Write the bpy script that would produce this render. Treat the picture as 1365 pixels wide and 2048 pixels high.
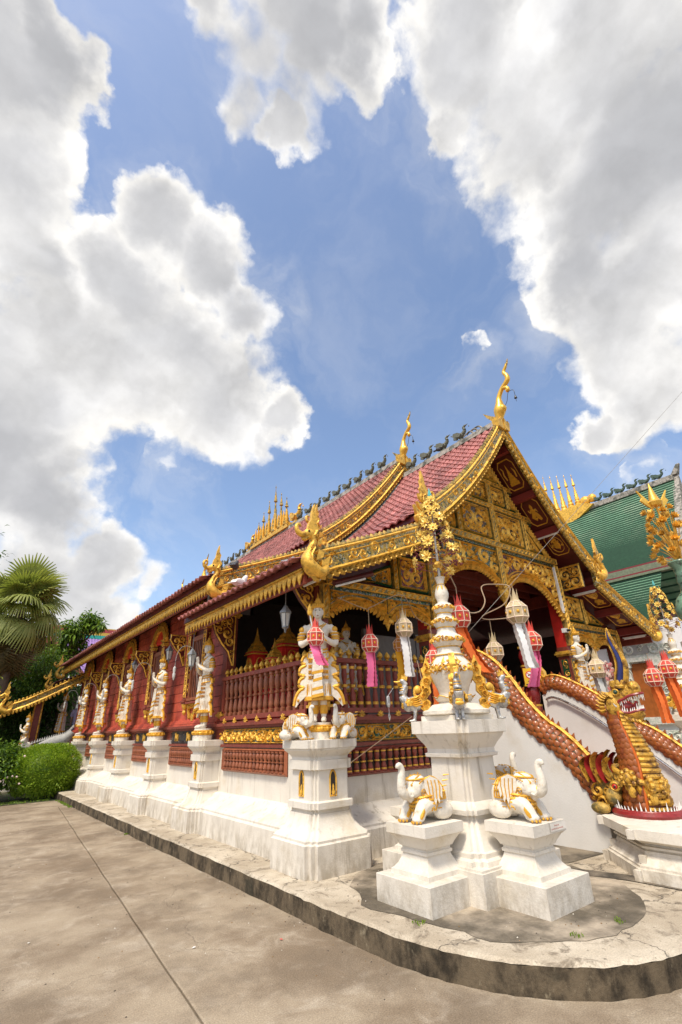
import bpy, math, random
from mathutils import Vector, Matrix
sc = bpy.context.scene
for o in list(bpy.data.objects): bpy.data.objects.remove(o)
COL = sc.collection
PI = math.pi
# ---------------------------------------------------------------- camera
cam_d = bpy.data.cameras.new('camera'); cam = bpy.data.objects.new('camera', cam_d); COL.objects.link(cam)
R = Matrix(((0.79659233, -0.60366573, -0.0320678), (-0.2264341, -0.34714485, 0.91006486), (-0.56050714, -0.71768944, -0.41322344)))
cam.matrix_world = Matrix.Translation((0, 0, 1.75)) @ R.transposed().to_4x4()
cam_d.sensor_fit = 'VERTICAL'; cam_d.sensor_height = 36; cam_d.lens = 16.735
cam_d.clip_start = 0.05; cam_d.clip_end = 3000
sc.camera = cam
# ---------------------------------------------------------------- sky, sun, exposure
SUN_EL, SUN_AZ = math.radians(60), math.radians(205)     # azimuth from +x, counter-clockwise
sun_dir = Vector((math.cos(SUN_EL)*math.cos(SUN_AZ), math.cos(SUN_EL)*math.sin(SUN_AZ), math.sin(SUN_EL)))
sd = bpy.data.lights.new('sun', 'SUN'); sd.energy = 2.2; sd.angle = math.radians(11); sd.color = (1, .91, .76)
so = bpy.data.objects.new('sun', sd); COL.objects.link(so); so.rotation_euler = sun_dir.to_track_quat('Z', 'Y').to_euler()
so.location = (0, 0, 30)
vs = sc.view_settings; vs.view_transform = 'Standard'; vs.look = 'None'; vs.exposure = 0.78; vs.gamma = 1; vs.use_curve_mapping = False
w = bpy.data.worlds.new('World'); sc.world = w; w.use_nodes = True
nt = w.node_tree; nt.nodes.clear()
class NT:
    """tiny node-graph helper"""
    def __init__(s, t): s.t = t
    def n(s, ty, **k):
        x = s.t.nodes.new(ty)
        for a, b in k.items(): setattr(x, a, b)
        return x
    def put(s, sock, v):
        if hasattr(v, 'is_output'): s.t.links.new(v, sock)
        elif v is not None: sock.default_value = v
    def math(s, op, a, b=None, c=None, clamp=False):
        x = s.n('ShaderNodeMath', operation=op, use_clamp=clamp)
        for i, q in enumerate((a, b, c)):
            if q is not None: s.put(x.inputs[i], q)
        return x.outputs[0]
    def vm(s, op, a, b=None, sc_=None):
        x = s.n('ShaderNodeVectorMath', operation=op); s.put(x.inputs[0], a)
        if b is not None: s.put(x.inputs[1], b)
        if sc_ is not None: s.put(x.inputs['Scale'], sc_)
        return x.outputs['Value' if op in ('DOT_PRODUCT', 'LENGTH') else 'Vector']
    def noise(s, vec, scale, detail=4, rough=.55, dist=0, col=False):
        x = s.n('ShaderNodeTexNoise'); s.put(x.inputs['Vector'], vec)
        x.inputs['Scale'].default_value = scale; x.inputs['Detail'].default_value = detail
        x.inputs['Roughness'].default_value = rough; x.inputs['Distortion'].default_value = dist
        return x.outputs['Color' if col else 'Fac']
    def voro(s, vec, scale, feature='F1', out='Distance', rnd=1):
        x = s.n('ShaderNodeTexVoronoi', feature=feature); s.put(x.inputs['Vector'], vec)
        x.inputs['Scale'].default_value = scale; x.inputs['Randomness'].default_value = rnd
        return x.outputs[out]
    def rng(s, v, a, b, c=0., d=1., smooth=False):
        x = s.n('ShaderNodeMapRange', interpolation_type='SMOOTHSTEP' if smooth else 'LINEAR'); x.clamp = True
        s.put(x.inputs[0], v)
        for i, q in enumerate((a, b, c, d)): s.put(x.inputs[i+1], q)
        return x.outputs[0]
    def mix(s, f, a, b, mode='MIX'):
        x = s.n('ShaderNodeMix', data_type='RGBA', blend_type=mode); s.put(x.inputs[0], f)
        for i, q in ((6, a), (7, b)):
            if isinstance(q, (tuple, list)) and len(q) == 3: q = (*q, 1)
            s.put(x.inputs[i], q)
        return x.outputs[2]
    def scale(s, vec, sx, sy, sz):
        return s.vm('MULTIPLY', vec, (sx, sy, sz))
N = NT(nt)
sky = N.n('ShaderNodeTexSky', sky_type='NISHITA'); sky.sun_disc = False
sky.sun_elevation = SUN_EL; sky.sun_rotation = PI/2 - SUN_AZ
sky.air_density = 1.0; sky.dust_density = 2.6; sky.ozone_density = 1.5; sky.altitude = 300
D0 = N.n('ShaderNodeTexCoord').outputs['Generated']
D0 = N.vm('NORMALIZE', D0)
# clouds: cumulus banks given as direction + angular radius; their shape comes from fractal noise
BANKS = [(-0.147, 0.519, 0.842, 0.107, 1), (-0.106, 0.478, 0.872, 0.059, 1), (-0.152, 0.649, 0.745, 0.161, 1), (-0.068, 0.713, 0.698, 0.085, 1), (0.103, 0.592, 0.799, 0.082, 1), (0.068, 0.693, 0.718, 0.104, 1), (0.190, 0.601, 0.776, 0.092, 1), (0.266, 0.631, 0.728, 0.095, 1), (0.150, 0.756, 0.638, 0.167, 1), (0.270, 0.754, 0.598, 0.143, 1), (0.392, 0.720, 0.573, 0.060, 1), (0.001, 0.803, 0.595, 0.189, 1), (-0.032, 0.893, 0.448, 0.198, 1), (0.072, 0.917, 0.392, 0.117, 1), (0.162, 0.943, 0.291, 0.088, 1), (0.076, 0.966, 0.246, 0.145, 1), (0.243, 0.838, 0.488, 0.043, 0.12), (0.158, 0.968, 0.193, 0.093, 1), (0.248, 0.937, 0.244, 0.055, 1), (0.075, 0.346, 0.935, 0.051, 1), (0.148, 0.349, 0.925, 0.084, 1), (0.151, 0.417, 0.896, 0.059, 1), (0.224, 0.370, 0.901, 0.074, 1), (0.228, 0.305, 0.925, 0.079, 1), (0.249, 0.233, 0.940, 0.068, 1), (0.223, 0.416, 0.882, 0.044, 1), (0.171, 0.273, 0.947, 0.085, 1), (0.376, 0.129, 0.918, 0.112, 1), (0.493, 0.129, 0.861, 0.142, 1), (0.517, 0.035, 0.855, 0.178, 1), (0.656, 0.108, 0.747, 0.168, 1), (0.655, 0.026, 0.756, 0.189, 1), (0.557, 0.163, 0.814, 0.064, 1), (0.701, 0.195, 0.686, 0.094, 1), (0.774, 0.174, 0.609, 0.131, 1), (0.841, 0.173, 0.512, 0.115, 1), (0.819, 0.276, 0.503, 0.051, 1), (0.638, 0.201, 0.743, 0.050, 1), (0.403, 0.226, 0.887, 0.049, 1), (0.772, 0.077, 0.631, 0.139, 1), (0.655, 0.422, 0.626, 0.045, 0.12), (0.881, 0.242, 0.407, 0.034, 0.12)]
wn = N.noise(D0, 5.0, 4, .55, col=True)
dw = N.vm('ADD', D0, N.vm('SCALE', N.vm('SUBTRACT', wn, (.5, .5, .5)), None, .20))
wn2 = N.noise(D0, 22.0, 4, .6, col=True)
dw = N.vm('ADD', dw, N.vm('SCALE', N.vm('SUBTRACT', wn2, (.5, .5, .5)), None, .055))
dw = N.vm('NORMALIZE', dw)
acc = None
for (x, y, z, r, cap_) in BANKS:
    dt = N.vm('DOT_PRODUCT', dw, (x, y, z))
    # 1 at the bank's centre, 0 at its rim, negative outside
    k = 1/(1-math.cos(r))
    b = N.math('MULTIPLY_ADD', dt, k, 1-k)
    if cap_ < 1: b = N.math('MINIMUM', b, cap_)
    acc = b if acc is None else N.math('SMOOTH_MAX', acc, b, .25)
cover = N.rng(acc, -2.0, 1.0, -2.0, 1.0)
fb = N.noise(dw, 6.0, 9, .54)
fb2 = N.noise(D0, 24.0, 7, .55)
# the rest of the sky carries the same broken cumulus
view = Vector((0, 0, -1)); vd = R.transposed() @ view
away = N.rng(N.vm('DOT_PRODUCT', D0, tuple(vd)), .62, .35, 0, 1, True)
gen = N.rng(N.noise(D0, 2.2, 3, .5), .40, .62, -.8, .7)
cover = N.math('ADD', N.math('MULTIPLY', cover, N.math('SUBTRACT', 1, away)), N.math('MULTIPLY', gen, away))
bill = N.voro(dw, 11.0, 'SMOOTH_F1'); bill2 = N.voro(dw, 27.0, 'SMOOTH_F1')
fine = N.math('ADD', N.math('ADD', N.math('MULTIPLY', N.math('SUBTRACT', fb, .5), 1.45), N.math('MULTIPLY', N.math('SUBTRACT', fb2, .5), .7)), N.math('MULTIPLY', N.math('SUBTRACT', .42, bill2), .35))
dens = N.math('ADD', cover, fine)
soft = N.rng(N.noise(D0, 4.2, 3, .5), .35, .65, .20, .85)
alpha = N.rng(dens, -.08, soft, 0, 1, True)
veil = N.math('MULTIPLY', N.rng(N.noise(dw, 2.6, 6, .6, .8), .38, .72, 0, .5, True), N.rng(cover, -1.6, .1, .25, 1.0))
alpha = N.math('MAXIMUM', alpha, veil)
# relief of the billows: difference of the noise towards the sun
dsun = N.vm('ADD', dw, tuple(sun_dir*.05))
fbs = N.noise(dsun, 6.0, 9, .54)
rel = N.math('MULTIPLY', N.math('SUBTRACT', fb, fbs), .75)
fbs2 = N.noise(N.vm('ADD', D0, tuple(sun_dir*.016)), 24.0, 7, .55)
rel = N.math('ADD', rel, N.math('MULTIPLY', N.math('SUBTRACT', fb2, fbs2), .30))
rel = N.math('ADD', rel, N.math('MULTIPLY', N.math('SUBTRACT', .42, bill), .30))
rel = N.math('ADD', rel, N.math('MULTIPLY', N.math('SUBTRACT', .42, bill2), .16))
thick = N.rng(N.math('ADD', cover, N.math('MULTIPLY', N.math('SUBTRACT', fb, .5), .4)), .25, 1.0, 0, 1, True)
lowf = N.noise(D0, 3.4, 3, .5)
thick = N.math('MULTIPLY', thick, N.rng(lowf, .3, .62, .35, 1.0))
rel = N.math('MULTIPLY', rel, N.math('MULTIPLY_ADD', thick, -.72, 1.0))
val = N.math('ADD', N.math('MULTIPLY_ADD', thick, -.50, .87), rel)
val = N.rng(val, .25, .95, .26, .68)
ccol = N.mix(thick, (1.0, .975, .93), (.96, .965, 1.0))
bs = N.n('ShaderNodeBackground'); nt.links.new(sky.outputs[0], bs.inputs[0]); bs.inputs[1].default_value = .138
bc = N.n('ShaderNodeBackground'); nt.links.new(ccol, bc.inputs[0]); nt.links.new(val, bc.inputs[1])
mx = N.n('ShaderNodeMixShader'); nt.links.new(alpha, mx.inputs[0]); nt.links.new(bs.outputs[0], mx.inputs[1]); nt.links.new(bc.outputs[0], mx.inputs[2])
wo = N.n('ShaderNodeOutputWorld'); nt.links.new(mx.outputs[0], wo.inputs[0])
# ---------------------------------------------------------------- materials
MATS = {}
def mat(name, col, rough=.55, metal=0, var=.18, vs_=6, bump=.0, bs_=60, col2=None, c2=(.45, .6), c2s=3, coat=0, rnd=0, spec=.5, streak=None, splash=None):
    if name in MATS: return MATS[name]
    m = bpy.data.materials.new(name); m.use_nodes = True; t = m.node_tree; n = NT(t)
    b = t.nodes['Principled BSDF']
    P = n.n('ShaderNodeNewGeometry').outputs['Position']
    c = (*col, 1)
    if col2: c = n.mix(n.rng(n.noise(P, c2s, 5, .6), c2[0], c2[1], 0, 1, True), col, col2)
    if streak:
        sv = n.scale(P, 9, 9, .55)
        f = n.rng(n.noise(sv, 1.3, 5, .65), .52, .75, 0, streak[1], True)
        f = n.math('MULTIPLY', f, n.rng(n.noise(P, 1.1, 2), .35, .6))
        c = n.mix(f, c, streak[0])
    if splash:   # mud and mould splashed up from the ground
        sx = n.n('ShaderNodeSeparateXYZ'); n.put(sx.inputs[0], P); f = n.math('MULTIPLY', n.rng(sx.outputs[2], .18, .62, 1, 0), n.rng(n.noise(n.scale(P, 1, 1, .5), 7, 6, .7), .36, .66, 0, splash[1], True)); c = n.mix(f, c, splash[0])
    if var:
        f = n.rng(n.noise(P, vs_, 5, .6), .25, .75, 1-var, 1+var)
        c = n.mix(1., c, _grey(n, f), 'MULTIPLY')
    if rnd:
        oi = n.n('ShaderNodeObjectInfo').outputs['Random']
        c = n.mix(1., c, _grey(n, n.rng(oi, 0, 1, 1-rnd, 1+rnd)), 'MULTIPLY')
    n.put(b.inputs['Base Color'], c)
    b.inputs['Metallic'].default_value = metal
    n.put(b.inputs['Roughness'], n.rng(n.noise(P, vs_*2.3, 4), .3, .7, max(.02, rough-.1), min(1, rough+.12)))
    b.inputs['Coat Weight'].default_value = coat; b.inputs['Specular IOR Level'].default_value = spec
    if bump:
        bp = n.n('ShaderNodeBump'); bp.inputs['Strength'].default_value = bump; bp.inputs['Distance'].default_value = .02
        n.put(bp.inputs['Height'], n.noise(P, bs_, 5, .6)); n.put(b.inputs['Normal'], bp.outputs[0])
    MATS[name] = m; return m
def _grey(n, f):
    x = n.n('ShaderNodeCombineColor')
    for i in range(3): n.put(x.inputs[i], f)
    return x.outputs[0]
GOLD = mat('gold_paint', (.80, .46, .065), .40, .32, .4, 14, .4, 70, col2=(.30, .15, .02), c2=(.50, .70), c2s=9)
NGOLD = mat('naga_gilt', (.60, .34, .045), .42, .3, .4, 18, .5, 60, col2=(.16, .07, .015), c2=(.46, .66), c2s=14)
GOLDL = mat('bright_gold', (.86, .50, .08), .30, .6, .2, 8, .1, 40)
GOLDD = mat('weathered_gold', (.52, .33, .075), .55, .3, .4, 18, .5, 60, col2=(.13, .115, .05), c2=(.42, .64), c2s=10)
OCHRE = mat('ochre_gold_trim', (.70, .37, .035), .45, .3, .25, 12, .25, 60)
WHITE = mat('white_plaster', (.70, .65, .57), .75, 0, .10, 3, .25, 45, col2=(.58, .50, .37), c2=(.52, .76), c2s=2.0, streak=((.26, .21, .145), .75), splash=((.30, .245, .17), .75))
STAT = mat('white_statue_paint', (.71, .655, .56), .55, 0, .14, 9, .55, 22, col2=(.52, .42, .28), c2=(.58, .76), c2s=11)
WOODR = mat('red_brown_wood', (.235, .05, .032), .5, 0, .3, 10, .2, 50, rnd=.12)
WOODO = mat('orange_brown_wood', (.27, .085, .038), .45, 0, .3, 10, .2, 50, rnd=.15)
PLANK = mat('red_plank_paint', (.50, .095, .055), .5, 0, .3, 5, .25, 40, col2=(.31, .05, .035), c2s=2, rnd=.12)
RED = mat('bright_red_paint', (.62, .03, .02), .4, 0, .2, 6)
DRED = mat('dark_red_lacquer', (.10, .014, .012), .42, 0, .25, 6)
BLACK = mat('black_lacquer', (.022, .02, .02), .45, 0, .4, 20, .3, 30, col2=(.2, .19, .17), c2=(.55, .75), c2s=16)
GREEN = mat('dark_green_border', (.015, .075, .035), .35, .0, .4, 30)
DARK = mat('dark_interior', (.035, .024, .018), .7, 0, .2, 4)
TILE = mat('red_roof_tile', (.40, .14, .125), .5, 0, .28, 2.2, .15, 60, col2=(.22, .075, .065), c2=(.42, .66), c2s=1.6, rnd=.24)
RIDGE = mat('weathered_ridge_mortar', (.34, .31, .27), .85, 0, .4, 9, .6, 30, col2=(.10, .10, .08), c2=(.45, .62), c2s=5)
BIRDM = mat('grey_green_bird_cast', (.13, .135, .10), .6, .1, .35, 22, .4, 60)
TEETH = mat('tooth_white', (.82, .8, .76), .35, 0, .06)
GUM = mat('dark_red_gum', (.24, .02, .02), .35, 0, .3, 20)
SCALE = mat('orange_glazed_scale', (.30, .085, .016), .38, 0, .28, 14, .2, 50, col2=(.22, .05, .012), c2s=8, coat=.2, rnd=.12)
SGREEN = mat('mossy_green_grout', (.055, .075, .04), .6, 0, .4, 20)
BLUE = mat('blue_enamel', (.02, .03, .14), .35, 0, .3, 40)
PINKC = mat('faded_pink_glass', (.42, .14, .13), .4, 0, .4, 24, col2=(.55, .45, .38), c2s=20)
SILVER = mat('silver_paint', (.36, .36, .37), .42, .55, .35, 20, .4, 60, col2=(.62, .61, .58), c2s=14)
GREYST = mat('grey_stone', (.36, .355, .34), .8, 0, .25, 10, .4, 40)
METAL = mat('dark_metal', (.05, .05, .05), .45, .6)
STEEL = mat('steel_rail', (.5, .5, .5), .28, .95)
WIRE = mat('wire', (.10, .09, .08), .6)
CABLE = mat('tan_cable', (.34, .24, .15), .6)
LAMPW = mat('white_fixture', (.78, .78, .76), .4)
GLASSW = mat('frosted_glass', (.55, .55, .52), .25, 0, .1)
# mosaic of mirror glass behind the carved gold
def mosaic(name, cols, scale=60, dark=.35):
    if name in MATS: return MATS[name]
    m = bpy.data.materials.new(name); m.use_nodes = True; n = NT(m.node_tree); b = m.node_tree.nodes['Principled BSDF']
    P = n.n('ShaderNodeNewGeometry').outputs['Position']
    v = n.n('ShaderNodeTexVoronoi'); n.put(v.inputs['Vector'], P); v.inputs['Scale'].default_value = scale
    cr = n.n('ShaderNodeValToRGB'); cr.color_ramp.interpolation = 'CONSTANT'
    sx = n.n('ShaderNodeSeparateColor'); n.put(sx.inputs[0], v.outputs['Color']); n.put(cr.inputs[0], sx.outputs[0])
    e = cr.color_ramp.elements
    for i, c in enumerate(cols):
        q = e[i] if i < 2 else e.new(i/len(cols))
        q.position = i/len(cols); q.color = (*c, 1)
    big = n.rng(n.noise(P, 3.5, 2), .4, .6)
    c = n.mix(n.math('MULTIPLY', big, dark), cr.outputs[0], (.012, .012, .015))
    n.put(b.inputs['Base Color'], c); n.put(b.inputs['Roughness'], n.rng(sx.outputs[1], 0, 1, .08, .55)); n.put(b.inputs['Metallic'], n.rng(sx.outputs[2], .4, .6, 0, .55))
    bp = n.n('ShaderNodeBump'); bp.inputs['Strength'].default_value = .5; bp.inputs['Distance'].default_value = .01
    n.put(bp.inputs['Height'], n.voro(P, scale, 'DISTANCE_TO_EDGE')); n.put(b.inputs['Normal'], bp.outputs[0])
    MATS[name] = m; return m
MOSG = mosaic('green_glass_mosaic', [(.012, .055, .03), (.02, .11, .05), (.01, .03, .025), (.30, .30, .28), (.015, .07, .04), (.35, .22, .03)], 48)
MOSB = mosaic('dark_blue_glass_mosaic', [(.02, .02, .05), (.16, .09, .015), (.25, .23, .2), (.10, .05, .01), (.07, .012, .012), (.02, .05, .03)], 40)
MOSR = mosaic('red_glass_mosaic', [(.20, .015, .012), (.10, .01, .01), (.03, .012, .012), (.28, .03, .02), (.02, .05, .03)], 40)
MOSY = mosaic('board_mosaic', [(.55, .36, .06), (.22, .15, .04), (.46, .29, .05), (.46, .40, .24), (.36, .22, .04), (.07, .09, .04)], 34, .1)
# ---------------------------------------------------------------- mesh helpers
class MB:
    def __init__(s): s.v = []; s.f = []; s.m = []
    def add(s, vs, fs, m=0, T=None):
        o = len(s.v)
        if T is not None: vs = [T @ Vector(p) for p in vs]
        s.v.extend(tuple(p) for p in vs); s.f.extend(tuple(i+o for i in f) for f in fs); s.m.extend([m]*len(fs)); return s
    def box(s, a, b, m=0, T=None):
        (x0, y0, z0), (x1, y1, z1) = a, b
        return s.add([(x0, y0, z0), (x1, y0, z0), (x1, y1, z0), (x0, y1, z0), (x0, y0, z1), (x1, y0, z1), (x1, y1, z1), (x0, y1, z1)],
                     [(3, 2, 1, 0), (4, 5, 6, 7), (0, 1, 5, 4), (1, 2, 6, 5), (2, 3, 7, 6), (3, 0, 4, 7)], m, T)
    def loft(s, rings, m=0, cap=True, T=None, closed=True):
        n = len(rings[0]); vs = [p for r in rings for p in r]; fs = []
        for i in range(len(rings)-1):
            for j in range(n if closed else n-1):
                k = (j+1) % n; fs.append((i*n+j, i*n+k, (i+1)*n+k, (i+1)*n+j))
        if cap and closed: fs.append(tuple(range(n))[::-1]); fs.append(tuple((len(rings)-1)*n+j for j in range(n)))
        return s.add(vs, fs, m, T)
    def lathe(s, prof, n=16, m=0, T=None, cap=True, sx=1, sy=1):
        return s.loft([[(r*sx*math.cos(2*PI*j/n), r*sy*math.sin(2*PI*j/n), z) for j in range(n)] for r, z in prof], m, cap, T)
    def tube(s, path, rad, n=8, m=0, T=None, up=(0, 0, 1), cap=True):
        path = [Vector(p) for p in path]; L = len(path); rings = []
        if not isinstance(rad, (list, tuple)): rad = [rad]*L
        up = Vector(up)
        for i, p in enumerate(path):
            t = (path[min(i+1, L-1)]-path[max(i-1, 0)])
            t = t.normalized() if t.length > 1e-9 else Vector((0, 0, 1))
            a = t.cross(up)
            if a.length < .05: a = t.cross(Vector((1, 0, 0)) if abs(t.x) < .9 else Vector((0, 1, 0)))
            a.normalize(); b = a.cross(t)
            ra, rb = rad[i] if isinstance(rad[i], (list, tuple)) else (rad[i], rad[i])
            rings.append([p+a*(ra*math.cos(2*PI*j/n))+b*(rb*math.sin(2*PI*j/n)) for j in range(n)])
        return s.loft(rings, m, cap, T)
    def ell(s, c, r, m=0, n=12, k=8, T=None):
        if not isinstance(r, (tuple, list)): r = (r, r, r)
        rings = [[(c[0]+r[0]*math.sin(PI*i/k)*math.cos(2*PI*j/n), c[1]+r[1]*math.sin(PI*i/k)*math.sin(2*PI*j/n), c[2]-r[2]*math.cos(PI*i/k)) for j in range(n)] for i in range(1, k)]
        vs = [p for q in rings for p in q]; o = len(vs); vs += [(c[0], c[1], c[2]-r[2]), (c[0], c[1], c[2]+r[2])]; fs = []
        for i in range(k-2):
            for j in range(n): fs.append((i*n+j, i*n+(j+1) % n, (i+1)*n+(j+1) % n, (i+1)*n+j))
        for j in range(n): fs.append((o, (j+1) % n, j)); fs.append((o+1, (k-2)*n+j, (k-2)*n+(j+1) % n))
        return s.add(vs, fs, m, T)
    def extr(s, poly, F, d0, d1, m=0, m2=None):
        n = len(poly); vs = [F(u, v, d0) for u, v in poly]+[F(u, v, d1) for u, v in poly]
        s.add(vs, [tuple(range(n))[::-1], tuple(range(n, 2*n))]+[(i, (i+1) % n, n+(i+1) % n, n+i) for i in range(n)], m)
        return s
    def ribbon(s, pts, wid, h, F, m=0, w0=0.):
        """raised tapering ribbon on a surface F(u,v,w)"""
        vs = []; L = len(pts)
        for i, (u, v) in enumerate(pts):
            a = pts[max(i-1, 0)]; b = pts[min(i+1, L-1)]; du, dv = b[0]-a[0], b[1]-a[1]; l = math.hypot(du, dv) or 1
            ww = wid[i] if isinstance(wid, (list, tuple)) else wid
            nu, nv = -dv/l*ww/2, du/l*ww/2
            vs += [F(u+nu, v+nv, w0), F(u, v, w0+h*min(1, ww/(max(wid) if isinstance(wid, (list, tuple)) else ww)+.3)), F(u-nu, v-nv, w0)]
        fs = []
        for i in range(L-1):
            o = i*3; fs += [(o, o+3, o+4, o+1), (o+1, o+4, o+5, o+2)]
        return s.add(vs, fs, m)
    def frame(s, poly, F, wd, h, m=0, w0=0.):
        """bevelled border along a closed polygon"""
        n = len(poly); cu = sum(p[0] for p in poly)/n; cv = sum(p[1] for p in poly)/n
        ins = inset(poly, wd); mid = inset(poly, wd/2)
        vs = [F(u, v, w0) for u, v in poly]+[F(u, v, w0+h) for u, v in mid]+[F(u, v, w0) for u, v in ins]
        fs = []
        for i in range(n):
            j = (i+1) % n; fs += [(i, j, n+j, n+i), (n+i, n+j, 2*n+j, 2*n+i)]
        return s.add(vs, fs, m)
def area2(p): return sum(p[i][0]*p[(i+1) % len(p)][1]-p[(i+1) % len(p)][0]*p[i][1] for i in range(len(p)))
def inset(poly, d):
    sg = 1 if area2(poly) > 0 else -1; n = len(poly); out = []
    for i in range(n):
        p0, p1, p2 = poly[i-1], poly[i], poly[(i+1) % n]
        a = Vector((p1[0]-p0[0], p1[1]-p0[1])).normalized(); b = Vector((p2[0]-p1[0], p2[1]-p1[1])).normalized()
        na = Vector((-a.y, a.x))*sg; nb = Vector((-b.y, b.x))*sg
        k = na+nb; q = k.length_squared
        k = k*(2/q) if q > .2 else na
        out.append((p1[0]+k.x*d, p1[1]+k.y*d))
    return out
WM = {}
def mesh_of(name, mb, mats, smooth=38):
    me = bpy.data.meshes.new(name); me.from_pydata(mb.v, [], mb.f)
    for m in (mats if isinstance(mats, (list, tuple)) else [mats]): me.materials.append(m)
    if max(mb.m, default=0) > 0: me.polygons.foreach_set('material_index', mb.m)
    if smooth:
        me.polygons.foreach_set('use_smooth', [True]*len(me.polygons)); me.update()
        try: me.set_sharp_from_angle(angle=math.radians(smooth))
        except Exception: pass
    me.update(); me.validate(); return me
def inst(name, me, M=None, parent=None, local=False):
    o = bpy.data.objects.new(name, me); COL.objects.link(o); M = M or Matrix()
    o.matrix_basis = M
    if parent:
        o.parent = parent
        if not local: o.matrix_parent_inverse = WM.get(parent.name, Matrix()).inverted()
        else: M = WM.get(parent.name, Matrix()) @ M
    WM[o.name] = M.copy(); return o
def ob(name, mb, mats, parent=None, smooth=38, local=False, kind=None):
    o = inst(name, mesh_of(name, mb, mats, smooth), None, parent, local)
    if parent and any(k in name for k in ('carving', 'mane', 'gilding')): kind = 'stuff'
    if kind: o['kind'] = kind
    return o
def root(name, loc, label, cat, group=None, rz=0, s=1):
    M = Matrix.Translation(loc) @ Matrix.Rotation(rz, 4, 'Z') @ Matrix.Scale(s, 4)
    o = bpy.data.objects.new(name, None); COL.objects.link(o); o.matrix_basis = M; o.empty_display_size = .2
    WM[o.name] = M.copy(); tag(o, label, cat, group); return o
def tag(o, label, cat, group=None, kind=None):
    if label: o['label'] = label
    if cat: o['category'] = cat
    if group: o['group'] = group
    if kind: o['kind'] = kind
    return o
def dup(src, loc, rz, label, group=None, s=1, name=None):
    def cp(o, p):
        c = o.copy(); COL.objects.link(c)
        if p: c.parent = p
        WM[c.name] = WM.get(o.name, Matrix())
        for ch in KIDS.get(o.name, []): cp(ch, c)
        return c
    c = cp(src, None); c.matrix_basis = Matrix.Translation(loc) @ Matrix.Rotation(rz, 4, 'Z') @ Matrix.Scale(s, 4)
    c['label'] = label
    if group: c['group'] = group
    elif 'group' in c.keys(): del c['group']
    return c
KIDS = {}
def reg(o):
    """remember a finished thing's children so that dup() can copy them"""
    ch = [c for c in bpy.data.objects if c.parent == o]; KIDS[o.name] = ch
    for c in ch: reg(c)
    return o
def remesh(mb, voxel, name='body', sm=1):
    me = bpy.data.meshes.new(name); me.from_pydata(mb.v, [], mb.f)
    o = bpy.data.objects.new(name, me); COL.objects.link(o)
    m = o.modifiers.new('r', 'REMESH'); m.mode = 'VOXEL'; m.voxel_size = voxel
    q = o.modifiers.new('s', 'SMOOTH'); q.factor = .5; q.iterations = 3*sm
    dg = bpy.context.evaluated_depsgraph_get(); r = bpy.data.meshes.new_from_object(o.evaluated_get(dg))
    bpy.data.objects.remove(o); bpy.data.meshes.remove(me)
    r.name = name; r.materials.clear()
    r.polygons.foreach_set('use_smooth', [True]*len(r.polygons)); return r
def spline(pts, k=6):
    """Catmull-Rom through points of any dimension"""
    P = [tuple(p) for p in pts]; out = []; n = len(P)
    for i in range(n-1):
        p0, p1, p2, p3 = P[max(i-1, 0)], P[i], P[i+1], P[min(i+2, n-1)]
        for j in range(k):
            t = j/k; out.append(tuple(.5*((2*b)+(-a+c)*t+(2*a-5*b+4*c-d)*t*t+(-a+3*b-3*c+d)*t**3) for a, b, c, d in zip(p0, p1, p2, p3)))
    out.append(P[-1]); return out
def FY(y0): return lambda u, v, w: (u, y0-w, v)        # wall facing -y
def FX(x0): return lambda u, v, w: (x0-w, u, v)        # wall facing -x
def FXp(x0): return lambda u, v, w: (x0+w, u, v)       # wall facing +x
def rect(a, b, c, d): return [(a, c), (b, c), (b, d), (a, d)]
def pip(poly, x, y):
    c = False; n = len(poly)
    for i in range(n):
        (x1, y1), (x2, y2) = poly[i-1], poly[i]
        if (y1 > y) != (y2 > y) and x < (x2-x1)*(y-y1)/(y2-y1)+x1: c = not c
    return c
def edged(poly, x, y):
    d = 9e9; n = len(poly)
    for i in range(n):
        (x1, y1), (x2, y2) = poly[i-1], poly[i]; dx, dy = x2-x1, y2-y1; l = dx*dx+dy*dy or 1e-9
        t = max(0, min(1, ((x-x1)*dx+(y-y1)*dy)/l)); d = min(d, math.hypot(x-x1-t*dx, y-y1-t*dy))
    return d
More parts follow.
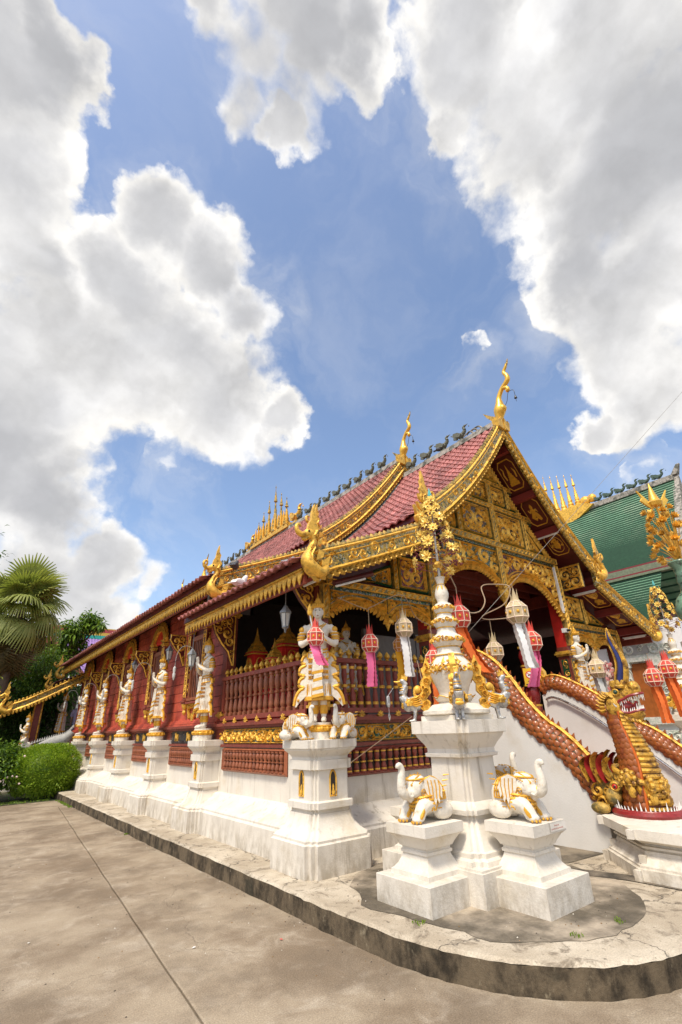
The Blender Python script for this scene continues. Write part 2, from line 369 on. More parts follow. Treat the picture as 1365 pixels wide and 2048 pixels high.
def scrolls(mb, poly, F, seed, rmax=.14, rmin=.03, h=.03, m=0, tries=260, mirror=None, w0=0.):
    """carved kanok scrollwork: spirals with flame tips packed into a polygon"""
    rg = random.Random(seed); xs = [p[0] for p in poly]; ys = [p[1] for p in poly]; cs = []
    x0, x1, y0, y1 = min(xs), max(xs), min(ys), max(ys)
    for t in range(tries):
        r = rmax*(1-t/tries)**1.3+rmin
        x = rg.uniform(x0, x1); y = rg.uniform(y0, y1)
        if mirror is not None and x > mirror-r*.7: continue
        if not pip(poly, x, y) or edged(poly, x, y) < r*.8: continue
        if any((x-a)**2+(y-b)**2 < (r+q)**2*.60 for a, b, q in cs): continue
        cs.append((x, y, r))
    for (x, y, r) in cs:
        sd_ = rg.choice((-1, 1)); a0 = rg.uniform(0, 2*PI); sg = 14 if r > rmin*1.8 else 8
        pts = []; wd = []
        for i in range(sg+1):
            t = i/sg; a = a0+sd_*t*2*PI*1.35; q = r*(1.0-.86*t); pts.append((x+q*math.cos(a), y+q*math.sin(a))); wd.append(r*(.18+.44*math.sin(PI*min(1, t*1.15+.02))))
        tip = (x+r*1.35*math.cos(a0-sd_*.7), y+r*1.35*math.sin(a0-sd_*.7)); pts.insert(0, tip); wd.insert(0, r*.04)
        for mm in ((0,) if mirror is None else (0, 1)):
            pp = pts if not mm else [(2*mirror-u, v) for u, v in pts]
            mb.ribbon(pp, wd, h, F, m, w0)
            mb.add([F(u, v, w0+h*e) for u, v, e in [((x if not mm else 2*mirror-x)+r*.16*math.cos(k*PI/3), y+r*.16*math.sin(k*PI/3), .4) for k in range(6)]+[((x if not mm else 2*mirror-x), y, 1.2)]], [(k, (k+1) % 6, 6) for k in range(6)], m)
    return mb
def square(h, nt=0.0, k=2):
    """plan of a square with stepped (redented) corners, counter-clockwise"""
    if nt <= 0: return [(h, -h), (h, h), (-h, h), (-h, -h)]
    q = []
    st = [(h-nt*i, h-nt*(k-i)) for i in range(k+1)]  # stair points at +x+y corner
    pts = []
    for i in range(k):
        pts.append((h-nt*i, h-nt*(k-i))); pts.append((h-nt*(i+1), h-nt*(k-i)))
    pts.append((h-nt*k, h))
    for a in range(4):
        c, s_ = round(math.cos(a*PI/2)), round(math.sin(a*PI/2))
        q += [(x*c-y*s_, x*s_+y*c) for x, y in pts]
    return q
def mould(mb, prof, plan, c=(0, 0), m=0, T=None):
    """prof: [(half-size, z)], plan(half)->polygon"""
    mb.loft([[(c[0]+x, c[1]+y, z) for x, y in plan(h)] for h, z in prof], m, True, T); return mb
# ================================================================ ground
XC = 9.4; Y0 = 6.2; X0 = 4.3; X1 = 2*XC-X0; YB = 24.3
def ground_mat():
    m = bpy.data.materials.new('worn_concrete'); m.use_nodes = True; n = NT(m.node_tree); b = m.node_tree.nodes['Principled BSDF']
    P = n.n('ShaderNodeNewGeometry').outputs['Position']
    big = n.rng(n.noise(P, .8, 6, .66), .36, .62, 0, 1, True)
    c = n.mix(big, (.225, .17, .115), (.37, .30, .215))
    f2 = n.rng(n.noise(P, 2.6, 7, .68, .6), .48, .72, 0, .65, True); c = n.mix(f2, c, (.47, .40, .31))
    # broad darker traffic zone beside the kerb
    f3 = n.rng(n.noise(P, 1.1, 6, .65), .46, .66, 0, .6, True); c = n.mix(f3, c, (.17, .13, .09))
    sp = n.rng(n.noise(P, 85, 4, .75), .32, .70, .66, 1.3); c = n.mix(1., c, _grey(n, sp), 'MULTIPLY')
    pit = n.rng(n.voro(P, 28), .02, .10, 0, 1); pitn = n.rng(n.noise(P, 3, 2), .5, .6); pit = n.math('MAXIMUM', pit, pitn); c = n.mix(pit, (.09, .075, .06), c)
    cv = n.vm('ADD', P, n.vm('SCALE', n.vm('SUBTRACT', n.noise(P, 1.6, 5, .6, col=True), (.5, .5, .5)), None, .9))
    cr = n.rng(n.voro(cv, .33, 'DISTANCE_TO_EDGE'), .0, .006, 1, 0); cr = n.math('MULTIPLY', cr, n.rng(n.noise(P, .8, 2), .45, .55)); c = n.mix(n.math('MULTIPLY', cr, .2), c, (.12, .095, .07))
    n.put(b.inputs['Base Color'], c); b.inputs['Roughness'].default_value = .86; b.inputs['Specular IOR Level'].default_value = .3
    bp = n.n('ShaderNodeBump'); bp.inputs['Strength'].default_value = .45; bp.inputs['Distance'].default_value = .012
    h = n.math('ADD', n.noise(P, 55, 6, .7), n.math('MULTIPLY', n.noise(P, 9, 4), .7)); h = n.math('SUBTRACT', h, n.math('MULTIPLY', cr, 1.5)); n.put(bp.inputs['Height'], h); n.put(b.inputs['Normal'], bp.outputs[0]); return m
def kerb_mats():
    m = bpy.data.materials.new('walk_top_concrete'); m.use_nodes = True; n = NT(m.node_tree); b = m.node_tree.nodes['Principled BSDF']
    P = n.n('ShaderNodeNewGeometry').outputs['Position']
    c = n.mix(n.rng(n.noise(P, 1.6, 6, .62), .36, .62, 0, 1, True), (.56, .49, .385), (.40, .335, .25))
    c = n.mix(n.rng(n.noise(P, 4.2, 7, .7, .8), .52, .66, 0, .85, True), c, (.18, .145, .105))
    c = n.mix(n.rng(n.noise(P, 17, 5, .7), .60, .70, 0, .8, True), c, (.09, .075, .055))
    c = n.mix(1., c, _grey(n, n.rng(n.noise(P, 80, 2), .3, .7, .82, 1.15)), 'MULTIPLY')
    cv = n.vm('ADD', P, n.vm('SCALE', n.vm('SUBTRACT', n.noise(P, 2.3, 5, .6, col=True), (.5, .5, .5)), None, .6))
    cr = n.rng(n.voro(cv, .55, 'DISTANCE_TO_EDGE'), 0, .007, 1, 0); c = n.mix(n.math('MULTIPLY', cr, .8), c, (.04, .035, .03))
    n.put(b.inputs['Base Color'], c); b.inputs['Roughness'].default_value = .85; b.inputs['Specular IOR Level'].default_value = .3
    bp = n.n('ShaderNodeBump'); bp.inputs['Strength'].default_value = .5; bp.inputs['Distance'].default_value = .012; n.put(bp.inputs['Height'], n.math('SUBTRACT', n.noise(P, 30, 7, .7), cr)); n.put(b.inputs['Normal'], bp.outputs[0])
    k = bpy.data.materials.new('mossy_kerb_face'); k.use_nodes = True; n = NT(k.node_tree); b = k.node_tree.nodes['Principled BSDF']
    P = n.n('ShaderNodeNewGeometry').outputs['Position']
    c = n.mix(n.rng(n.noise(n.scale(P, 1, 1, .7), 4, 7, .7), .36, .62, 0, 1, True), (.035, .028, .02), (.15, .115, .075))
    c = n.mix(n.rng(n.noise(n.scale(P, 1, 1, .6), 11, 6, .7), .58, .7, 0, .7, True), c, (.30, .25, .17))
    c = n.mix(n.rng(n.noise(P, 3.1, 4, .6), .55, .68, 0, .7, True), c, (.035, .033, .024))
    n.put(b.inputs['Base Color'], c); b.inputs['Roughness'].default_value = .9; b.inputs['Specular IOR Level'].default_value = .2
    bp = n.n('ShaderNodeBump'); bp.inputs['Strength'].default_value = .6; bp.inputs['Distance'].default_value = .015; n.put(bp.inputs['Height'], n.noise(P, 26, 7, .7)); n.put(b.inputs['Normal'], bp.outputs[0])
    return m, k
GR = ground_mat(); KT, KS = kerb_mats()
SOIL = mat('dark_damp_concrete', (.17, .14, .105), .9, 0, .4, 4, .6, 40, col2=(.055, .047, .036), c2=(.38, .6), c2s=2.6)
GRASS = mat('grass_soil', (.07, .06, .03), .95, 0, .4, 3, .6, 30, col2=(.035, .06, .015), c2s=2)
g = MB(); g.box((-400, -200, -.6), (500, 700, -.03)); tag(ob('ground', g, mat('joint_fill', (.15, .115, .08), .9)), 'dark ground under the concrete yard', 'ground', kind='structure')
g = MB()
# yard slabs, parted by open joints (the long joint runs diagonally past the kerb)
def slab(poly, nm='concrete_slab'):
    b = MB(); F = lambda u, v, w: (u, v, w); n = len(poly); top = inset(poly, .012)
    b.add([(x, y, -.05) for x, y in poly]+[(x, y, -.008) for x, y in poly]+[(x, y, 0) for x, y in top],
          [tuple(range(2*n, 3*n))]+[(i, (i+1) % n, n+(i+1) % n, n+i) for i in range(n)]+[(n+i, n+(i+1) % n, 2*n+(i+1) % n, 2*n+i) for i in range(n)]); return b
jr = random.Random(5); JN = {i: jr.uniform(-.006, .006) for i in range(-60, 200)}
def jn(y): k = y/.35; i = math.floor(k); return JN[i]+(JN[i+1]-JN[i])*(k-i)
def jx(y): return jn(y)+ 1.81+(y-4.04)*(3.0-1.81)/(16.8-4.04)
yard = root('yard_pavement', (0, 0, 0), 'worn grey brown concrete yard with a long joint beside the kerb', 'pavement'); yard['kind'] = 'structure'
for (ya, yb) in ((-8, 1.2), (1.2, 9.0), (9.0, 17.3)):
    ob('concrete_slab', slab([(-9, ya+.008-.2)]+[(jx(y_)-.007, y_) for y_ in [ya+.008+(yb-ya-.016)*k_/24 for k_ in range(25)]]+[(-9, yb-.008-.2)]), GR, yard, 0)
ob('concrete_slab', slab([(jx(-8)+.007, -8), (30, -8), (30, 3.0), (4.0, 3.0), (4.0, 17.3)]+[(jx(y_)+.007, y_) for y_ in [17.3-25.3*k_/72 for k_ in range(72)]]), GR, yard, 0)
ob('concrete_slab', slab([(-9, 17.33), (3.6, 17.33), (3.6, 19.0), (-9, 18.4)]), GR, yard, 0)
gb = MB(); gb.add([(-60, 18.3, .004), (3.3, 19.0, .004), (3.3, 60, .004), (-60, 60, .004)], [(0, 1, 2, 3)]); tag(ob('garden_bed', gb, GRASS, None, 0), 'grassy planting bed beside the hall', 'ground', kind='structure')
# raised walk round the hall: straight kerb, rounded nose round the elephant pillar
nose = spline([(3.3, 5.2), (3.30, 4.4), (3.36, 3.55), (3.58, 2.9), (3.97, 2.42), (4.5, 2.14), (5.0, 2.07), (5.5, 2.10), (6.2, 1.95), (7.2, 1.45), (8.6, 1.0)], 8)
kerb = [(3.3, 26.), (3.3, 20.), (3.3, 12.)]+[p for p in nose]+[(18, .8), (18, 26)]
rk = random.Random(4)
def dense(pl, st=.25):
    out = []
    for i in range(len(pl)-1):
        a, b = pl[i], pl[i+1]; k = max(1, int(math.hypot(b[0]-a[0], b[1]-a[1])/st))
        for j in range(k): out.append((a[0]+(b[0]-a[0])*j/k, a[1]+(b[1]-a[1])*j/k))
    out.append(pl[-1]); return out
kd = dense(kerb[:-2])+kerb[-2:]
kd = [(x+rk.uniform(-.012, .012), y+rk.uniform(-.012, .012)) for x, y in kd]
wk = MB(); n = len(kd); ki = inset(kd, .025)
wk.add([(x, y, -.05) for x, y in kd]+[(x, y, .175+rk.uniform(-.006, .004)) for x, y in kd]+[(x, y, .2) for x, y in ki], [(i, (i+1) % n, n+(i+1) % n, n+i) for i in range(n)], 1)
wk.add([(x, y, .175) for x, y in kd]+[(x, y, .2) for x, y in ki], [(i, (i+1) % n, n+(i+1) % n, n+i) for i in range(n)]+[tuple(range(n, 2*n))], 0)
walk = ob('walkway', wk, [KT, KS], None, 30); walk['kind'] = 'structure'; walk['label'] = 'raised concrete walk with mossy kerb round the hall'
# dark damp patch round the pillar and dark drain strip towards the stairs
def sheet(name, poly, z, m, parent, edge=.0):
    b = MB(); b.add([(x, y, z) for x, y in poly], [tuple(range(len(poly)))]); return ob(name, b, m, parent, 0)
rr = random.Random(9)
pat = [(4.83+(1.34+.05*rr.random()+.07*math.sin(3*a+1)+.05*math.sin(7*a)+.04*math.sin(13*a+2))*math.cos(a)*(1.02 if math.cos(a) > 0 else .93), 4.0+(1.46+.05*rr.random())*math.sin(a)) for a in [2*PI*i/60 for i in range(60)]]
sheet('damp_patch', pat, .204, mat('damp_patch_concrete', (.42, .35, .265), .9, 0, .35, 5, .6, 40, col2=(.105, .086, .06), c2=(.34, .60), c2s=1.5), walk)
dr = [(5.3, 3.9), (6.05, 3.46), (6.0, 2.95), (5.95, 2.3), (6.25, 2.0), (6.5, 2.35), (6.35, 3.1), (6.45, 3.7), (7.0, 4.6), (6.6, 4.9)]
sheet('drain_strip', [(5.85, 3.7), (6.05, 3.1), (6.1, 2.2), (6.28, 2.1), (6.27, 3.1), (6.05, 3.85)], .208, SOIL, walk)
sheet('dark_walk_sheet', [(5.0, 5.5), (7.0, 5.4), (7.0, 3.8), (6.1, 3.9), (5.6, 4.9)], .206, mat('dark_walk_concrete', (.20, .165, .12), .9, 0, .4, 3, .5, 30, col2=(.09, .075, .055), c2s=2), walk)  # darker mottled sheet on the walk between pillar and stair wall

# ================================================================ temple hall
hall = root('temple_hall', (XC, Y0, 0), 'red roofed wooden temple hall with carved gold gable and white plinth', 'temple')
def H(name, mb, mats, parent=None, smooth=38, kind=None): return ob(name, mb, mats, parent or hall, smooth, False, kind)
# ---- plinth: moulded white base
pl = MB()
def plan_hall(o): return [(X0-o, Y0-o), (X1+o, Y0-o), (X1+o, YB+o), (X0-o, YB+o)]
pl.loft([[(x, y, z) for x, y in plan_hall(o)] for o, z in ((.49, .19), (.48, .52), (.45, .545), (.45, .57), (.43, .59), (.30, .64), (.17, .70), (.11, .755), (.05, .77), (.05, 1.495), (-.1, 1.5))], 0)
H('plinth', pl, WHITE, smooth=30)
fl = MB(); fl.box((X0-.02, Y0-.02, 1.85), (X1+.02, YB, 1.93)); H('floor', fl, WOODR)
# moulding belts round the hall
b = MB(); b.box((X0-.09, Y0-.09, 1.50), (X1+.09, YB, 1.545)); b.box((X0-.075, Y0-.075, 1.81), (X1+.075, YB, 1.85)); b.box((X0-.12, Y0-.12, 1.85), (X1+.12, YB, 1.90)); b.box((X0-.03, Y0-.03, 1.545), (X1+.03, YB, 1.81)); H('belt_moulding', b, WOODR)
# ---- pedestals with redented corners
PEDY = [5.9, 9.68, 12.5, 15.4, 18.3, 21.2]
PPROF = [(.50, .19), (.50, .52), (.475, .535), (.475, .56), (.455, .575), (.40, .61), (.345, .68), (.315, .76), (.31, .80), (.295, .805), (.295, .845), (.335, .85), (.335, .92), (.29, .935), (.285, 1.27), (.325, 1.28), (.325, 1.385), (.295, 1.39), (.295, 1.42), (.31, 1.44), (.34, 1.47), (.375, 1.50), (.38, 1.52), (.395, 1.525), (.395, 1.62), (.10, 1.624)]
def niche(parent, F, u, v, wd=.085, hh=.27):
    ar = [(u-wd/2, v)]+[(u+wd/2, v)]+[(u+wd/2*math.cos(a), v+hh*.68+hh*.32*math.sin(a)) for a in [PI*i/10 for i in range(11)]]
    nb = MB(); nb.extr(inset(ar, .008), F, .0, .004, 1); nb.frame(inset(ar, -.018), F, .024, .018, 0, .0)
    nb.lathe([(.0, 0), (.02, .01), (.025, .04), (.012, .07), (.014, .1), (.0, .13)], 6, 0, Matrix.Translation(F(u, v, .004)))
    ob('niche', nb, [GOLD, DARK], parent)
for i, y in enumerate(PEDY):
    cx = 4.1 if i == 0 else 4.17; cs_ = 1 if i == 0 else .9
    p = MB(); mould(p, [(h*(cs_ if z > .6 else 1), z) for h, z in PPROF], lambda h: square(h, .055*h/.5, 2), (cx, y))
    po = H('pedestal', p, WHITE, smooth=28)
    niche(po, FX(cx-.286*cs_), y, .985)
    if i == 0: niche(po, FY(y-.286*cs_), cx, .985)
# ---- baluster meshes
def baluster(hh, r, gold):
    p = [(1, 0), (1, .08), (.72, .09), (.72, .12), (.95, .15), (1, .2), (.8, .32), (.62, .42), (.6, .44), (.9, .46), (.9, .50), (.6, .52), (.62, .56), (.95, .68), (1, .76), (.8, .86), (.72, .88), (.72, .91), (1, .92), (1, 1)]
    b = MB(); b.lathe([(r*a, hh*z) for a, z in p], 8, 0)
    if gold:
        for z in (.105, .48, .9): b.lathe([(r*.9, hh*(z-.035)), (r*1.02, hh*(z-.03)), (r*1.02, hh*(z+.03)), (r*.9, hh*(z+.035))], 8, 1)
    return mesh_of('baluster', b, [WOODR if gold else WOODO, GOLD], 45)
BAL_F = baluster(.66, .046, True); BAL_S = baluster(.66, .052, False); BALs_F = baluster(.30, .043, True); BALs_S = baluster(.30, .044, False)
kn = MB(); kn.lathe([(.012, 0), (.035, .015), (.02, .035), (.05, .07), (.04, .11), (.0, .16)], 8); KNOB = mesh_of('rail_knob', kn, GOLD)
def row(a, b, st):
    k = max(1, int(round((b-a)/st))); return [a+(b-a)*(i+.5)/k for i in range(k)]
ro_ = MB()
for k in range(8): ro_.ell((.038, 0, .035), (.04, .018, .02), 0, 6, 4, Matrix.Rotation(k*PI/4, 4, 'Z'))
ROSE = mesh_of('rail_rosette', ro_, GOLD)
def railing(a, b, side, front):
    """upper balustrade between a and b on the front (front=True) or a side wall at plane 'side'"""
    r = MB()
    def bx(u0, u1, z0, z1, t0, t1):
        if front: r.box((u0, side-t1, z0), (u1, side-t0, z1))
        else: r.box((side-t1, u0, z0), (side-t0, u1, z1))
    bx(a, b, 1.955, 2.03, -.06, .06); bx(a, b, 2.69, 2.755, -.07, .07); bx(a, a+.07, 1.9, 2.69, -.035, .035); bx(b-.07, b, 1.9, 2.69, -.035, .035)
    o = H('railing', r, WOODR)
    for u in row(a+.07, b-.07, .152 if front else .19): inst('baluster', BAL_F if front else BAL_S, Matrix.Translation((u, side, 2.03) if front else (side, u, 2.03)), o)
    for u in row(a, b, .17 if front else .20): inst('rail_knob', KNOB, Matrix.Translation((u, side, 2.755) if front else (side, u, 2.755)), o)
    for u in row(a, b, .42): inst('rail_rosette', ROSE, Matrix.Translation((u, side-.02, 1.925) if front else (side-.02, u, 1.925)) @ (Matrix.Rotation(PI/2, 4, 'X') if front else Matrix.Rotation(-PI/2, 4, 'Y')), o)
    return o
def vent(a, b, side, front):
    r = MB(); F = FY(side) if front else FX(side)
    r.extr(rect(a, b, 1.11, 1.49), F, .002, .012, 1); r.frame(rect(a, b, 1.11, 1.49), F, .06, .05, 0, .01)
    o = H('vent_grille', r, [WOODR if front else WOODO, DARK])
    for u in row(a+.07, b-.07, .135 if front else .122): inst('baluster', BALs_F if front else BALs_S, Matrix.Translation((u, side-.035, 1.15) if front else (side-.035, u, 1.15)), o)
def frieze(a, b, side, front, black, seed):
    F = FY(side) if front else FX(side); r = MB(); r.extr(rect(a, b, 1.555, 1.80), F, .0, .01, 0)
    o = H('frieze_panel', r, BLACK if black else MOSG)
    if black:
        for u in row(a, b, .62):
            q = MB()   # small gilt animal figure
            q.extr([(u-.09, 1.60), (u-.05, 1.60), (u-.04, 1.66), (u+.03, 1.65), (u+.04, 1.60), (u+.08, 1.60), (u+.075, 1.70), (u+.10, 1.76), (u+.04, 1.78), (u-.02, 1.73), (u-.08, 1.74)], F, .01, .035); ob('gilt_figure', q, GOLD, o)
            q = MB(); q.frame(rect(u+.14, u+.42, 1.585, 1.77), F, .02, .012, 0, .01); ob('carved_cartouche', q, BLACK, o)
    else:
        q = MB(); q.frame(rect(a+.01, b-.01, 1.56, 1.795), F, .022, .02, 0, .01)
        for k, u in enumerate(row(a, b, .62)):
            q.frame([(u-.15, 1.68), (u-.10, 1.59), (u+.10, 1.59), (u+.15, 1.68), (u+.10, 1.765), (u-.10, 1.765)], F, .025, .03, 0, .01); scrolls(q, rect(u-.1, u+.1, 1.60, 1.755), F, seed+k, .05, .02, .03, 0, 60, None, .01)
            scrolls(q, rect(u+.15, u+.47, 1.585, 1.775), F, seed+31*k, .07, .02, .035, 0, 110, None, .01)
        ob('frieze_carving', q, GOLD, o)
# front: left and right bays, with corner posts and flank of the stairs
for (a, b) in ((X0+.2, 6.82), (11.98, X1-.2)):
    railing(a, b, Y0+.02, True); vent(a+.12, b-.05, Y0-.05, True); frieze(a+.05, b, Y0-.03, True, False, int(a*10))
railing(6.5, 9.55, X0+.02, False); vent(6.95, 9.22, X0-.05, False); frieze(6.4, 9.28, X0-.03, False, False, 77)
for i in range(1, 6):
    y = PEDY[i]; y2 = PEDY[i+1] if i < 5 else YB-.1
    vent(y+.5, y2-.45, X0-.05, False); frieze(y+.35, y2-.35, X0-.03, False, True, i)
# ---- posts of the open porch
def post(x, y, z0, z1, s, nm='post'):
    p = MB(); p.box((x-s, y-s, z0), (x+s, y+s, z1)); o = H(nm, p, WOODR)
    for z in (z0+.1, z1-.22):
        q = MB()
        for hs, a, c in ((s+.03, z, z+.04), (s+.06, z+.04, z+.08), (s+.035, z+.08, z+.12)): q.box((x-hs, y-hs, a), (x+hs, y+hs, c))
        ob('post_band', q, GOLD, o)
    return o
post(X0+.12, Y0+.12, 1.9, 4.1, .10); post(X1-.12, Y0+.12, 1.9, 4.1, .10); post(X0+.12, 9.62, 1.9, 4.2, .10)
def bigpost(x):
    o = post(x, Y0+.12, 1.9, 3.4, .14, 'porch_column'); p = MB(); F = FY(Y0-.022)
    p.extr(rect(x-.085, x+.085, 2.15, 3.1), F, 0, .006, 1); p.frame(rect(x-.09, x+.09, 2.12, 3.12), F, .02, .015, 0); scrolls(p, rect(x-.07, x+.07, 2.15, 3.1), F, 5, .06, .02, .02, 0, 90)
    p2 = MB(); F2 = FX(x-.142); F2_ = lambda u, v, w: (x-.142-w, u, v)
    p.extr(rect(Y0+.04, Y0+.2, 2.15, 3.1), F2_, 0, .006, 1); scrolls(p, rect(Y0+.04, Y0+.2, 2.15, 3.1), F2_, 8, .06, .02, .02, 0, 90)
    ob('post_carving', p, [GOLD, GREEN], o)
    c = MB(); c.box((x-.13, Y0, 3.4), (x+.13, Y0+.25, 5.45)); H('upper_column', c, RED)
bigpost(6.95); bigpost(11.85)
# ================================================================ side wall with windows
WX = X0+.06
def plank(u0, u1, z0, z1): return (u0, u1, z0, z1)
WINY = [(PEDY[i]+(PEDY[i+1] if i < 5 else 24.1))/2-.05 for i in range(1, 6)]
wall = MB(); wall.box((WX, 9.68, 1.9), (WX+.12, YB, 4.80)); wo_ = H('side_wall', wall, DRED)
rp = random.Random(3)
zz = [2.02+.205*i for i in range(13)]
for i in range(1, 6):
    ya, yb = PEDY[i]-.0, (PEDY[i+1] if i < 5 else YB)
    wy = WINY[i-1]
    for z in zz:
        segs = [(ya+.004, yb-.004)] if z < 2.3 else [(ya+.004, wy-.52), (wy+.52, yb-.004)]
        for (u0, u1) in segs:
            p = MB(); t = .018+rp.uniform(0, .012); p.box((WX-t, u0, z+.006), (WX+.01, u1, z+.199)); ob('plank', p, PLANK, wo_, 0)
b = MB()
for z, t in ((1.90, .10), (1.945, .075), (1.985, .05)): b.box((X0-t+.03, 9.70, z), (X0+.08, YB, z+.038))
ob('base_rail', b, PLANK, wo_)
def window():
    """local: u along +y (0 centre), z from sill, outward = -x; origin on the wall plane"""
    F = lambda u, v, w: (-w, u, v); w = root_part = MB()
    w.box((-.10, -.44, 0), (.0, .44, .06)); w.box((-.06, -.40, .06), (-.0, -.30, 1.4)); w.box((-.06, .30, .06), (0, .40, 1.4)); w.box((-.06, -.3, 1.32), (0, .3, 1.42))
    dk = MB(); dk.box((-.008, -.30, .06), (-.002, .30, 1.34))
    brs = []
    for u in (-.2, -.1, 0, .1, .2): br = MB(); brs.append(br); br.lathe([(.014, .06), (.014, .5), (.03, .6), (.014, .7), (.014, 1.33)], 6, 0, Matrix.Translation((-.03, u, 0)))
    pils = []; golds = []
    for s in (-1, 1):
        pil = MB(); gold = MB(); pils.append(pil); golds.append(gold); u = .47*s; pil.box((-.10, u-.075, .04), (0, u+.075, 1.52))
        gold.extr(rect(u-.05, u+.05, .12, 1.44), F, .10, .104, 1); gold.frame(rect(u-.07, u+.07, .08, 1.47), F, .022, .018, 0, .10); scrolls(gold, rect(u-.045, u+.045, .12, 1.44), F, 3, .04, .018, .018, 0, 90, None, .104)
        G2 = lambda a, v, w_: (a, u-.075-w_, v)
        gold.extr(rect(-.085, -.015, .12, 1.44), G2, .0, .004, 1); scrolls(gold, rect(-.085, -.015, .12, 1.44), G2, 4, .03, .015, .018, 0, 60, None, .004)
        for z, e in ((1.50, .02), (1.54, .045), (1.60, .03), (1.64, .055)): gold.box((-.10-e, u-.075-e, z), (0, u+.075+e, z+.035))
        for z, e in ((-.02, .03), (.02, .05), (.05, .02)): pil.box((-.10-e, u-.075-e, z-.04), (0, u+.075+e, z))
        gold.lathe([(.0, -.30), (.035, -.27), (.05, -.23), (.03, -.18), (.06, -.14), (.08, -.06)], 8, 0, Matrix.Translation((-.07, u, 0)))
        gold.extr([(u-.05*s, -.06), (u-.10*s, -.06), (u-.24*s, -.36), (u-.20*s, -.38)], F, .0, .05, 0)
    sill = MB(); sill.box((-.12, -.42, -.06), (0, .42, -.02)); sg = MB(); sg.extr(rect(-.38, .38, -.16, -.06), F, 0, .05, 0); scrolls(sg, rect(-.36, .36, -.15, -.07), F, 6, .04, .02, .03, 0, 80, None, .05)
    sg.extr([(-.10, -.24), (-.04, -.42), (.06, -.42), (.10, -.26), (.04, -.30), (0, -.24)], F, .03, .06, 0)
    # arch hood: dark red recess with gold flame rim
    arc = [(.40*math.cos(a), 1.62+.36*math.sin(a)) for a in [PI*i/14 for i in range(15)]]
    hood = MB(); hood.extr(arc, F, .0, .05, 0)
    rim = MB(); outer = [(.62*math.cos(a), 1.62+.50*math.sin(a)) for a in [PI*i/14 for i in range(15)]]
    ring = outer+[(u*1.06, v) for u, v in arc[::-1]]
    for i in range(14):
        rim.extr([outer[i], outer[i+1], (arc[i+1][0]*1.05, arc[i+1][1]), (arc[i][0]*1.05, arc[i][1])], F, .05, .12, 0)
        a = (outer[i][0]+outer[i+1][0])/2, (outer[i][1]+outer[i+1][1])/2
        rim.extr([outer[i], outer[i+1], (a[0]*1.10, 1.62+(a[1]-1.62)*1.18+.03)], F, .06, .10, 0)
    return [('window_frame', w, WOODO), ('window_opening', dk, DARK), *[('window_bar', q, WOODO) for q in brs], *[('pilaster', q, WOODR) for q in pils], *[('pilaster_carving', q, [GOLD, DRED]) for q in golds], ('sill', sill, WOODR), ('sill_carving', sg, GOLD), ('arch_hood', hood, RED), ('arch_rim', rim, GOLD)]
parts = [(n, mesh_of(n, m, mt)) for n, m, mt in window()]
for y in WINY:
    M_ = Matrix.Translation((WX-.03, y, 2.42)); wn_ = inst('window', parts[0][1], M_, hall)
    for n, me in parts[1:]: inst(n, me, M_, wn_)
# eave brackets (carved gold triangular corbels) at each statue bay and porch end
def bracket(y, z0=3.05, z1=3.95, d=.62):
    F = lambda u, v, w: (WX-u, y+w, v)
    poly = [(0, z0), (.06, z0+.02), (.16, z0+.28), (.30, z0+.42), (.44, z0+.62), (d, z1-.10), (d, z1), (0, z1)]
    q = MB(); q.extr(poly, F, -.03, .03, 0); o = H('eave_bracket', q, DRED)
    c = MB()
    for s in (-1, 1):
        G = (lambda s: lambda u, v, w: (WX-u, y+s*(.031+w), v))(s); c.frame(poly, G, .035, .02); scrolls(c, inset(poly, .03), G, 5+s, .09, .025, .03, 0, 200)
    ob('bracket_carving', c, GOLD, o)
bracket(9.30, 2.95, 3.98, .55)
for y in [p-.42 for p in PEDY[2:]]: bracket(y, 3.25, 4.0, .42)
bracket(6.35, 3.2, 3.95, .5)
# wall lanterns with grey metal cage
def lantern_lamp(x, y, z, rod):
    L = MB(); L.tube([(x, y, z+.30), (x, y, z+.30+rod)], .008, 6, 0); L.lathe([(.0, .30), (.03, .29), (.05, .25), (.10, .19), (.105, .17), (.085, .165)], 6, 0, Matrix.Translation((x, y, z)))
    for k in range(6):
        a = k*PI/3; L.tube([(x+.085*math.cos(a), y+.085*math.sin(a), z+.17), (x+.05*math.cos(a), y+.05*math.sin(a), z-.04)], .007, 4, 0)
    L.lathe([(.055, -.03), (.06, -.05), (.02, -.08), (.015, -.12), (0, -.14)], 6, 0, Matrix.Translation((x, y, z)))
    o = H('porch_lamp', L, mat('grey_lamp_metal', (.22, .23, .24), .5, .4)); g_ = MB(); g_.lathe([(.05, -.035), (.078, .165)], 6, 0, Matrix.Translation((x, y, z))); ob('lamp_glass', g_, GLASSW, o)
lantern_lamp(3.86, 6.45, 3.25, .45); lantern_lamp(3.72, 9.9, 3.05, .4)
lantern_lamp(4.1, 13.9-1.4, 3.5, .25); lantern_lamp(4.1, 16.9-1.4, 3.5, .25)

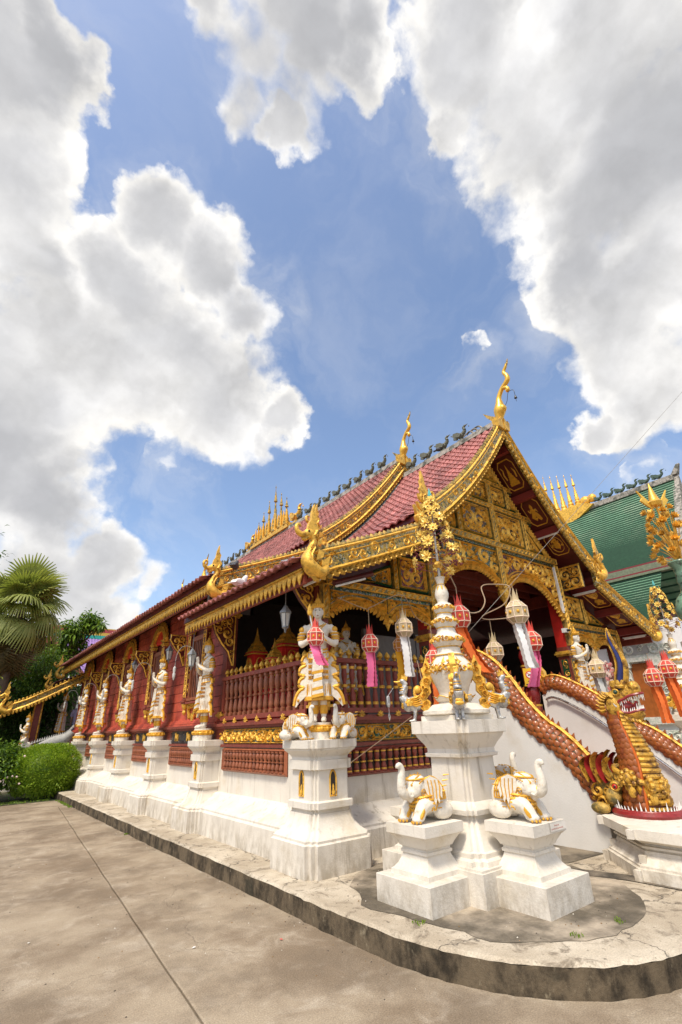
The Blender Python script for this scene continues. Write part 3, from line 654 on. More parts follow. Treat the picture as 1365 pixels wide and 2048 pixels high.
# ================================================================ front gable wall
FG = FY(Y0-.02)
def ubase(name, poly, m, w0=0., w1=.02): b = MB(); b.extr(poly, FG, w0, w1); return H(name, b, m)
def carved(poly, bg, seed, rmax=.16, mirror=None, tries=420, rmin=.032, deep=.045, frame=.05):
    o = ubase('gable_panel', poly, bg, .0, .022)
    f = MB(); f.frame(inset(poly, -.035), FG, frame*.9, .05, 0, .02); ob('panel_border', f, GREEN, o)
    f = MB(); f.frame(poly, FG, frame, .07, 0, .022); ob('panel_frame', f, GOLD, o)
    c = MB(); scrolls(c, inset(poly, frame*.9), FG, seed, rmax, rmin, deep, 0, tries, mirror, .022); ob('panel_carving', c, GOLD, o); return o
def beam(u0, u1, z0, z1, t=.10, seed=1):
    b = MB(); b.extr(rect(u0, u1, z0, z1), FG, -.05, t); o = H('gable_beam', b, GOLDD)
    c = MB(); F2 = lambda u, v, w: FG(u, v, t+w); c.frame(rect(u0, u1, z0, z1), F2, .025, .02)
    k = 0
    for u in row(u0+.03, u1-.03, .14):   # row of carved leaves
        c.ribbon([(u-.06, z0+.03), (u-.01, (z0+z1)/2), (u+.05, z1-.03)], [.02, .06, .01], .03, F2); k += 1
    ob('beam_carving', c, GOLD, o)
    g_ = MB(); g_.extr(rect(u0, u1, z0-.06, z0), FG, 0, t*.6); ob('beam_underline', g_, MOSG, o); return o
def strip(u0, u1, z0, z1, t=.09):
    b = MB(); b.extr(rect(u0, u1, z0, z1), FG, -.02, t); o = H('gable_strip', b, GOLDD); c = MB(); F2 = lambda u, v, w: FG(u, v, t+w); c.frame(rect(u0, u1, z0, z1), F2, .022, .02)
    for v in row(z0+.03, z1-.03, .13): c.ribbon([((u0+u1)/2-.03, v-.06), ((u0+u1)/2, v), ((u0+u1)/2+.03, v+.06)], [.01, .05, .01], .03, F2)
    ob('strip_carving', c, GOLD, o)
def Zu(d): return 8.62-1.36*d+.11*d*d
def Zl(d): e = d-3.1; return 5.09-.44*e+.012*e*e
# backing of the gable
bk = MB(); L_ = [(XC+s*d, Zu(abs(d))-.42) for s, d in [(-1, 2.7), (-1, 1.8), (-1, .9), (-1, .0), (1, .9), (1, 1.8), (1, 2.7)]]
bk.extr([(XC-2.55, 5.4)]+L_+[(XC+2.55, 5.4)], FY(Y0), -.08, .0); H('gable_backing', bk, DRED)
beam(XC-2.5, XC+2.5, 5.48, 5.64, .12); strip(XC-.09, XC+.09, 4.45, 7.2, .10)
for s in (-1, 1):
    q = lambda a, b, c, d: rect(min(XC+s*a, XC+s*b), max(XC+s*a, XC+s*b), c, d)
    carved(q(.14, 1.17, 5.70, 6.48), MOSB, 11+s, .17, XC+s*.655, 500)
    carved([(XC+s*1.42, 5.70), (XC+s*1.92, 5.70), (XC+s*1.42, 6.22)][::s], MOSB, 21+s, .12)
    strip(min(XC+s*1.22, XC+s*1.36), max(XC+s*1.22, XC+s*1.36), 5.66, 6.5, .09)
    carved([(XC+s*.86, 6.72), (XC+s*1.17, 6.72), (XC+s*.86, 7.05)][::s], MOSB, 41+s, .09)
    strip(min(XC+s*.70, XC+s*.80), max(XC+s*.70, XC+s*.80), 6.66, 7.2, .09)
beam(XC-1.75, XC+1.75, 6.50, 6.62, .11); carved(rect(XC-.64, XC+.64, 6.70, 7.18), MOSB, 51, .14, XC, 420); beam(XC-1.05, XC+1.05, 7.20, 7.30, .10)
carved([(XC-.55, 7.36), (XC+.55, 7.36), (XC, 7.95)], MOSB, 61, .12, XC)
# raking frame of the gable under the soffit
rk_ = MB()
for s in (-1, 1):
    pts = [(XC+s*d, Zu(d)-.40) for d in [.02+.2*i for i in range(13)]]; rk_.ribbon(pts, .11, .05, FG, 0, .03); rk_.ribbon([(u, v-.09) for u, v in pts], .05, .04, FG, 0, .03)
    for i in range(38):
        d = .05+.064*i; rk_.ell((XC+s*d, Y0-.10, Zu(d)-.40), .026, 0, 6, 4)
H('gable_rake', rk_, GOLD)
# arches of the central bay
def arch_pts(u0, u1, zs, ze, zp, k=20):
    out = []
    for i in range(k+1):
        t = i/k; base = zs+(ze-zs)*t; out.append((u0+(u1-u0)*t, base+(zp-(zs+ze)/2)*(1-abs(2*t-1)**2.3)))
    return out
def arch(u0, u1, zs, ze, zp, ztop, bg, seed, rmax=.16, nm='arch_spandrel'):
    ap = arch_pts(u0, u1, zs, ze, zp); poly = ap+[(u1, ztop), (u0, ztop)]
    # spandrel as quads following the arch
    b = MB()
    for i in range(len(ap)-1): b.extr([ap[i], ap[i+1], (ap[i+1][0], ztop), (ap[i][0], ztop)], FG, 0, .03)
    o = H(nm, b, bg)
    c = MB(); off = [(u, v+.16) for u, v in ap]
    scrolls(c, off+[(u1-.03, ztop-.03), (u0+.03, ztop-.03)], FG, seed, rmax, .03, .05, 0, 420, None, .03)
    c.frame(off+[(u1-.01, ztop-.01), (u0+.01, ztop-.01)], FG, .035, .05, 0, .03); ob('spandrel_carving', c, GOLD, o)
    r = MB(); r.ribbon([(u, v+.10) for u, v in ap], .07, .07, FG, 0, .03); r.ribbon([(u, v+.035) for u, v in ap], .05, .09, FG, 0, .03)
    L = sum(math.hypot(ap[i+1][0]-ap[i][0], ap[i+1][1]-ap[i][1]) for i in range(len(ap)-1)); k = int(L/.085)
    for i in range(k):   # fringe of flame leaves along the arch
        t = (i+.5)/k*(len(ap)-1); j = int(t); a, b2 = ap[j], ap[min(j+1, len(ap)-1)]; f_ = t-j; u = a[0]+(b2[0]-a[0])*f_; v = a[1]+(b2[1]-a[1])*f_; du, dv = b2[0]-a[0], b2[1]-a[1]; l = math.hypot(du, dv) or 1; nx, ny = dv/l, -du/l
        r.ribbon([(u+nx*-.03, v+ny*-.03), (u+nx*.03+du/l*.02, v+ny*.03+dv/l*.02), (u+nx*.085, v+ny*.085)], [.05, .075, .01], .07, FG, 0, .02)
    ob('arch_rim', r, GOLD, o); return o
def pendant(u, z, s=1):
    p = MB(); p.lathe([(.0, -.34*s), (.02*s, -.30*s), (.05*s, -.2*s), (.11*s, -.08*s), (.13*s, .02*s), (.10*s, .12*s)], 8, 0, Matrix.Translation((u, Y0-.04, z)))
    for k in range(5): p.ell((u+(-.08+.04*k)*s, Y0-.12, z-.02*s), (.03*s, .03, .08*s), 0, 6, 4)
    H('arch_pendant', p, GOLD)
for s in (-1, 1):
    a, b_ = XC+s*2.36, XC+s*.02; arch(min(a, b_), max(a, b_), 4.02 if s < 0 else 4.42, 4.42 if s < 0 else 4.02, 4.86, 5.42, MOSG if s < 0 else MOSR, 70+s, .17)
    carved_ = None
pendant(XC, 4.42)
# side bays: arch panel, beam, triangle and square panels
for s in (-1, 1):
    def U(a, b): a, b = XC+s*a, XC+s*b; return (min(a, b), max(a, b))
    for (a, b_, sd_) in ((4.92, 3.66, 81), (3.62, 2.56, 83)):
        u0, u1 = U(a, b_); arch(u0, u1, 3.40, 3.40, 3.64, 3.84, MOSG, sd_+s, .09)
    pendant(XC+s*3.64, 3.42, .5); u0, u1 = U(5.0, 2.5); beam(u0, u1, 3.88, 4.0, .10)
    u0, u1 = U(3.30, 2.56); carved(rect(u0, u1, 4.08, 4.70), MOSR if s < 0 else MOSB, 91+s, .15, (u0+u1)/2, 420); u0, u1 = U(3.46, 3.36); strip(u0, u1, 4.02, 4.68, .09)
    carved([(XC+s*4.35, 4.08), (XC+s*3.52, 4.08), (XC+s*3.52, 4.44)][::-s], MOSG, 95+s, .10)
    u0, u1 = U(2.52, 2.36); strip(u0, u1, 3.42, 5.46, .10); u0, u1 = U(5.06, 4.94); strip(u0, u1, 3.34, 3.9, .09)
    bkk = MB(); bkk.extr([(XC+s*5.0, 3.86), (XC+s*2.36, 3.86), (XC+s*2.36, 4.98), (XC+s*3.1, 4.80), (XC+s*5.0, 4.02)][::-s], FY(Y0), -.06, 0); H('bay_backing', bkk, DRED)
    # clerestory side panel between the two roofs, facing the stairs' axis
    xx = XC+s*2.62; Fs = FX(xx) if s > 0 else FXp(xx); q = MB(); py = rect(5.55, 6.16, 4.80, 5.42); q.extr(py, Fs, -.05, .0); po = H('step_panel', q, MOSB)
    c = MB(); c.frame(py, Fs, .05, .04); scrolls(c, inset(py, .04), Fs, 14, .13, .03, .04, 0, 300); ob('panel_carving', c, GOLD, po)
# ---- inside of the porch
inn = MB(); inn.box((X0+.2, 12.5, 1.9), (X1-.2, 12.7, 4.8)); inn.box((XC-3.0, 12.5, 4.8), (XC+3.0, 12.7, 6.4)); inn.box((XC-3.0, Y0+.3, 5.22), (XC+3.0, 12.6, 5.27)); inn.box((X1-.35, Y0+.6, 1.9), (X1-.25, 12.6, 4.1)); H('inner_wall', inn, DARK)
for i in range(6): bm = MB(); bm.box((XC-2.9, 6.8+i*.45, 4.9), (XC+2.9, 6.92+i*.45, 5.06)); H('ceiling_beam', bm, WOODR)
for x in (7.6, 9.4, 11.2): bm = MB(); bm.box((x-.07, 6.4, 5.06), (x+.07, 9.55, 5.2)); H('ceiling_beam', bm, WOODR)
for s in (-1, 1): bm = MB(); bm.box((XC+s*2.95-.06, 6.3, 4.6), (XC+s*2.95+.06, 9.6, 4.9)); H('ceiling_beam', bm, WOODR)
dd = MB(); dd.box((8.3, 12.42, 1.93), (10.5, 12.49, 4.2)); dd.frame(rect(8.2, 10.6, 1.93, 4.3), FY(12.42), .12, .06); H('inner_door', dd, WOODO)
hp = MB()
for x in (8.6, 9.4, 10.2): hp.frame(rect(x-.35, x+.35, 2.1, 4.1), FY(12.41), .05, .03); scrolls(hp, rect(x-.28, x+.28, 2.2, 4.0), FY(12.41), int(x*10), .14, .04, .02, 0, 160)
H('door_carving', hp, GOLD)
# red and gold shrines kept in the porch corner
def shrine(x, y, hh, s=1.0, nm='red and gold shrine'):
    r = MB(); r2 = MB(); z = 2.42; mould(r, [(.56*s, 1.92), (.56*s, 2.36), (.52*s, 2.42)], lambda h: square(h), (x, y))
    pr = [(.50, 0), (.50, .12), (.44, .15), (.44, .3), (.5, .33), (.5, .4), (.42, .44), (.34, .5), (.34, 1.1), (.42, 1.13), (.42, 1.2)]
    mould(r, [(h*s, z+q*hh) for h, q in pr], lambda h: square(h, .04*s, 2), (x, y))
    for (q, e) in ((.12, .52), (.33, .52), (.42, .46), (1.12, .45)): mould(r2, [(e*s, z+q*hh), (e*s, z+(q+.03)*hh)], lambda h: square(h, .04*s, 2), (x, y))
    for Fq in (FY(y-.34*s), FX(x-.34*s)):
        c0 = x if Fq(0, 0, 0)[1] == y-.34*s else y
        ar = [(c0-.2*s, z+.52*hh), (c0+.2*s, z+.52*hh)]+[(c0+.2*s*math.cos(a), z+.85*hh+.2*hh*math.sin(a)) for a in [PI*i/8 for i in range(9)]]; r2.frame(ar, Fq, .05*s, .04)
        scrolls(r2, inset(ar, .05*s), Fq, 3, .08*s, .02, .03, 0, 80)
    mould(r2, [(.40*s, z+1.2*hh), (.30*s, z+1.3*hh), (.32*s, z+1.32*hh), (.2*s, z+1.42*hh), (.22*s, z+1.44*hh), (.1*s, z+1.55*hh), (.03*s, z+1.8*hh), (.004*s, z+1.95*hh)], lambda h: square(h, .03*s*(h/.4), 2), (x, y)); return r, r2
for i, (x, y, hh, s_, lb) in enumerate(((4.98, 9.5, .72, .46, 'red and gold tiered shrine farthest inside the porch'), (5.35, 8.85, .80, .58, 'tall red and gold shrine in the middle of the porch row'), (5.75, 7.9, .80, .62, 'red and gold shrine nearest the corner angel'), (4.85, 8.5, .52, .34, 'small red and gold shrine just behind the side balustrade'))):
    r, r2 = shrine(x, y, hh, s_); sh = root('shrine', (x, y, 1.93), lb, 'shrine', 'shrines in the porch'); ob('shrine_body', r, RED, sh); ob('shrine_gilding', r2, GOLD, sh)
# board panels seen behind the railing
gp = MB(); gp.box((6.5, 7.6, 1.93), (7.9, 7.64, 3.5)); gp.box((6.4, 7.58, 1.93), (6.5, 7.66, 3.6)); gp.box((7.9, 7.58, 1.93), (8.0, 7.66, 3.6)); gp.box((6.5, 7.58, 2.75), (7.9, 7.66, 2.82)); sgp = ob('notice_screen', gp, mat('grey_screen', (.16, .145, .13), .6)); tag(sgp, 'plain grey framed screen standing behind the front balustrade', 'screen')
# ================================================================ roofs
def dZ(Z, d): return (Z(d+.01)-Z(d-.01))/.02
roof = root_roof = None
tl = MB(); U6 = 6; tv = []
for r_ in range(2):
    for i in range(U6+1):
        u = i/U6; tv.append(((u-.5)*.215, (0, .235)[r_], .026*math.sin(2*PI*u+.4)+(.006, .034)[r_]))
for i in range(U6+1): u = i/U6; tv.append(((u-.5)*.215, .235, .026*math.sin(2*PI*u+.4)+.006))
tl.add(tv, [(i, i+1, U6+2+i, U6+1+i) for i in range(U6)]+[(U6+1+i, U6+2+i, 2*U6+3+i, 2*U6+2+i) for i in range(U6)])
TILEM = mesh_of('roof_tile', tl, TILE, 50)
def tile_frame(Z, dz, d, y, s=-1):
    k = dZ(Z, d); t = Vector((s, 0, k)).normalized(); n_ = Vector((-s*k, 0, 1)).normalized() if s > 0 else Vector((k, 0, 1)).normalized()
    xa = Vector((0, 1, 0)); o = Vector((XC+s*d, y, Z(d)+dz))+n_*.02
    return Matrix(((xa.x, t.x, n_.x, o.x), (xa.y, t.y, n_.y, o.y), (xa.z, t.z, n_.z, o.z), (0, 0, 0, 1)))
def rows_of(Z, d0, d1, st=.20):
    out = []; d = d0
    while d < d1-.1: out.append(d); d += st/math.hypot(1, dZ(Z, d))
    return out
def section(y0, y1, dz, lo0, lo1, n_ind=0, tiles=True):
    global tcount
    b = MB()
    def prof(Z, d0, d1, ya, yb):
        ds = [d0+(d1-d0)*i/12 for i in range(13)]
        for s in (-1, 1):
            b.loft([[(XC+s*d, ya, Z(d)+dz), (XC+s*d, yb, Z(d)+dz), (XC+s*d, yb, Z(d)+dz-.10), (XC+s*d, ya, Z(d)+dz-.10)] for d in ds], 0)
    prof(Zu, 0.0, 3.42, y0, y1); prof(Zl, 3.05, 5.85, lo0, lo1)
    ro = H('roof', b, DRED, smooth=30); stuff = MB(); rr_ = random.Random(7)
    cand = []
    for Z, d0, d1, ya, yb, up in ((Zu, .06, 3.46, y0+.10, y1, 1), (Zl, 3.2, 5.9, lo0+.06, lo1, 0)):
        k = int((yb-ya)/.20)
        for d in rows_of(Z, d0, d1):
            for j in range(k): cand.append((up, d, ya+.1+j*(yb-ya-.1)/k, Z))
    if not tiles: cand = []
    cand.sort(key=lambda c: (-c[0], -c[1], c[2]))
    for i, (up, d, y, Z) in enumerate(cand):
        M_ = tile_frame(Z, dz, d, y) @ Matrix.Translation((0, 0, rr_.uniform(-.004, .006))) @ Matrix.Rotation(rr_.uniform(-.012, .012), 4, 'Z')
        if i < n_ind: inst('roof_tile', TILEM, M_, ro)
        else: stuff.add(tv, [(i_, i_+1, U6+2+i_, U6+1+i_) for i_ in range(U6)]+[(U6+1+i_, U6+2+i_, 2*U6+3+i_, 2*U6+2+i_) for i_ in range(U6)], 0, M_)
    if stuff.v: ob('roof_tiling', stuff, TILE, ro, 50, False, 'stuff')
    # right-hand slopes: plain tiled sheet with ribs
    rs = MB()
    for Z, d0, d1, ya, yb in ((Zu, .05, 3.5, y0+.1, y1), (Zl, 3.2, 5.9, lo0+.05, lo1)):
        ds = rows_of(Z, d0, d1, .22)+[d1]
        for a, c in zip(ds[:-1], ds[1:]): rs.add([(XC+a, ya, Z(a)+dz+.02), (XC+a, yb, Z(a)+dz+.02), (XC+c, yb, Z(c)+dz+.06), (XC+c, ya, Z(c)+dz+.06), (XC+c, yb, Z(c)+dz+.02), (XC+c, ya, Z(c)+dz+.02)], [(0, 1, 2, 3), (3, 2, 4, 5)])
    ob('far_slope_tiling', rs, TILE, ro, 0, False, 'stuff')
    # ridge cap
    rc = MB(); k = 0
    rc.loft([[(XC-.12, y, 8.55+dz), (XC-.10, y, 8.70+dz), (XC, y, 8.74+dz), (XC+.10, y, 8.70+dz), (XC+.12, y, 8.55+dz)] for y in [y0+.05+(y1-y0-.05)*i/20 for i in range(21)]], 0); ob('ridge_cap', rc, RIDGE, ro)
    # eave fascia, gilded lace and end tiles (left eaves)
    for Z, d, ya, yb in ((Zl, 5.80, lo0+.1, lo1), (Zu, 3.36, y0+.1, y1)): e = MB(); e.box((XC-d-.02, ya, Z(d)+dz-.13), (XC-d+.06, yb, Z(d)+dz-.03)); e.box((XC-d+.02, ya, Z(d)+dz-.34), (XC-d+.07, yb, Z(d)+dz-.129), 0); ob('eave_fascia', e, WOODR, ro)
    e = MB(); e.box((XC+5.78, lo0+.1, Zl(5.8)+dz-.34), (XC+5.84, lo1, Zl(5.8)+dz-.03)); ob('eave_fascia', e, WOODR, ro)
    for Z, d, ya, yb in ((Zl, 5.80, lo0+.1, lo1), (Zu, 3.36, y0+.1, y1)): g_ = MB(); g_.box((XC-d-.005, ya, Z(d)+dz-.215), (XC-d+.02, yb, Z(d)+dz-.13)); g_.box((XC-d-.03, ya, Z(d)+dz-.145), (XC-d+.02, yb, Z(d)+dz-.12)); ob('eave_band', g_, GOLD, ro)
    for Z, d, ya, yb, st in ((Zl, 5.80, lo0+.1, lo1, .14), (Zu, 3.36, y0+.1, min(y1, y0+4), .14)):
        for y in row(ya, yb, st): inst('eave_pendant', PEND, Matrix.Translation((XC-d, y, Z(d)+dz-.20)), ro)
    return ro
pe = MB(); pe.add([(-.01, -.065, 0), (-.035, 0, .02), (-.01, .065, 0), (-.02, .05, -.07), (-.045, 0, -.05), (-.02, -.05, -.07), (-.015, .0, -.155), (.01, -.06, 0), (.01, .06, 0), (.0, 0, -.15)],
    [(0, 1, 4, 5), (1, 2, 3, 4), (5, 4, 6), (4, 3, 6), (7, 9, 8), (0, 5, 6, 9, 7), (2, 8, 9, 6, 3)]); PEND = mesh_of('eave_pendant', pe, GOLD, 20)
# ---- bargeboards
cb = MB(); cb.lathe([(.045, 0), (.055, .03), (.035, .07), (.0, .10)], 6); CREST = mesh_of('crest_bead', cb, GOLDD)
fr = MB(); F0 = lambda u, v, w: (u, -w, v)
fr.ribbon([(-.05, .0), (-.03, -.055), (.015, -.075), (.045, -.05), (.035, -.02), (.01, -.025)], [.07, .075, .06, .05, .035, .02], .05, F0, 0); fr.extr([(-.06, .03), (.05, .03), (.03, -.06), (-.02, -.08)], F0, -.03, .0, 0); FRINGE = mesh_of('fringe_curl', fr, mat('aged_gilt', (.60, .36, .06), .5, .35, .4, 16, .4, 60, col2=(.2, .14, .04), c2=(.45, .66), c2s=8))
def board(yb, Z, dz, d0, d1, s, th=.36, fine=True, sides=(1,)):
    ds = [d0+(d1-d0)*i/22 for i in range(23)]; b = MB()
    b.loft([[(XC+s*d, yb-.07, Z(d)+dz+.07), (XC+s*d, yb+.03, Z(d)+dz+.07), (XC+s*d, yb+.03, Z(d)+dz+.07-th), (XC+s*d, yb-.07, Z(d)+dz+.07-th)] for d in ds], 0)
    o = H('bargeboard', b, MOSY, smooth=30); F = FY(yb-.07); t_ = MB()
    pts = [(XC+s*d, Z(d)+dz) for d in ds]
    t_.ribbon([(u, v+.05) for u, v in pts], .05, .03, F); t_.ribbon([(u, v-.04) for u, v in pts], .025, .025, F); t_.ribbon([(u, v+.07-th+.03) for u, v in pts], .06, .035, F); ob('board_moulding', t_, GOLD, o)
    L = sum(math.hypot(ds[i+1]-ds[i], Z(ds[i+1])-Z(ds[i])) for i in range(22))
    def at(q):
        t = q*22; j = min(21, int(t)); return ds[j]+(ds[j+1]-ds[j])*(t-j)
    k = int(L/.105)
    for i in range(k):
        d = at((i+.5)/k); an = math.atan2(dZ(Z, d), 1)
        M_ = Matrix.Translation((XC+s*d, yb-.02, Z(d)+dz+.06)) @ Matrix.Rotation(-an*s, 4, 'Y')
        inst('crest_bead', CREST, M_, o)
    k = int(L/.125)
    for i in range(k):
        d = at((i+.5)/k); an = math.atan2(dZ(Z, d), 1)
        M_ = Matrix.Translation((XC+s*d, yb-.06, Z(d)+dz+.07-th)) @ Matrix.Rotation(-an*s, 4, 'Y') @ Matrix.Scale(-s if s else 1, 4, (1, 0, 0))
        inst('fringe_curl', FRINGE, M_, o)
    # small dark crevices: carved scrolls along the board
    c = MB(); q = [(u, v+.02) for u, v in pts]+[(u, v+.12-th) for u, v in pts[::-1]]; scrolls(c, q, F, int(abs(yb*10)+d0*7+s), .075, .028, .022, 0, 520 if fine else 160); ob('board_carving', c, GOLD, o); return o
section(5.45, 8.95, 0, 5.45, 10.1, 300)
section(8.87, 24.6, .62, 8.87, 24.6, 0)
section(24.6, 28.2, 0, 24.6, 28.2, 0)
for s in (-1, 1):
    board(5.45, Zu, 0, 0.0, 3.35, s, .40); board(5.45, Zl, 0, 3.0, 5.75, s, .36)
    if s < 0: board(8.87, Zu, .62, 0, 3.35, s, .40); board(8.87, Zl, .62, 3.0, 5.75, s, .36)
    else: board(8.87, Zu, .62, 0, 1.3, s, .40, False)
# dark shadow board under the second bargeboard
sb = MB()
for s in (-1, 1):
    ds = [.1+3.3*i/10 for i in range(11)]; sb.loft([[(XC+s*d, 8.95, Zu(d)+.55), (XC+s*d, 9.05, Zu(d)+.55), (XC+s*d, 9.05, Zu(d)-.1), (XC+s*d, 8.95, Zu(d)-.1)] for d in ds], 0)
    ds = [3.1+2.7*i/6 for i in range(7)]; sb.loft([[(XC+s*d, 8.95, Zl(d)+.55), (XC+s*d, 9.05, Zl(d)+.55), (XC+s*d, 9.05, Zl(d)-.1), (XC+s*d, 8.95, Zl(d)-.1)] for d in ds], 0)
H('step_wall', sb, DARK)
# lead flashing where the lower roof meets the step
fs_ = MB(); ds = [.3+3.05*i/12 for i in range(13)]; fs_.loft([[(XC-d, 8.86, Zu(d)+.10), (XC-d, 8.96, Zu(d)+.10), (XC-d, 8.96, Zu(d)+.02), (XC-d, 8.70, Zu(d)+.03)] for d in ds], 0); H('flashing', fs_, GREYST)
# wall between the two roof tiers
for (ya, yb, dz) in ((5.55, 8.9, 0), (8.95, 24.5, .62)):
    for s in (-1, 1): tw = MB(); tw.box((XC+s*3.22-.05, ya, 4.75+dz), (XC+s*3.22+.05, yb, 5.3+dz)); H('tier_wall', tw, DRED)
cl = MB()
for (ya, yb, dz) in ((5.55, 8.85, 0), (9.0, 13, .62)): cl.box((XC-3.31, ya, 4.98+dz), (XC-3.275, yb, 5.24+dz)); scrolls(cl, rect(ya, yb, 5.0+dz, 5.22+dz), FX(XC-3.31), 3, .10, .03, .03, 0, 300)
H('tier_carving', cl, GOLD)
# ---- soffit of the porch gable: panels with gilt figures between purlins
def soffit(Z, d0, d1, s, fig, seed):
    F = lambda u, v, w: (XC+s*u, v, Z(u)-.105-w)
    n_ = 6; q = MB(); us = [d0+(d1-d0)*i/n_ for i in range(n_+1)]
    q.loft([[F(u, 5.58, 0), F(u, 6.12, 0), F(u, 6.12, .015), F(u, 5.58, .015)] for u in us], 0); o = H('soffit_panel', q, DRED)
    c = MB(); k = .09; pl_ = [(d0+.05+k, 5.62), (d1-.05-k, 5.62), (d1-.05, 5.62+k), (d1-.05, 6.08-k), (d1-.05-k, 6.08), (d0+.05+k, 6.08), (d0+.05, 6.08-k), (d0+.05, 5.62+k)]
    c.frame(pl_, F, .022, .012, 0, .015)
    m_ = (d0+d1)/2; v0 = 5.85; W = (d1-d0)/2-.13; G = lambda u, v, w: F(m_+u*W, v0+v*.17, .015+w)
    S = lambda pts, wd: c.ribbon([(m_+a*W, v0+b*.17) for a, b in pts], [x*.17 for x in wd] if isinstance(wd, list) else wd*.17, .012, F, 0, .015)
    if fig == 'chedi':
        for a, wd in ((.8, 1.5), (.6, 1.25), (.4, 1.0), (.2, .8), (0, .62), (-.2, .42)): S([(a, -wd/2), (a, wd/2)], .35)
        S([(-.2, 0), (-1, 0)], [.4, .05]); S([(.3, .8), (-.2, .9), (-.6, .7), (-.9, .9)], [.2, .25, .2, .05]); S([(.3, -.8), (-.2, -.9), (-.6, -.7)], [.2, .25, .05])
    elif fig == 'deity':
        S([(-.75, 0), (-.6, .03), (-.45, 0)], [.3, .5, .3]); S([(-.9, 0), (-.72, 0)], [.05, .35]); S([(-.45, .05), (-.1, .1), (.15, .0)], [.5, .75, .6]); S([(.1, .1), (.45, .5), (.75, .1)], [.6, .55, .4]); S([(.1, -.1), (.5, -.3), (.85, -.5)], [.6, .6, .35]); S([(-.3, .3), (-.1, .6), (-.4, .7)], [.25, .22, .15]); S([(-.3, -.3), (-.05, -.6), (-.35, -.45)], [.25, .22, .15])
    elif fig == 'oval':
        S([(math.cos(a), .95*math.sin(a)) for a in [2*PI*i/20 for i in range(21)]], .10); S([(-.7, 0), (-.5, 0)], [.35, .4]); S([(-.45, 0), (0, .05), (.4, 0)], [.5, .6, .9]); scrolls(c, [(m_+W*.9*math.cos(a), v0+.15*math.sin(a)) for a in [2*PI*i/14 for i in range(14)]], F, seed, .07, .02, .012, 0, 120, None, .015)
    else:
        S([(.8, -.7), (.8, .7)], .25); S([(.75, -.3), (.4, -.45), (.1, -.2)], [.3, .5, .2]); S([(.75, .3), (.4, .45), (.1, .2)], [.3, .5, .2]); S([(.6, 0), (.1, 0)], [.5, .3])
        for a in range(7): S([(.05, 0), (-.35, -.6+.2*a), (-.8, -.8+.27*a)], [.12, .15, .22])
    ob('gilt_figure', c, OCHRE, o)
for s in (-1, 1):
    for (Z, d0, d1, fig) in ((Zu, .42, 1.08, 'chedi'), (Zu, 1.2, 1.86, 'deity'), (Zu, 1.98, 2.62, 'oval'), (Zl, 3.3, 4.2, 'vase'), (Zl, 4.34, 5.2, 'vase')): soffit(Z, d0, d1, s, fig, int(d0*10))
    PUM = mat('red_purlin', (.22, .03, .025), .5)
    for Z, d in ((Zu, 1.14), (Zu, 1.92), (Zl, 3.22), (Zl, 4.27), (Zl, 5.3), (Zl, 5.55), (Zu, .30)): pu = MB(); pu.box((XC+s*d-.06, 5.5, Z(d)-.30), (XC+s*d+.06, Y0, Z(d)-.11)); H('purlin', pu, PUM)
    for Z, d in ((Zu, 1.90), (Zl, 3.12), (Zl, 5.42)):
        lt = MB(); lt.tube([(XC+s*d, 5.55, Z(d)-.34), (XC+s*d, 6.1, Z(d)-.34)], .018, 8); lt.box((XC+s*d-.03, 5.52, Z(d)-.325), (XC+s*d+.03, 6.13, Z(d)-.30)); H('tube_light', lt, LAMPW)
tp = MB(); tp.tube([(XC+2.3, Y0-.14, 5.35), (XC+2.34, Y0-.14, 4.25)], .016, 8); tp.box((XC+2.30, Y0-.13, 4.2), (XC+2.37, Y0-.09, 5.4)); H('tube_light', tp, LAMPW)
tp = MB(); tp.tube([(4.3, 5.75, 3.80), (5.1, 5.75, 4.08)], .045, 8); tp.tube([(4.3, 5.70, 3.74), (4.9, 5.70, 3.95)], .018, 8, 1); H('eave_beam_light', tp, [DRED, LAMPW])
scm = MB(); scm.box((11.62, Y0-.12, 3.72), (11.78, Y0-.02, 3.82)); scm.tube([(11.70, Y0-.12, 3.77), (11.70, Y0-.2, 3.76)], .03, 8, 1); H('security_camera', scm, [LAMPW, METAL])
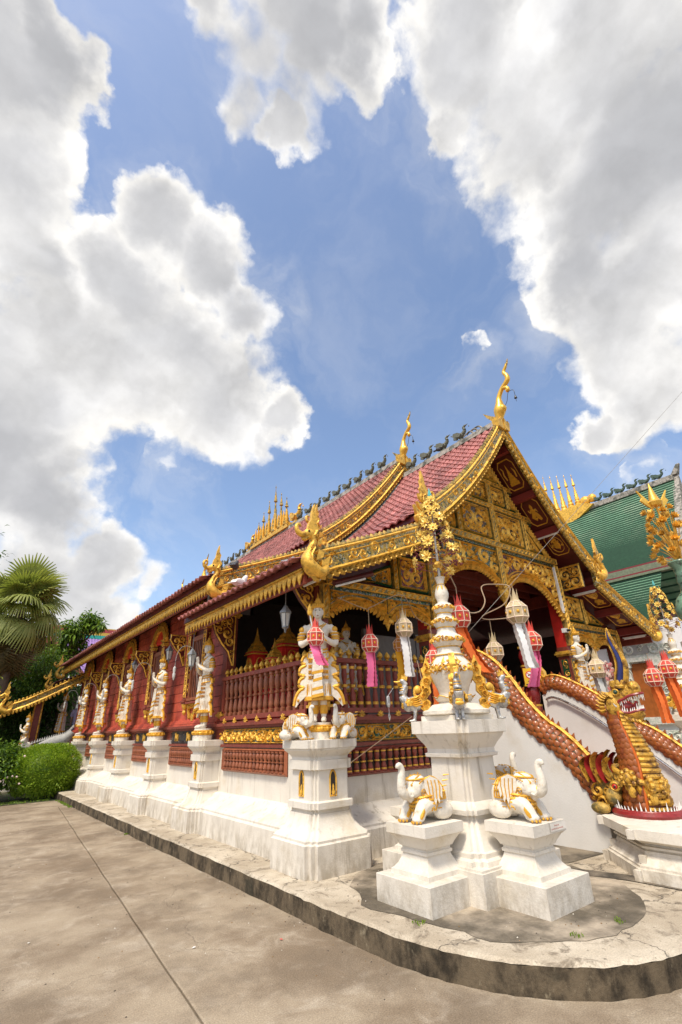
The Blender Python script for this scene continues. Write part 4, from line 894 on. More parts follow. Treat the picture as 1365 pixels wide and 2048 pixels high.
# ---- finials
def naga_finial():
    b = MB(); n_ = 10
    b.tube(spline([(.20, 0, .10), (.06, 0, .0), (-.10, 0, .06), (-.17, 0, .20), (-.10, 0, .36), (-.05, 0, .47), (-.09, 0, .57)], 4), [(.05, .05)]+[(.05+.05*math.sin(PI*min(1, i/14)), .065+.07*math.sin(PI*min(1, i/15))) for i in range(1, 25)], n_, 0, None, (0, 1, 0))
    b.ell((-.12, 0, .58), (.10, .065, .075), 0); b.tube(spline([(-.16, 0, .58), (-.25, 0, .54), (-.33, 0, .58), (-.345, 0, .66), (-.30, 0, .70), (-.27, 0, .66)], 4), [.055-.0021*i for i in range(21)], 8, 0, None, (0, 1, 0))
    b.tube([(-.14, 0, .53), (-.22, 0, .47), (-.27, 0, .48)], [.04, .03, .008], 8, 0, None, (0, 1, 0))
    F = lambda u, v, w: (u, -w, v)
    b.extr([(-.17, .62), (-.14, .74), (-.10, .80), (-.08, .95), (-.035, 1.08), (-.03, .92), (.01, .86), (-.01, .76), (.04, .68), (.0, .60), (.03, .50), (-.04, .54)], F, -.03, .03)
    b.extr([(.0, .40), (.08, .46), (.10, .56), (.05, .50), (.02, .52)], F, -.025, .025); b.extr([(-.02, .18), (.10, .24), (.16, .38), (.08, .34), (.03, .36)], F, -.03, .03); b.extr([(.08, .05), (.2, .12), (.24, .30), (.15, .22), (.08, .2)], F, -.03, .03)
    for s in (-1, 1):
        G = (lambda s: lambda u, v, w: (u, s*(.055+w), v))(s); b.ribbon([(-.02, .02), (-.12, .12), (-.13, .24), (-.06, .36)], [.03, .09, .08, .03], .05, G)
        b.ribbon([(.02, .50), (-.06, .56), (-.02, .64)], [.02, .06, .02], .03, G); b.ell((-.16, s*.055, .60), (.022, .015, .022), 1, 6, 4)
        for i in range(6):
            a = .25+.42*i; b.ribbon([(-.02-.1*math.sin(a), .08+.06*i), (-.05-.1*math.sin(a), .09+.06*i), (-.06-.1*math.sin(a), .05+.06*i)], .03, .03, G)
    return b
NF = mesh_of('naga_finial', naga_finial(), [GOLD, DARK], 50)
def finial(x, y, z, s=1, sc_=1.0): inst('naga_finial', NF, Matrix.Translation((x, y, z)) @ (Matrix.Rotation(PI, 4, 'Z') if s > 0 else Matrix()) @ Matrix.Scale(sc_, 4), hall)
finial(XC-3.28, 5.38, 5.12); finial(XC+3.3, 5.38, 5.1, 1, 1.0)
finial(XC-5.68, 5.38, 3.78, -1, .98); finial(XC+5.72, 5.38, 3.72, 1, .9)
finial(XC-3.25, 8.80, 5.75, -1, 1.0); finial(XC-5.7, 8.80, 4.22, -1, .96)
def chofa(y, z, sc_=1.0):
    P = [(-.02, -.10), (-.06, .10), (-.10, .27), (-.12, .45), (-.14, .62), (-.27, .82), (-.46, .97), (-.47, 1.12), (-.41, 1.26), (-.50, 1.40), (-.58, 1.53)]
    rd = [.06, .11, .15, .10, .065, .058, .065, .058, .045, .035, .006]
    q = spline([(0, a*sc_, b*sc_, r*sc_) for (a, b), r in zip(P, rd)], 5); b = MB()
    b.tube([(XC, y+p[1], z+p[2]) for p in q], [max(.004, p[3]) for p in q], 10, 0, None, (1, 0, 0))
    b.ell((XC, y-.20*sc_, z+.27*sc_), (.10*sc_, .08*sc_, .10*sc_), 0); b.tube(spline([(XC, y-.30*sc_, z+.82*sc_), (XC, y-.40*sc_, z+.78*sc_), (XC, y-.43*sc_, z+.70*sc_), (XC, y-.38*sc_, z+.69*sc_)], 4), [.05*sc_]*13, 8, 0, None, (1, 0, 0))
    o = H('chofa_finial', b, GOLDL, smooth=60); t_ = MB(); t_.ell((XC, y-.52*sc_, z+1.44*sc_), (.03, .04, .05), 0, 6, 5); t_.tube([(XC, y-.54*sc_, z+1.45*sc_), (XC, y-.59*sc_, z+1.58*sc_)], [.03, .01], 6); F = FX(XC); ob('finial_tip', t_, GOLDD, o); t_ = MB()
    t_.extr([(y+.0, z-.15), (y+.30, z+.25*sc_), (y+.38, z+.42*sc_), (y+.16, z+.22*sc_), (y+.06, z+.15)], F, -.03, .03); ob('finial_wing', t_, GOLDD, o)
    w_ = MB(); w_.tube(spline([(XC, y-.24*sc_, z+.28*sc_), (XC, y-.34*sc_, z+.40*sc_), (XC, y-.42*sc_, z+.62*sc_), (XC, y-.56*sc_, z+.60*sc_), (XC, y-.58*sc_, z+.42*sc_)], 5), .007, 5); w_.lathe([(.0, .08), (.02, .07), (.03, .02), (.04, 0), (0, 0)], 8, 0, Matrix.Translation((XC, y-.58*sc_, z+.34*sc_))); w_.tube([(XC, y-.58*sc_, z+.34*sc_), (XC, y-.58*sc_, z+.24*sc_)], .006, 4); ob('bell', w_, METAL, o)
    c = MB()   # carved crown where the boards meet
    for s in (-1, 1): c.extr([(XC+s*.02, z-.32), (XC+s*.22, z-.30), (XC+s*.27, z-.05), (XC+s*.20, z+.0), (XC+s*.19, z-.10), (XC+s*.04, z+.06)][::s], FY(y-.05), -.08, .08)
    ob('crown_carving', c, GOLD, o)
chofa(5.44, 8.70); chofa(8.86, 9.32, .9); chofa(28.1, 8.7, .95); chofa(24.5, 9.3, .9)
fp = MB()   # weathered flourish on the ridge behind the first finial
for k in range(3): fp.tube(spline([(XC, 5.9+.14*k, 8.70), (XC-.03, 6.0+.14*k, 8.84), (XC-.02, 6.18+.14*k, 8.86-.02*k), (XC, 6.28+.14*k, 8.80)], 4), [.03-.0015*i for i in range(13)], 6)
H('ridge_flourish', fp, RIDGE)
# ---- ridge birds
def bird():
    b = MB(); b.ell((0, .0, .12), (.06, .11, .07)); b.tube(spline([(0, -.08, .14), (0, -.13, .2), (0, -.11, .28), (0, -.14, .31)], 4), [.05-.002*i for i in range(13)], 8); b.ell((0, -.15, .315), (.026, .04, .028), 0, 8, 6); b.tube([(0, -.17, .315), (0, -.24, .325)], [.016, .004], 6)
    F = FX(0); b.extr([(.06, .10), (.12, .24), (.20, .27), (.24, .20), (.20, .15), (.22, .10), (.13, .06)], F, -.02, .02); b.tube([(0, 0, .06), (0, .0, -.02)], [.03, .04], 6); b.box((-.05, -.06, -.04), (.05, .08, 0)); b.ell((0, -.26, .25), (.014, .014, .02), 0, 6, 4)
    for s in (-1, 1): b.extr([(-.06, .12), (.04, .20), (.13, .22), (.10, .10), (0, .06)], (lambda s: lambda u, v, w: (s*(.055+w), u, v))(s), 0, .018)
    return b
BIRD = mesh_of('ridge_bird', bird(), BIRDM, 50)
rb_ = random.Random(12)
def birds(y0, y1, st, z, sc_=1.0):
    y = y0
    while y <= y1: inst('ridge_bird', BIRD, Matrix.Translation((XC, y, z)) @ Matrix.Rotation(rb_.uniform(-.12, .12), 4, 'Z') @ Matrix.Scale(1.15*sc_, 4), hall); y += st
birds(6.62, 8.7, .62, 8.76); birds(9.75, 15.0, .62, 9.38); birds(18.9, 23.8, .66, 9.38); birds(25.2, 27.5, .7, 8.76)
# ---- spire cluster on the ridge
def spire(b, x, y, z, h, r):
    b.lathe([(r, 0), (r, .05*h), (r*.8, .07*h), (r*.9, .12*h), (r*.6, .16*h), (r*.7, .22*h), (r*.5, .27*h), (r*.55, .33*h), (r*.35, .38*h), (r*.4, .44*h), (r*.22, .5*h), (r*.25, .55*h), (r*.12, .6*h), (r*.5, .62*h), (r*.35, .68*h), (r*.1, .84*h), (r*.05, .9*h), (r*.16, .92*h), (r*.03, .95*h), (0, h)], 8, 0, Matrix.Translation((x, y, z)))
cl_ = MB(); H_ = [(15.75, 1.35), (16.2, 1.75), (16.7, 2.35), (17.25, 1.8), (17.75, 1.4), (18.2, 1.05)]
so_ = MB(); so_.box((XC-.12, 15.5, 9.3), (XC+.12, 18.5, 9.55)); so_.box((XC-.18, 15.4, 9.27), (XC+.18, 18.6, 9.38)); spo = H('spire_base', so_, GOLD)
for y, h in H_:
    q = MB(); spire(q, XC, y, 9.5, h, .17); ob('roof_spire', q, GOLDD, spo)
    q = MB()
    for k in range(4): q.lathe([(.05, 0), (.06, .2), (.05, .4), (.02, .6), (0, .7)], 6, 0, Matrix.Translation((XC-.1+.06*(k % 2), y-.18+.12*k, 9.5)))
    ob('spire_niche', q, OCHRE, spo)
for y in (15.0, 19.0):
    inst('gold_ridge_bird', mesh_of('gold_ridge_bird', bird(), GOLD, 50), Matrix.Translation((XC, y, 9.38)) @ Matrix.Scale(2.0, 4), spo)
# ---- rear side porch with its own bargeboard
rw = MB(); PB = [(4.9, 4.55), (4.0, 4.02), (3.1, 3.52), (2.4, 3.16), (1.62, 2.86)]
rw.loft([[(x, 24.0, z), (x, 28, z), (x, 28, z-.1), (x, 24.0, z-.1)] for x, z in PB], 0); rwo = H('rear_porch_roof', rw, TILE)
bb = MB(); bb.loft([[(x, 23.92, z+.08), (x, 24.02, z+.08), (x, 24.02, z-.26), (x, 23.92, z-.26)] for x, z in PB], 0); ob('rear_bargeboard', bb, MOSY, rwo)
tt = MB(); F = FY(23.92); tt.ribbon([(x, z+.05) for x, z in PB], .07, .04, F); tt.ribbon([(x, z-.2) for x, z in PB], .09, .04, F)
for i in range(26):
    t = i/25*(len(PB)-1); j = min(3, int(t)); x = PB[j][0]+(PB[j+1][0]-PB[j][0])*(t-j); z = PB[j][1]+(PB[j+1][1]-PB[j][1])*(t-j); tt.ell((x, 23.95, z+.12), (.05, .05, .06), 0, 6, 4); tt.ell((x, 23.9, z-.28), (.05, .03, .07), 0, 6, 4)
ob('rear_board_gilding', tt, GOLD, rwo)
finial(1.72, 23.9, 2.75, -1, 1.05); finial(3.1, 24.4, 3.7, -1, .7); finial(3.55, 25.2, 4.2, -1, .9)
q = MB(); q.box((2.75, 24.3, .2), (3.0, 24.55, 3.35)); H('rear_porch_post', q, WOODR); q = MB()
for x in (2.74, 3.01): q.tube([(x, 24.28, 1.2), (x, 24.28, 3.2)], .03, 6)
H('post_gilding', q, GOLD); q = MB(); q.box((3.2, 24.35, .2), (9, 28, 1.45)); H('rear_porch_floor', q, WHITE)
# ================================================================ statues
def statue_parts(female=False):
    B = MB()
    def rings(L, n=16): return [[(cx+a*math.cos(2*PI*j/n), cy+b*math.sin(2*PI*j/n), z) for j in range(n)] for (cx, cy, a, b, z) in L]
    hw = .185 if female else .20
    B.loft(rings([(0, 0, .12, .09, .90), (0, 0, .13, .095, 1.0), (0, -.005, .135, .10, 1.08), (0, -.015, .165, .115, 1.18), (0, -.015, hw, .11, 1.26), (0, 0, hw+.01, .095, 1.32), (0, .005, .12, .07, 1.365), (0, 0, .055, .055, 1.40), (0, 0, .05, .05, 1.46)]))
    B.ell((0, -.015, 1.52), (.078, .092, .115), 0, 14, 12); B.ell((0, -.06, 1.455), (.05, .05, .04)); B.add([(0, -.125, 1.50), (.016, -.10, 1.495), (-.016, -.10, 1.495), (0, -.10, 1.55), (0, -.09, 1.48)], [(0, 1, 3), (0, 3, 2), (0, 4, 1), (0, 2, 4), (1, 4, 2, 3)])
    for s in (-1, 1):
        B.ell((s*.08, 0, 1.52), (.015, .025, .045)); B.tube(spline([(s*(hw-.02), 0, 1.30), (s*(hw+.045), .0, 1.24), (s*(hw+.085), -.01, 1.12), (s*(hw+.075), -.03, 1.04)], 4), [.06, .062, .062, .06, .058, .056, .054, .053, .052, .05, .05, .05, .047], 10)
        B.tube(spline([(s*(hw+.078), -.03, 1.045), (s*.19, -.12, 1.07), (s*.09, -.2, 1.13), (s*.03, -.235, 1.18)], 4), [.05, .049, .048, .046, .044, .042, .04, .038, .036, .034, .032, .031, .03], 10)
        # joined hands: flat palms with separate fingers pointing up
        B.ell((s*.02, -.245, 1.215), (.02, .035, .055)); 
        for k in range(4): B.tube([(s*.018, -.27+.017*k, 1.24), (s*.016, -.272+.017*k, 1.30), (s*.008, -.27+.018*k, 1.335+.012*(1.5-abs(k-1.5)))], [.011, .010, .006], 6)
        B.tube([(s*.03, -.225, 1.20), (s*.032, -.222, 1.25), (s*.02, -.225, 1.275)], [.012, .011, .007], 6)
        if female: B.ell((s*.075, -.09, 1.20), (.062, .06, .062))
        B.tube(spline([(s*.065, .0, .9), (s*.07, -.005, .5), (s*.07, .0, .30), (s*.07, .01, .08)], 4), [.085]*4+[.07]*4+[.055]*3+[.045]*2, 10)
        B.ell((s*.072, -.05, .035), (.045, .105, .04)); B.ell((s*.072, -.13, .022), (.04, .04, .022))
    body = remesh(B, .0125, 'statue_body'); body.materials.append(STAT)
    S = MB(); n_ = 40
    def sk(z, a, b, fl): return [((a+fl*math.cos(10*t))*math.cos(t), (b+fl*math.cos(10*t))*math.sin(t), z) for t in [2*PI*j/n_ for j in range(n_)]]
    S.loft([sk(1.0, .135, .10, 0), sk(.92, .16, .125, .002), sk(.78, .175, .145, .005), sk(.6, .17, .15, .008), sk(.42, .175, .16, .010), sk(.30, .20, .18, .012), sk(.285, .17, .15, .01)], 0)
    # front cloth panel, stepping down in folds
    F = lambda u, v, w: (u, -.13-w-.05*(1-v), v)
    for i, (z0, z1, wd) in enumerate(((.62, .96, .10), (.52, .80, .075), (.40, .62, .085), (.31, .46, .10))): S.extr([(-wd, z0), (wd*.8, z0+.03), (wd*.7, z1), (-wd*.7, z1)], F, .0, .02+.008*i)
    G = MB()
    G.loft([sk(.335, .195, .172, .012), sk(.325, .212, .19, .012), sk(.285, .218, .196, .012), sk(.278, .20, .175, .012)], 0)
    for (z, a, b, r) in ((.985, .142, .108, .016), (.945, .158, .12, .013), (.86, .175, .14, .012)): G.tube([(a*math.cos(t), b*math.sin(t), z-.03*max(0, -math.sin(t))) for t in [2*PI*j/24 for j in range(25)]], r, 6)
    for i, (z0, wd) in enumerate(((.62, .10), (.52, .08), (.40, .09), (.31, .105))): G.extr([(-wd, z0-.005), (wd*.8, z0+.025), (wd*.82, z0+.065), (-wd, z0+.035)], F, .0, .03+.008*i)
    Fs = lambda u, v, w: ((.182+w)*math.sin(u), -(.155+w)*math.cos(u), v)
    for sx in (-1, 1):
        for i in range(4):
            for j in range(3): G.ribbon([(sx*(.5+.2*j)-.08, .56+.075*i), (sx*(.5+.2*j), .60+.075*i), (sx*(.5+.2*j)+.08, .56+.075*i)], .016, .012, Fs); G.ribbon([(sx*(.5+.2*j)-.08, .60+.075*i), (sx*(.5+.2*j), .56+.075*i), (sx*(.5+.2*j)+.08, .60+.075*i)], .016, .012, Fs)
        for j in range(6): G.ribbon([(sx*(.4+.2*j), .35), (sx*(.4+.2*j), .44), (sx*(.4+.2*j), .50)], [.03, .02, .005], .014, Fs)
    for j in range(16): t = 2*PI*j/16; G.ribbon([(t, .93), (t, .88), (t, .84)], [.07, .05, .01], .012, Fs)
    # side flares with wavy gold edges
    GE = MB(); FLS = []
    for s in (-1, 1):
        FL = MB(); FLS.append(FL)
        K = lambda u, v, w: (s*u, .03+w-.04*(1-v), v)
        edge = [(.16, .92), (.24, .88), (.27, .80), (.21, .765), (.29, .72), (.305, .64), (.225, .61), (.30, .56), (.31, .48), (.235, .455), (.30, .42), (.36, .34), (.39, .22), (.36, .20)]
        FL.extr(([(.12, .92)]+edge+[(.30, .27), (.18, .36), (.12, .5)])[::s], K, -.02, .02)
        ee = spline(edge[:-1], 4); GE.tube([K(u, v, -.008) for u, v in ee], (.028), 6); GE.ell((s*.325, -.01-.01, .29), (.02, .03, .02), 0, 6, 5)
        # armlets, bracelets, anklets
        for z0, r_ in ((1.20, .071), (1.155, .071), (1.12, .069)): GE.lathe([(r_*.9, -.014), (r_, -.01), (r_, .01), (r_*.9, .014)], 12, 0, Matrix.Translation((s*(hw+.066+(.012 if z0 < 1.17 else 0)), -.005, z0)))
        GE.ell((s*(hw+.06), -.01, 1.26), (.058, .062, .05), 0, 10, 6)
        for q in (.10, .115, .13): GE.lathe([(.042, -.008), (.049, -.005), (.049, .005), (.042, .008)], 10, 0, Matrix.Translation((s*q, -.20+(q-.10)*.9, 1.125-(q-.1)*.6)) @ Matrix.Rotation(s*.9, 4, 'Y') @ Matrix.Rotation(.7, 4, 'X'))
        GE.lathe([(.05, .11), (.062, .13), (.066, .20), (.055, .225)], 12, 0, Matrix.Translation((s*.07, .005, 0)))
    # necklace and sash
    GE.tube([(.10*math.cos(t), -.02-.10*math.sin(t)*(1 if math.sin(t) > 0 else .6), 1.36-.07*max(0, math.sin(t))) for t in [2*PI*j/20 for j in range(21)]], .012, 6); GE.tube([(-.13, -.07, 1.34), (-.05, -.125, 1.26), (.03, -.13, 1.18)], .010, 6); GE.tube([(.13, -.07, 1.34), (.05, -.125, 1.26), (0, -.13, 1.20)], .010, 6); GE.ell((0, -.13, 1.215), (.03, .02, .04), 0, 8, 6)
    # crown
    C_ = MB(); C_.lathe([(.090, 1.575), (.098, 1.585), (.098, 1.605), (.088, 1.612), (.086, 1.63), (.072, 1.645), (.074, 1.66), (.055, 1.675), (.057, 1.69), (.038, 1.705), (.04, 1.72), (.02, 1.745), (.006, 1.80), (0, 1.83)], 14, 0, Matrix.Translation((0, -.01, 0)))
    for j in range(9): t = PI+PI*j/8; C_.ell((.094*math.cos(t), -.01+.10*math.sin(t), 1.62), (.018, .014, .035), 0, 6, 4)
    for s in (-1, 1): C_.extr([(-.02, 1.60), (.03, 1.58), (.035, 1.48), (.0, 1.44), (-.01, 1.52)], (lambda s: lambda u, v, w: (s*(.085+w), u+.02, v))(s), 0, .02)
    C_.lathe([(.10, 1.42), (.085, 1.50), (.086, 1.58)], 12, 0, Matrix.Translation((0, .03, 0))) if female else None
    E_ = MB()
    for s in (-1, 1): E_.ell((s*.032, -.098, 1.535), (.016, .008, .006), 0, 8, 4); E_.ell((s*.032, -.098, 1.555), (.02, .006, .003), 0, 8, 4)
    E_.ell((0, -.105, 1.458), (.02, .008, .006), 1, 8, 4)
    D_ = MB(); D_.lathe([(.20, -.21), (.20, -.12), (.185, -.115), (.175, 0), (.05, .002)], 20); DG = MB(); DG.lathe([(.195, -.118), (.212, -.105), (.215, -.075), (.205, -.06), (.21, -.045), (.185, -.03)], 20)
    for j in range(14): t = 2*PI*j/14; DG.ell((.208*math.cos(t), .208*math.sin(t), -.075), (.03, .03, .03), 0, 6, 4)
    return [('statue_body', body), ('skirt', mesh_of('skirt', S, STAT)), ('skirt_gilding', mesh_of('skirt_gilding', G, OCHRE)), *[('side_flare', mesh_of('side_flare', q, STAT)) for q in FLS], ('jewellery', mesh_of('jewellery', GE, OCHRE)), ('crown', mesh_of('crown', C_, OCHRE)), ('painted_face', mesh_of('painted_face', E_, [METAL, GUM])), ('drum_base', mesh_of('drum_base', D_, STAT)), ('drum_gilding', mesh_of('drum_gilding', DG, OCHRE))]
SP = {False: statue_parts(False), True: statue_parts(True)}
def statue(loc, rz, label, female, sc_=1.0, group='angel statues on the pedestals'):
    o = root('angel_statue', loc, label, 'statue', group, rz, sc_)
    for n, me in SP[female]: inst(n, me, Matrix.Diagonal((.9, .93, 1, 1)), o, True)
    return o
zt = 1.62+.21
statue((4.1, 5.9, zt), math.radians(-38), 'white and gold praying angel statue with flared skirt on the corner pedestal', False, 1.0, None)
NTH = ['beside the porch railing', 'past the first window from the porch', 'past the second window from the porch', 'past the third window from the porch', 'past the fourth window from the porch']
for i in range(1, 6):
    st_ = statue((4.02, PEDY[i]+.08, zt), math.radians((-90, -84, -95, -88, -93)[i-1]), 'white and gold praying angel statue '+NTH[i-1], True, (1.0, .985, 1.01, .99, 1.0)[i-1], 'praying angels along the side wall')
# curved lamp poles held by the side angels
def lamp_pole(x, y, z, lb):
    b = MB(); b.tube(spline([(x-.05, y, z-.55), (x-.12, y, z), (x-.22, y+.02, z+.22), (x-.40, y+.05, z+.24), (x-.50, y+.06, z+.08), (x-.52, y+.06, z-.15)], 6), .005, 6)
    o = root('lamp_pole', (x, y, z-.55), lb, 'lamp', 'hanging lamps held by the angels'); ob('curved_pole', b, GREYST, o); c = MB(); c.lathe([(0, 0), (.028, -.03), (.03, -.09), (.02, -.12), (.03, -.15), (.028, -.2), (.012, -.26), (0, -.27)], 8, 0, Matrix.Translation((x-.52, y+.06, z-.14))); ob('lamp_bulb', c, GLASSW, o)
for i in (1, 2, 3, 4, 5): lamp_pole(3.86, PEDY[i]+.03, zt+1.28, 'thin white curved lamp pole held by the angel '+NTH[i-1])
b = MB(); b.tube([(3.84, 5.66, 3.03), (3.79, 5.66, 3.24)], .010, 6); o = root('lotus_lamp', (3.86, 5.58, 3.03), 'gold lotus bud on a thin stem held by the corner angel', 'lamp'); ob('stem', b, LAMPW, o); b = MB(); b.lathe([(0, 0), (.03, .02), (.04, .06), (.03, .12), (.01, .17), (0, .18)], 8, 0, Matrix.Translation((3.79, 5.66, 3.22))); ob('lotus_bud', b, GOLD, o)
statue((11.55, 5.85, 2.02), 0, 'white and gold angel statue beside the porch column above the naga stairs', False, 1.0, None)
pp = MB(); mould(pp, [(.30, .2), (.30, .6), (.24, .65), (.24, 1.6), (.28, 1.65), (.28, 1.82)], lambda h: square(h, .03, 2), (11.55, 5.85)); H('stair_pedestal', pp, WHITE)
for (x, y, lb) in ((2.6, 24.0, 'white kneeling angel statue under the rear porch eave'), (2.95, 25.6, 'pale angel statue by the rear porch post')): statue((x, y, .95 if x < 2.8 else 1.2), math.radians(-95), lb, True, 1.0, None)
pp = MB(); mould(pp, [(.4, .0), (.4, .3), (.3, .4), (.3, .6), (.36, .65), (.36, .74)], lambda h: square(h, .03, 2), (2.6, 24.0)); H('rear_pedestal', pp, WHITE); pp = MB(); mould(pp, [(.3, .0), (.3, .99)], lambda h: square(h, .03, 2), (2.95, 25.6)); H('rear_pedestal', pp, WHITE)
statue((5.72, 7.3, 2.10), math.radians(-20), 'shaded angel statue standing inside the porch behind the balustrade', False, .85, None)
statue((3.9, 24.8, 1.66), math.radians(-100), 'grey weathered angel statue in the rear porch doorway', True, 1.1, None)
# ================================================================ elephants
def elephant_parts():
    B = MB()
    B.ell((0, .14, .27), (.20, .27, .25), 0, 16, 12); B.ell((0, -.06, .25), (.20, .18, .20), 0, 14, 10); B.ell((0, -.16, .43), (.165, .17, .16), 0, 14, 12)
    for s in (-1, 1): B.ell((s*.06, -.12, .54), (.06, .07, .05)); B.tube(spline([(s*.11, .0, .22), (s*.135, -.15, .21), (s*.14, -.24, .15), (s*.135, -.29, .06)], 4), [.115, .115, .112, .11, .105, .10, .097, .094, .09, .088, .085, .084, .082], 10); B.ell((s*.135, -.315, .055), (.082, .085, .055)); B.ell((s*.16, .2, .12), (.1, .2, .12)); B.ell((s*.07, -.26, .37), (.05, .06, .06))
    B.tube(spline([(0, -.24, .41), (0, -.34, .36), (0, -.43, .38), (0, -.455, .48), (0, -.44, .60), (0, -.43, .68), (0, -.455, .735), (0, -.50, .735), (0, -.51, .70)], 4), [.085-.0017*i for i in range(33)], 10, 0, None, (1, 0, 0)); B.tube([(0, -.22, .34), (0, -.31, .27), (0, -.34, .29)], [.05, .035, .012], 8, 0, None, (1, 0, 0))
    body = remesh(B, .013, 'elephant_body'); body.materials.append(STAT)
    G = MB(); ES = []; TS = []
    for s in (-1, 1):
        E = MB(); ES.append(E); TK = MB(); TS.append(TK)
        K = lambda u, v, w: (s*(.14+.50*(u+.10)+w), u*.75-.06, v)
        pts = [(-.11, .53), (.0, .58), (.11, .54), (.18, .43), (.165, .29), (.135, .33), (.115, .23), (.08, .29), (.055, .21), (.02, .29), (-.025, .24), (-.065, .34), (-.11, .42)]
        E.extr(pts[::s], K, 0, .025)
        for k in range(4): G.ribbon([(-.06+.06*k, .53), (-.045+.06*k, .44), (-.03+.05*k, .29)], .016, .014, K, 0, .024)
        G.tube([K(u, v, .012) for u, v in spline(pts, 2)], .010, 5)
        sp = [(.148+.012, -.17+.055*(1-t*.8)*math.cos(2*PI*1.4*t), .37+.055*(1-t*.8)*math.sin(2*PI*1.4*t)) for t in [i/16 for i in range(17)]]; G.tube([(s*x, y, z) for x, y, z in sp], .008, 5)
        TK.tube(spline([(s*.065, -.27, .36), (s*.085, -.36, .33), (s*.10, -.42, .37), (s*.105, -.44, .43)], 3), [.022, .021, .02, .018, .016, .014, .012, .01, .008, .005], 6)
        for q, r_ in ((0, .094), (.03, .096)): G.lathe([(r_*.85, -.022), (r_*1.04, -.016), (r_*1.04, .016), (r_*.85, .022)], 12, 0, Matrix.Translation((s*.137, -.285+q*.5, .11+q)) @ Matrix.Rotation(.9, 4, 'X'))
        for k in range(5): G.ell((s*.135+.065*math.cos(PI+PI*k/4), -.33+.072*math.sin(PI+PI*k/4), .025), (.02, .018, .02), 0, 6, 4)
        for k in range(7): a = .3+k*.32; G.tube([(s*(.20+.01*k), .05+.02*k, .16+.07*k), (s*(.24+.015*k), .10+.02*k, .17+.07*k)], [.012, .006], 5)
        G.tube(spline([(s*.20, .0, .14), (s*.215, .05, .28), (s*.20, .06, .42), (s*.12, .03, .54)], 4), .016, 6)
        G.ell((s*.11, -.245, .46), (.02, .012, .014), 0, 6, 4)
        for k in range(5): G.tube([(s*(.02+.035*k), -.20+.02*k, .24-.008*k), (s*(.035+.035*k), -.185+.03*k, .16)], .011, 5)
    for z, rr_ in ((.30, .205), (.25, .215), (.20, .22), (.15, .215)): G.tube([(rr_*math.cos(t), -.04+rr_*1.02*math.sin(t), z+.03*math.cos(t)**2) for t in [PI+PI*j/12 for j in range(13)]], .018, 6)
    for j in range(15): t = PI+PI*(j+.5)/15; G.tube([(.21*math.cos(t), -.04+.212*math.sin(t), .31), (.22*math.cos(t+.12), -.04+.224*math.sin(t+.12), .14)], .011, 5)
    for k in range(6): G.lathe([(.045, -.009), (.064-.0045*k, -.006), (.064-.0045*k, .006), (.045, .009)], 10, 0, Matrix.Translation((0, -.452+.004*k, .455+.038*k)))
    G.ell((0, -.25, .50), (.045, .03, .05), 0, 8, 6); G.tube([(.15*math.cos(t), -.14+.15*math.sin(t), .53+.02*abs(math.cos(t))) for t in [PI+PI*j/12 for j in range(13)]], .014, 6); G.ell((0, -.20, .22), (.05, .03, .06), 0, 8, 6); G.lathe([(.062, -.02), (.075, 0), (.062, .02)], 10, 0, Matrix.Translation((0, -.40, .375)) @ Matrix.Rotation(PI/2-.3, 4, 'X'))
    # saddle cloth lattice over back and flanks, brow chains
    for k in range(7):
        y_ = -.02+.045*k; G.tube([((.205+.0*k)*math.cos(t)*math.sqrt(max(.1, 1-((y_-.14)/.28)**2)), y_, .27+.258*math.sin(t)*math.sqrt(max(.1, 1-((y_-.14)/.28)**2))) for t in [PI*j/14 for j in range(15)]], .011, 5)
    for t in [PI*j/9 for j in range(10)]: G.tube([(.207*math.cos(t)*math.sqrt(max(.1, 1-((y_-.14)/.28)**2)), y_, .27+.26*math.sin(t)*math.sqrt(max(.1, 1-((y_-.14)/.28)**2))) for y_ in [-.02+.03*k for k in range(10)]], .010, 5)
    for s in (-1, 0, 1): G.tube(spline([(s*.06, -.10, .595), (s*.075, -.22, .56), (s*.06, -.30, .48)], 4), .011, 5); G.ell((s*.06, -.305, .475), (.02, .014, .02), 0, 6, 4)
    for s in (-1, 1):
        for k in range(6): G.ell((s*(.17-.004*k), -.25+.03*k, .50+.012*k), .013, 0, 6, 4)
    return [('elephant_body', body), *[('ear', mesh_of('ear', q, STAT)) for q in ES], *[('tusk', mesh_of('tusk', q, STAT)) for q in TS], ('harness', mesh_of('harness', G, OCHRE))]
EP = elephant_parts()
def elephant(loc, rz, label, sc_, group):
    o = root('elephant_statue', loc, label, 'statue', group, rz, sc_)
    for n, me in EP: inst(n, me, None, o, True)
elephant((3.78, 5.98, 1.622), math.radians(20), 'small white elephant kneeling at the corner angel, away from the stairs', .55, None); elephant((4.28, 5.60, 1.622), math.radians(-60), 'small white elephant kneeling at the corner angel, on the stair side', .55, None)
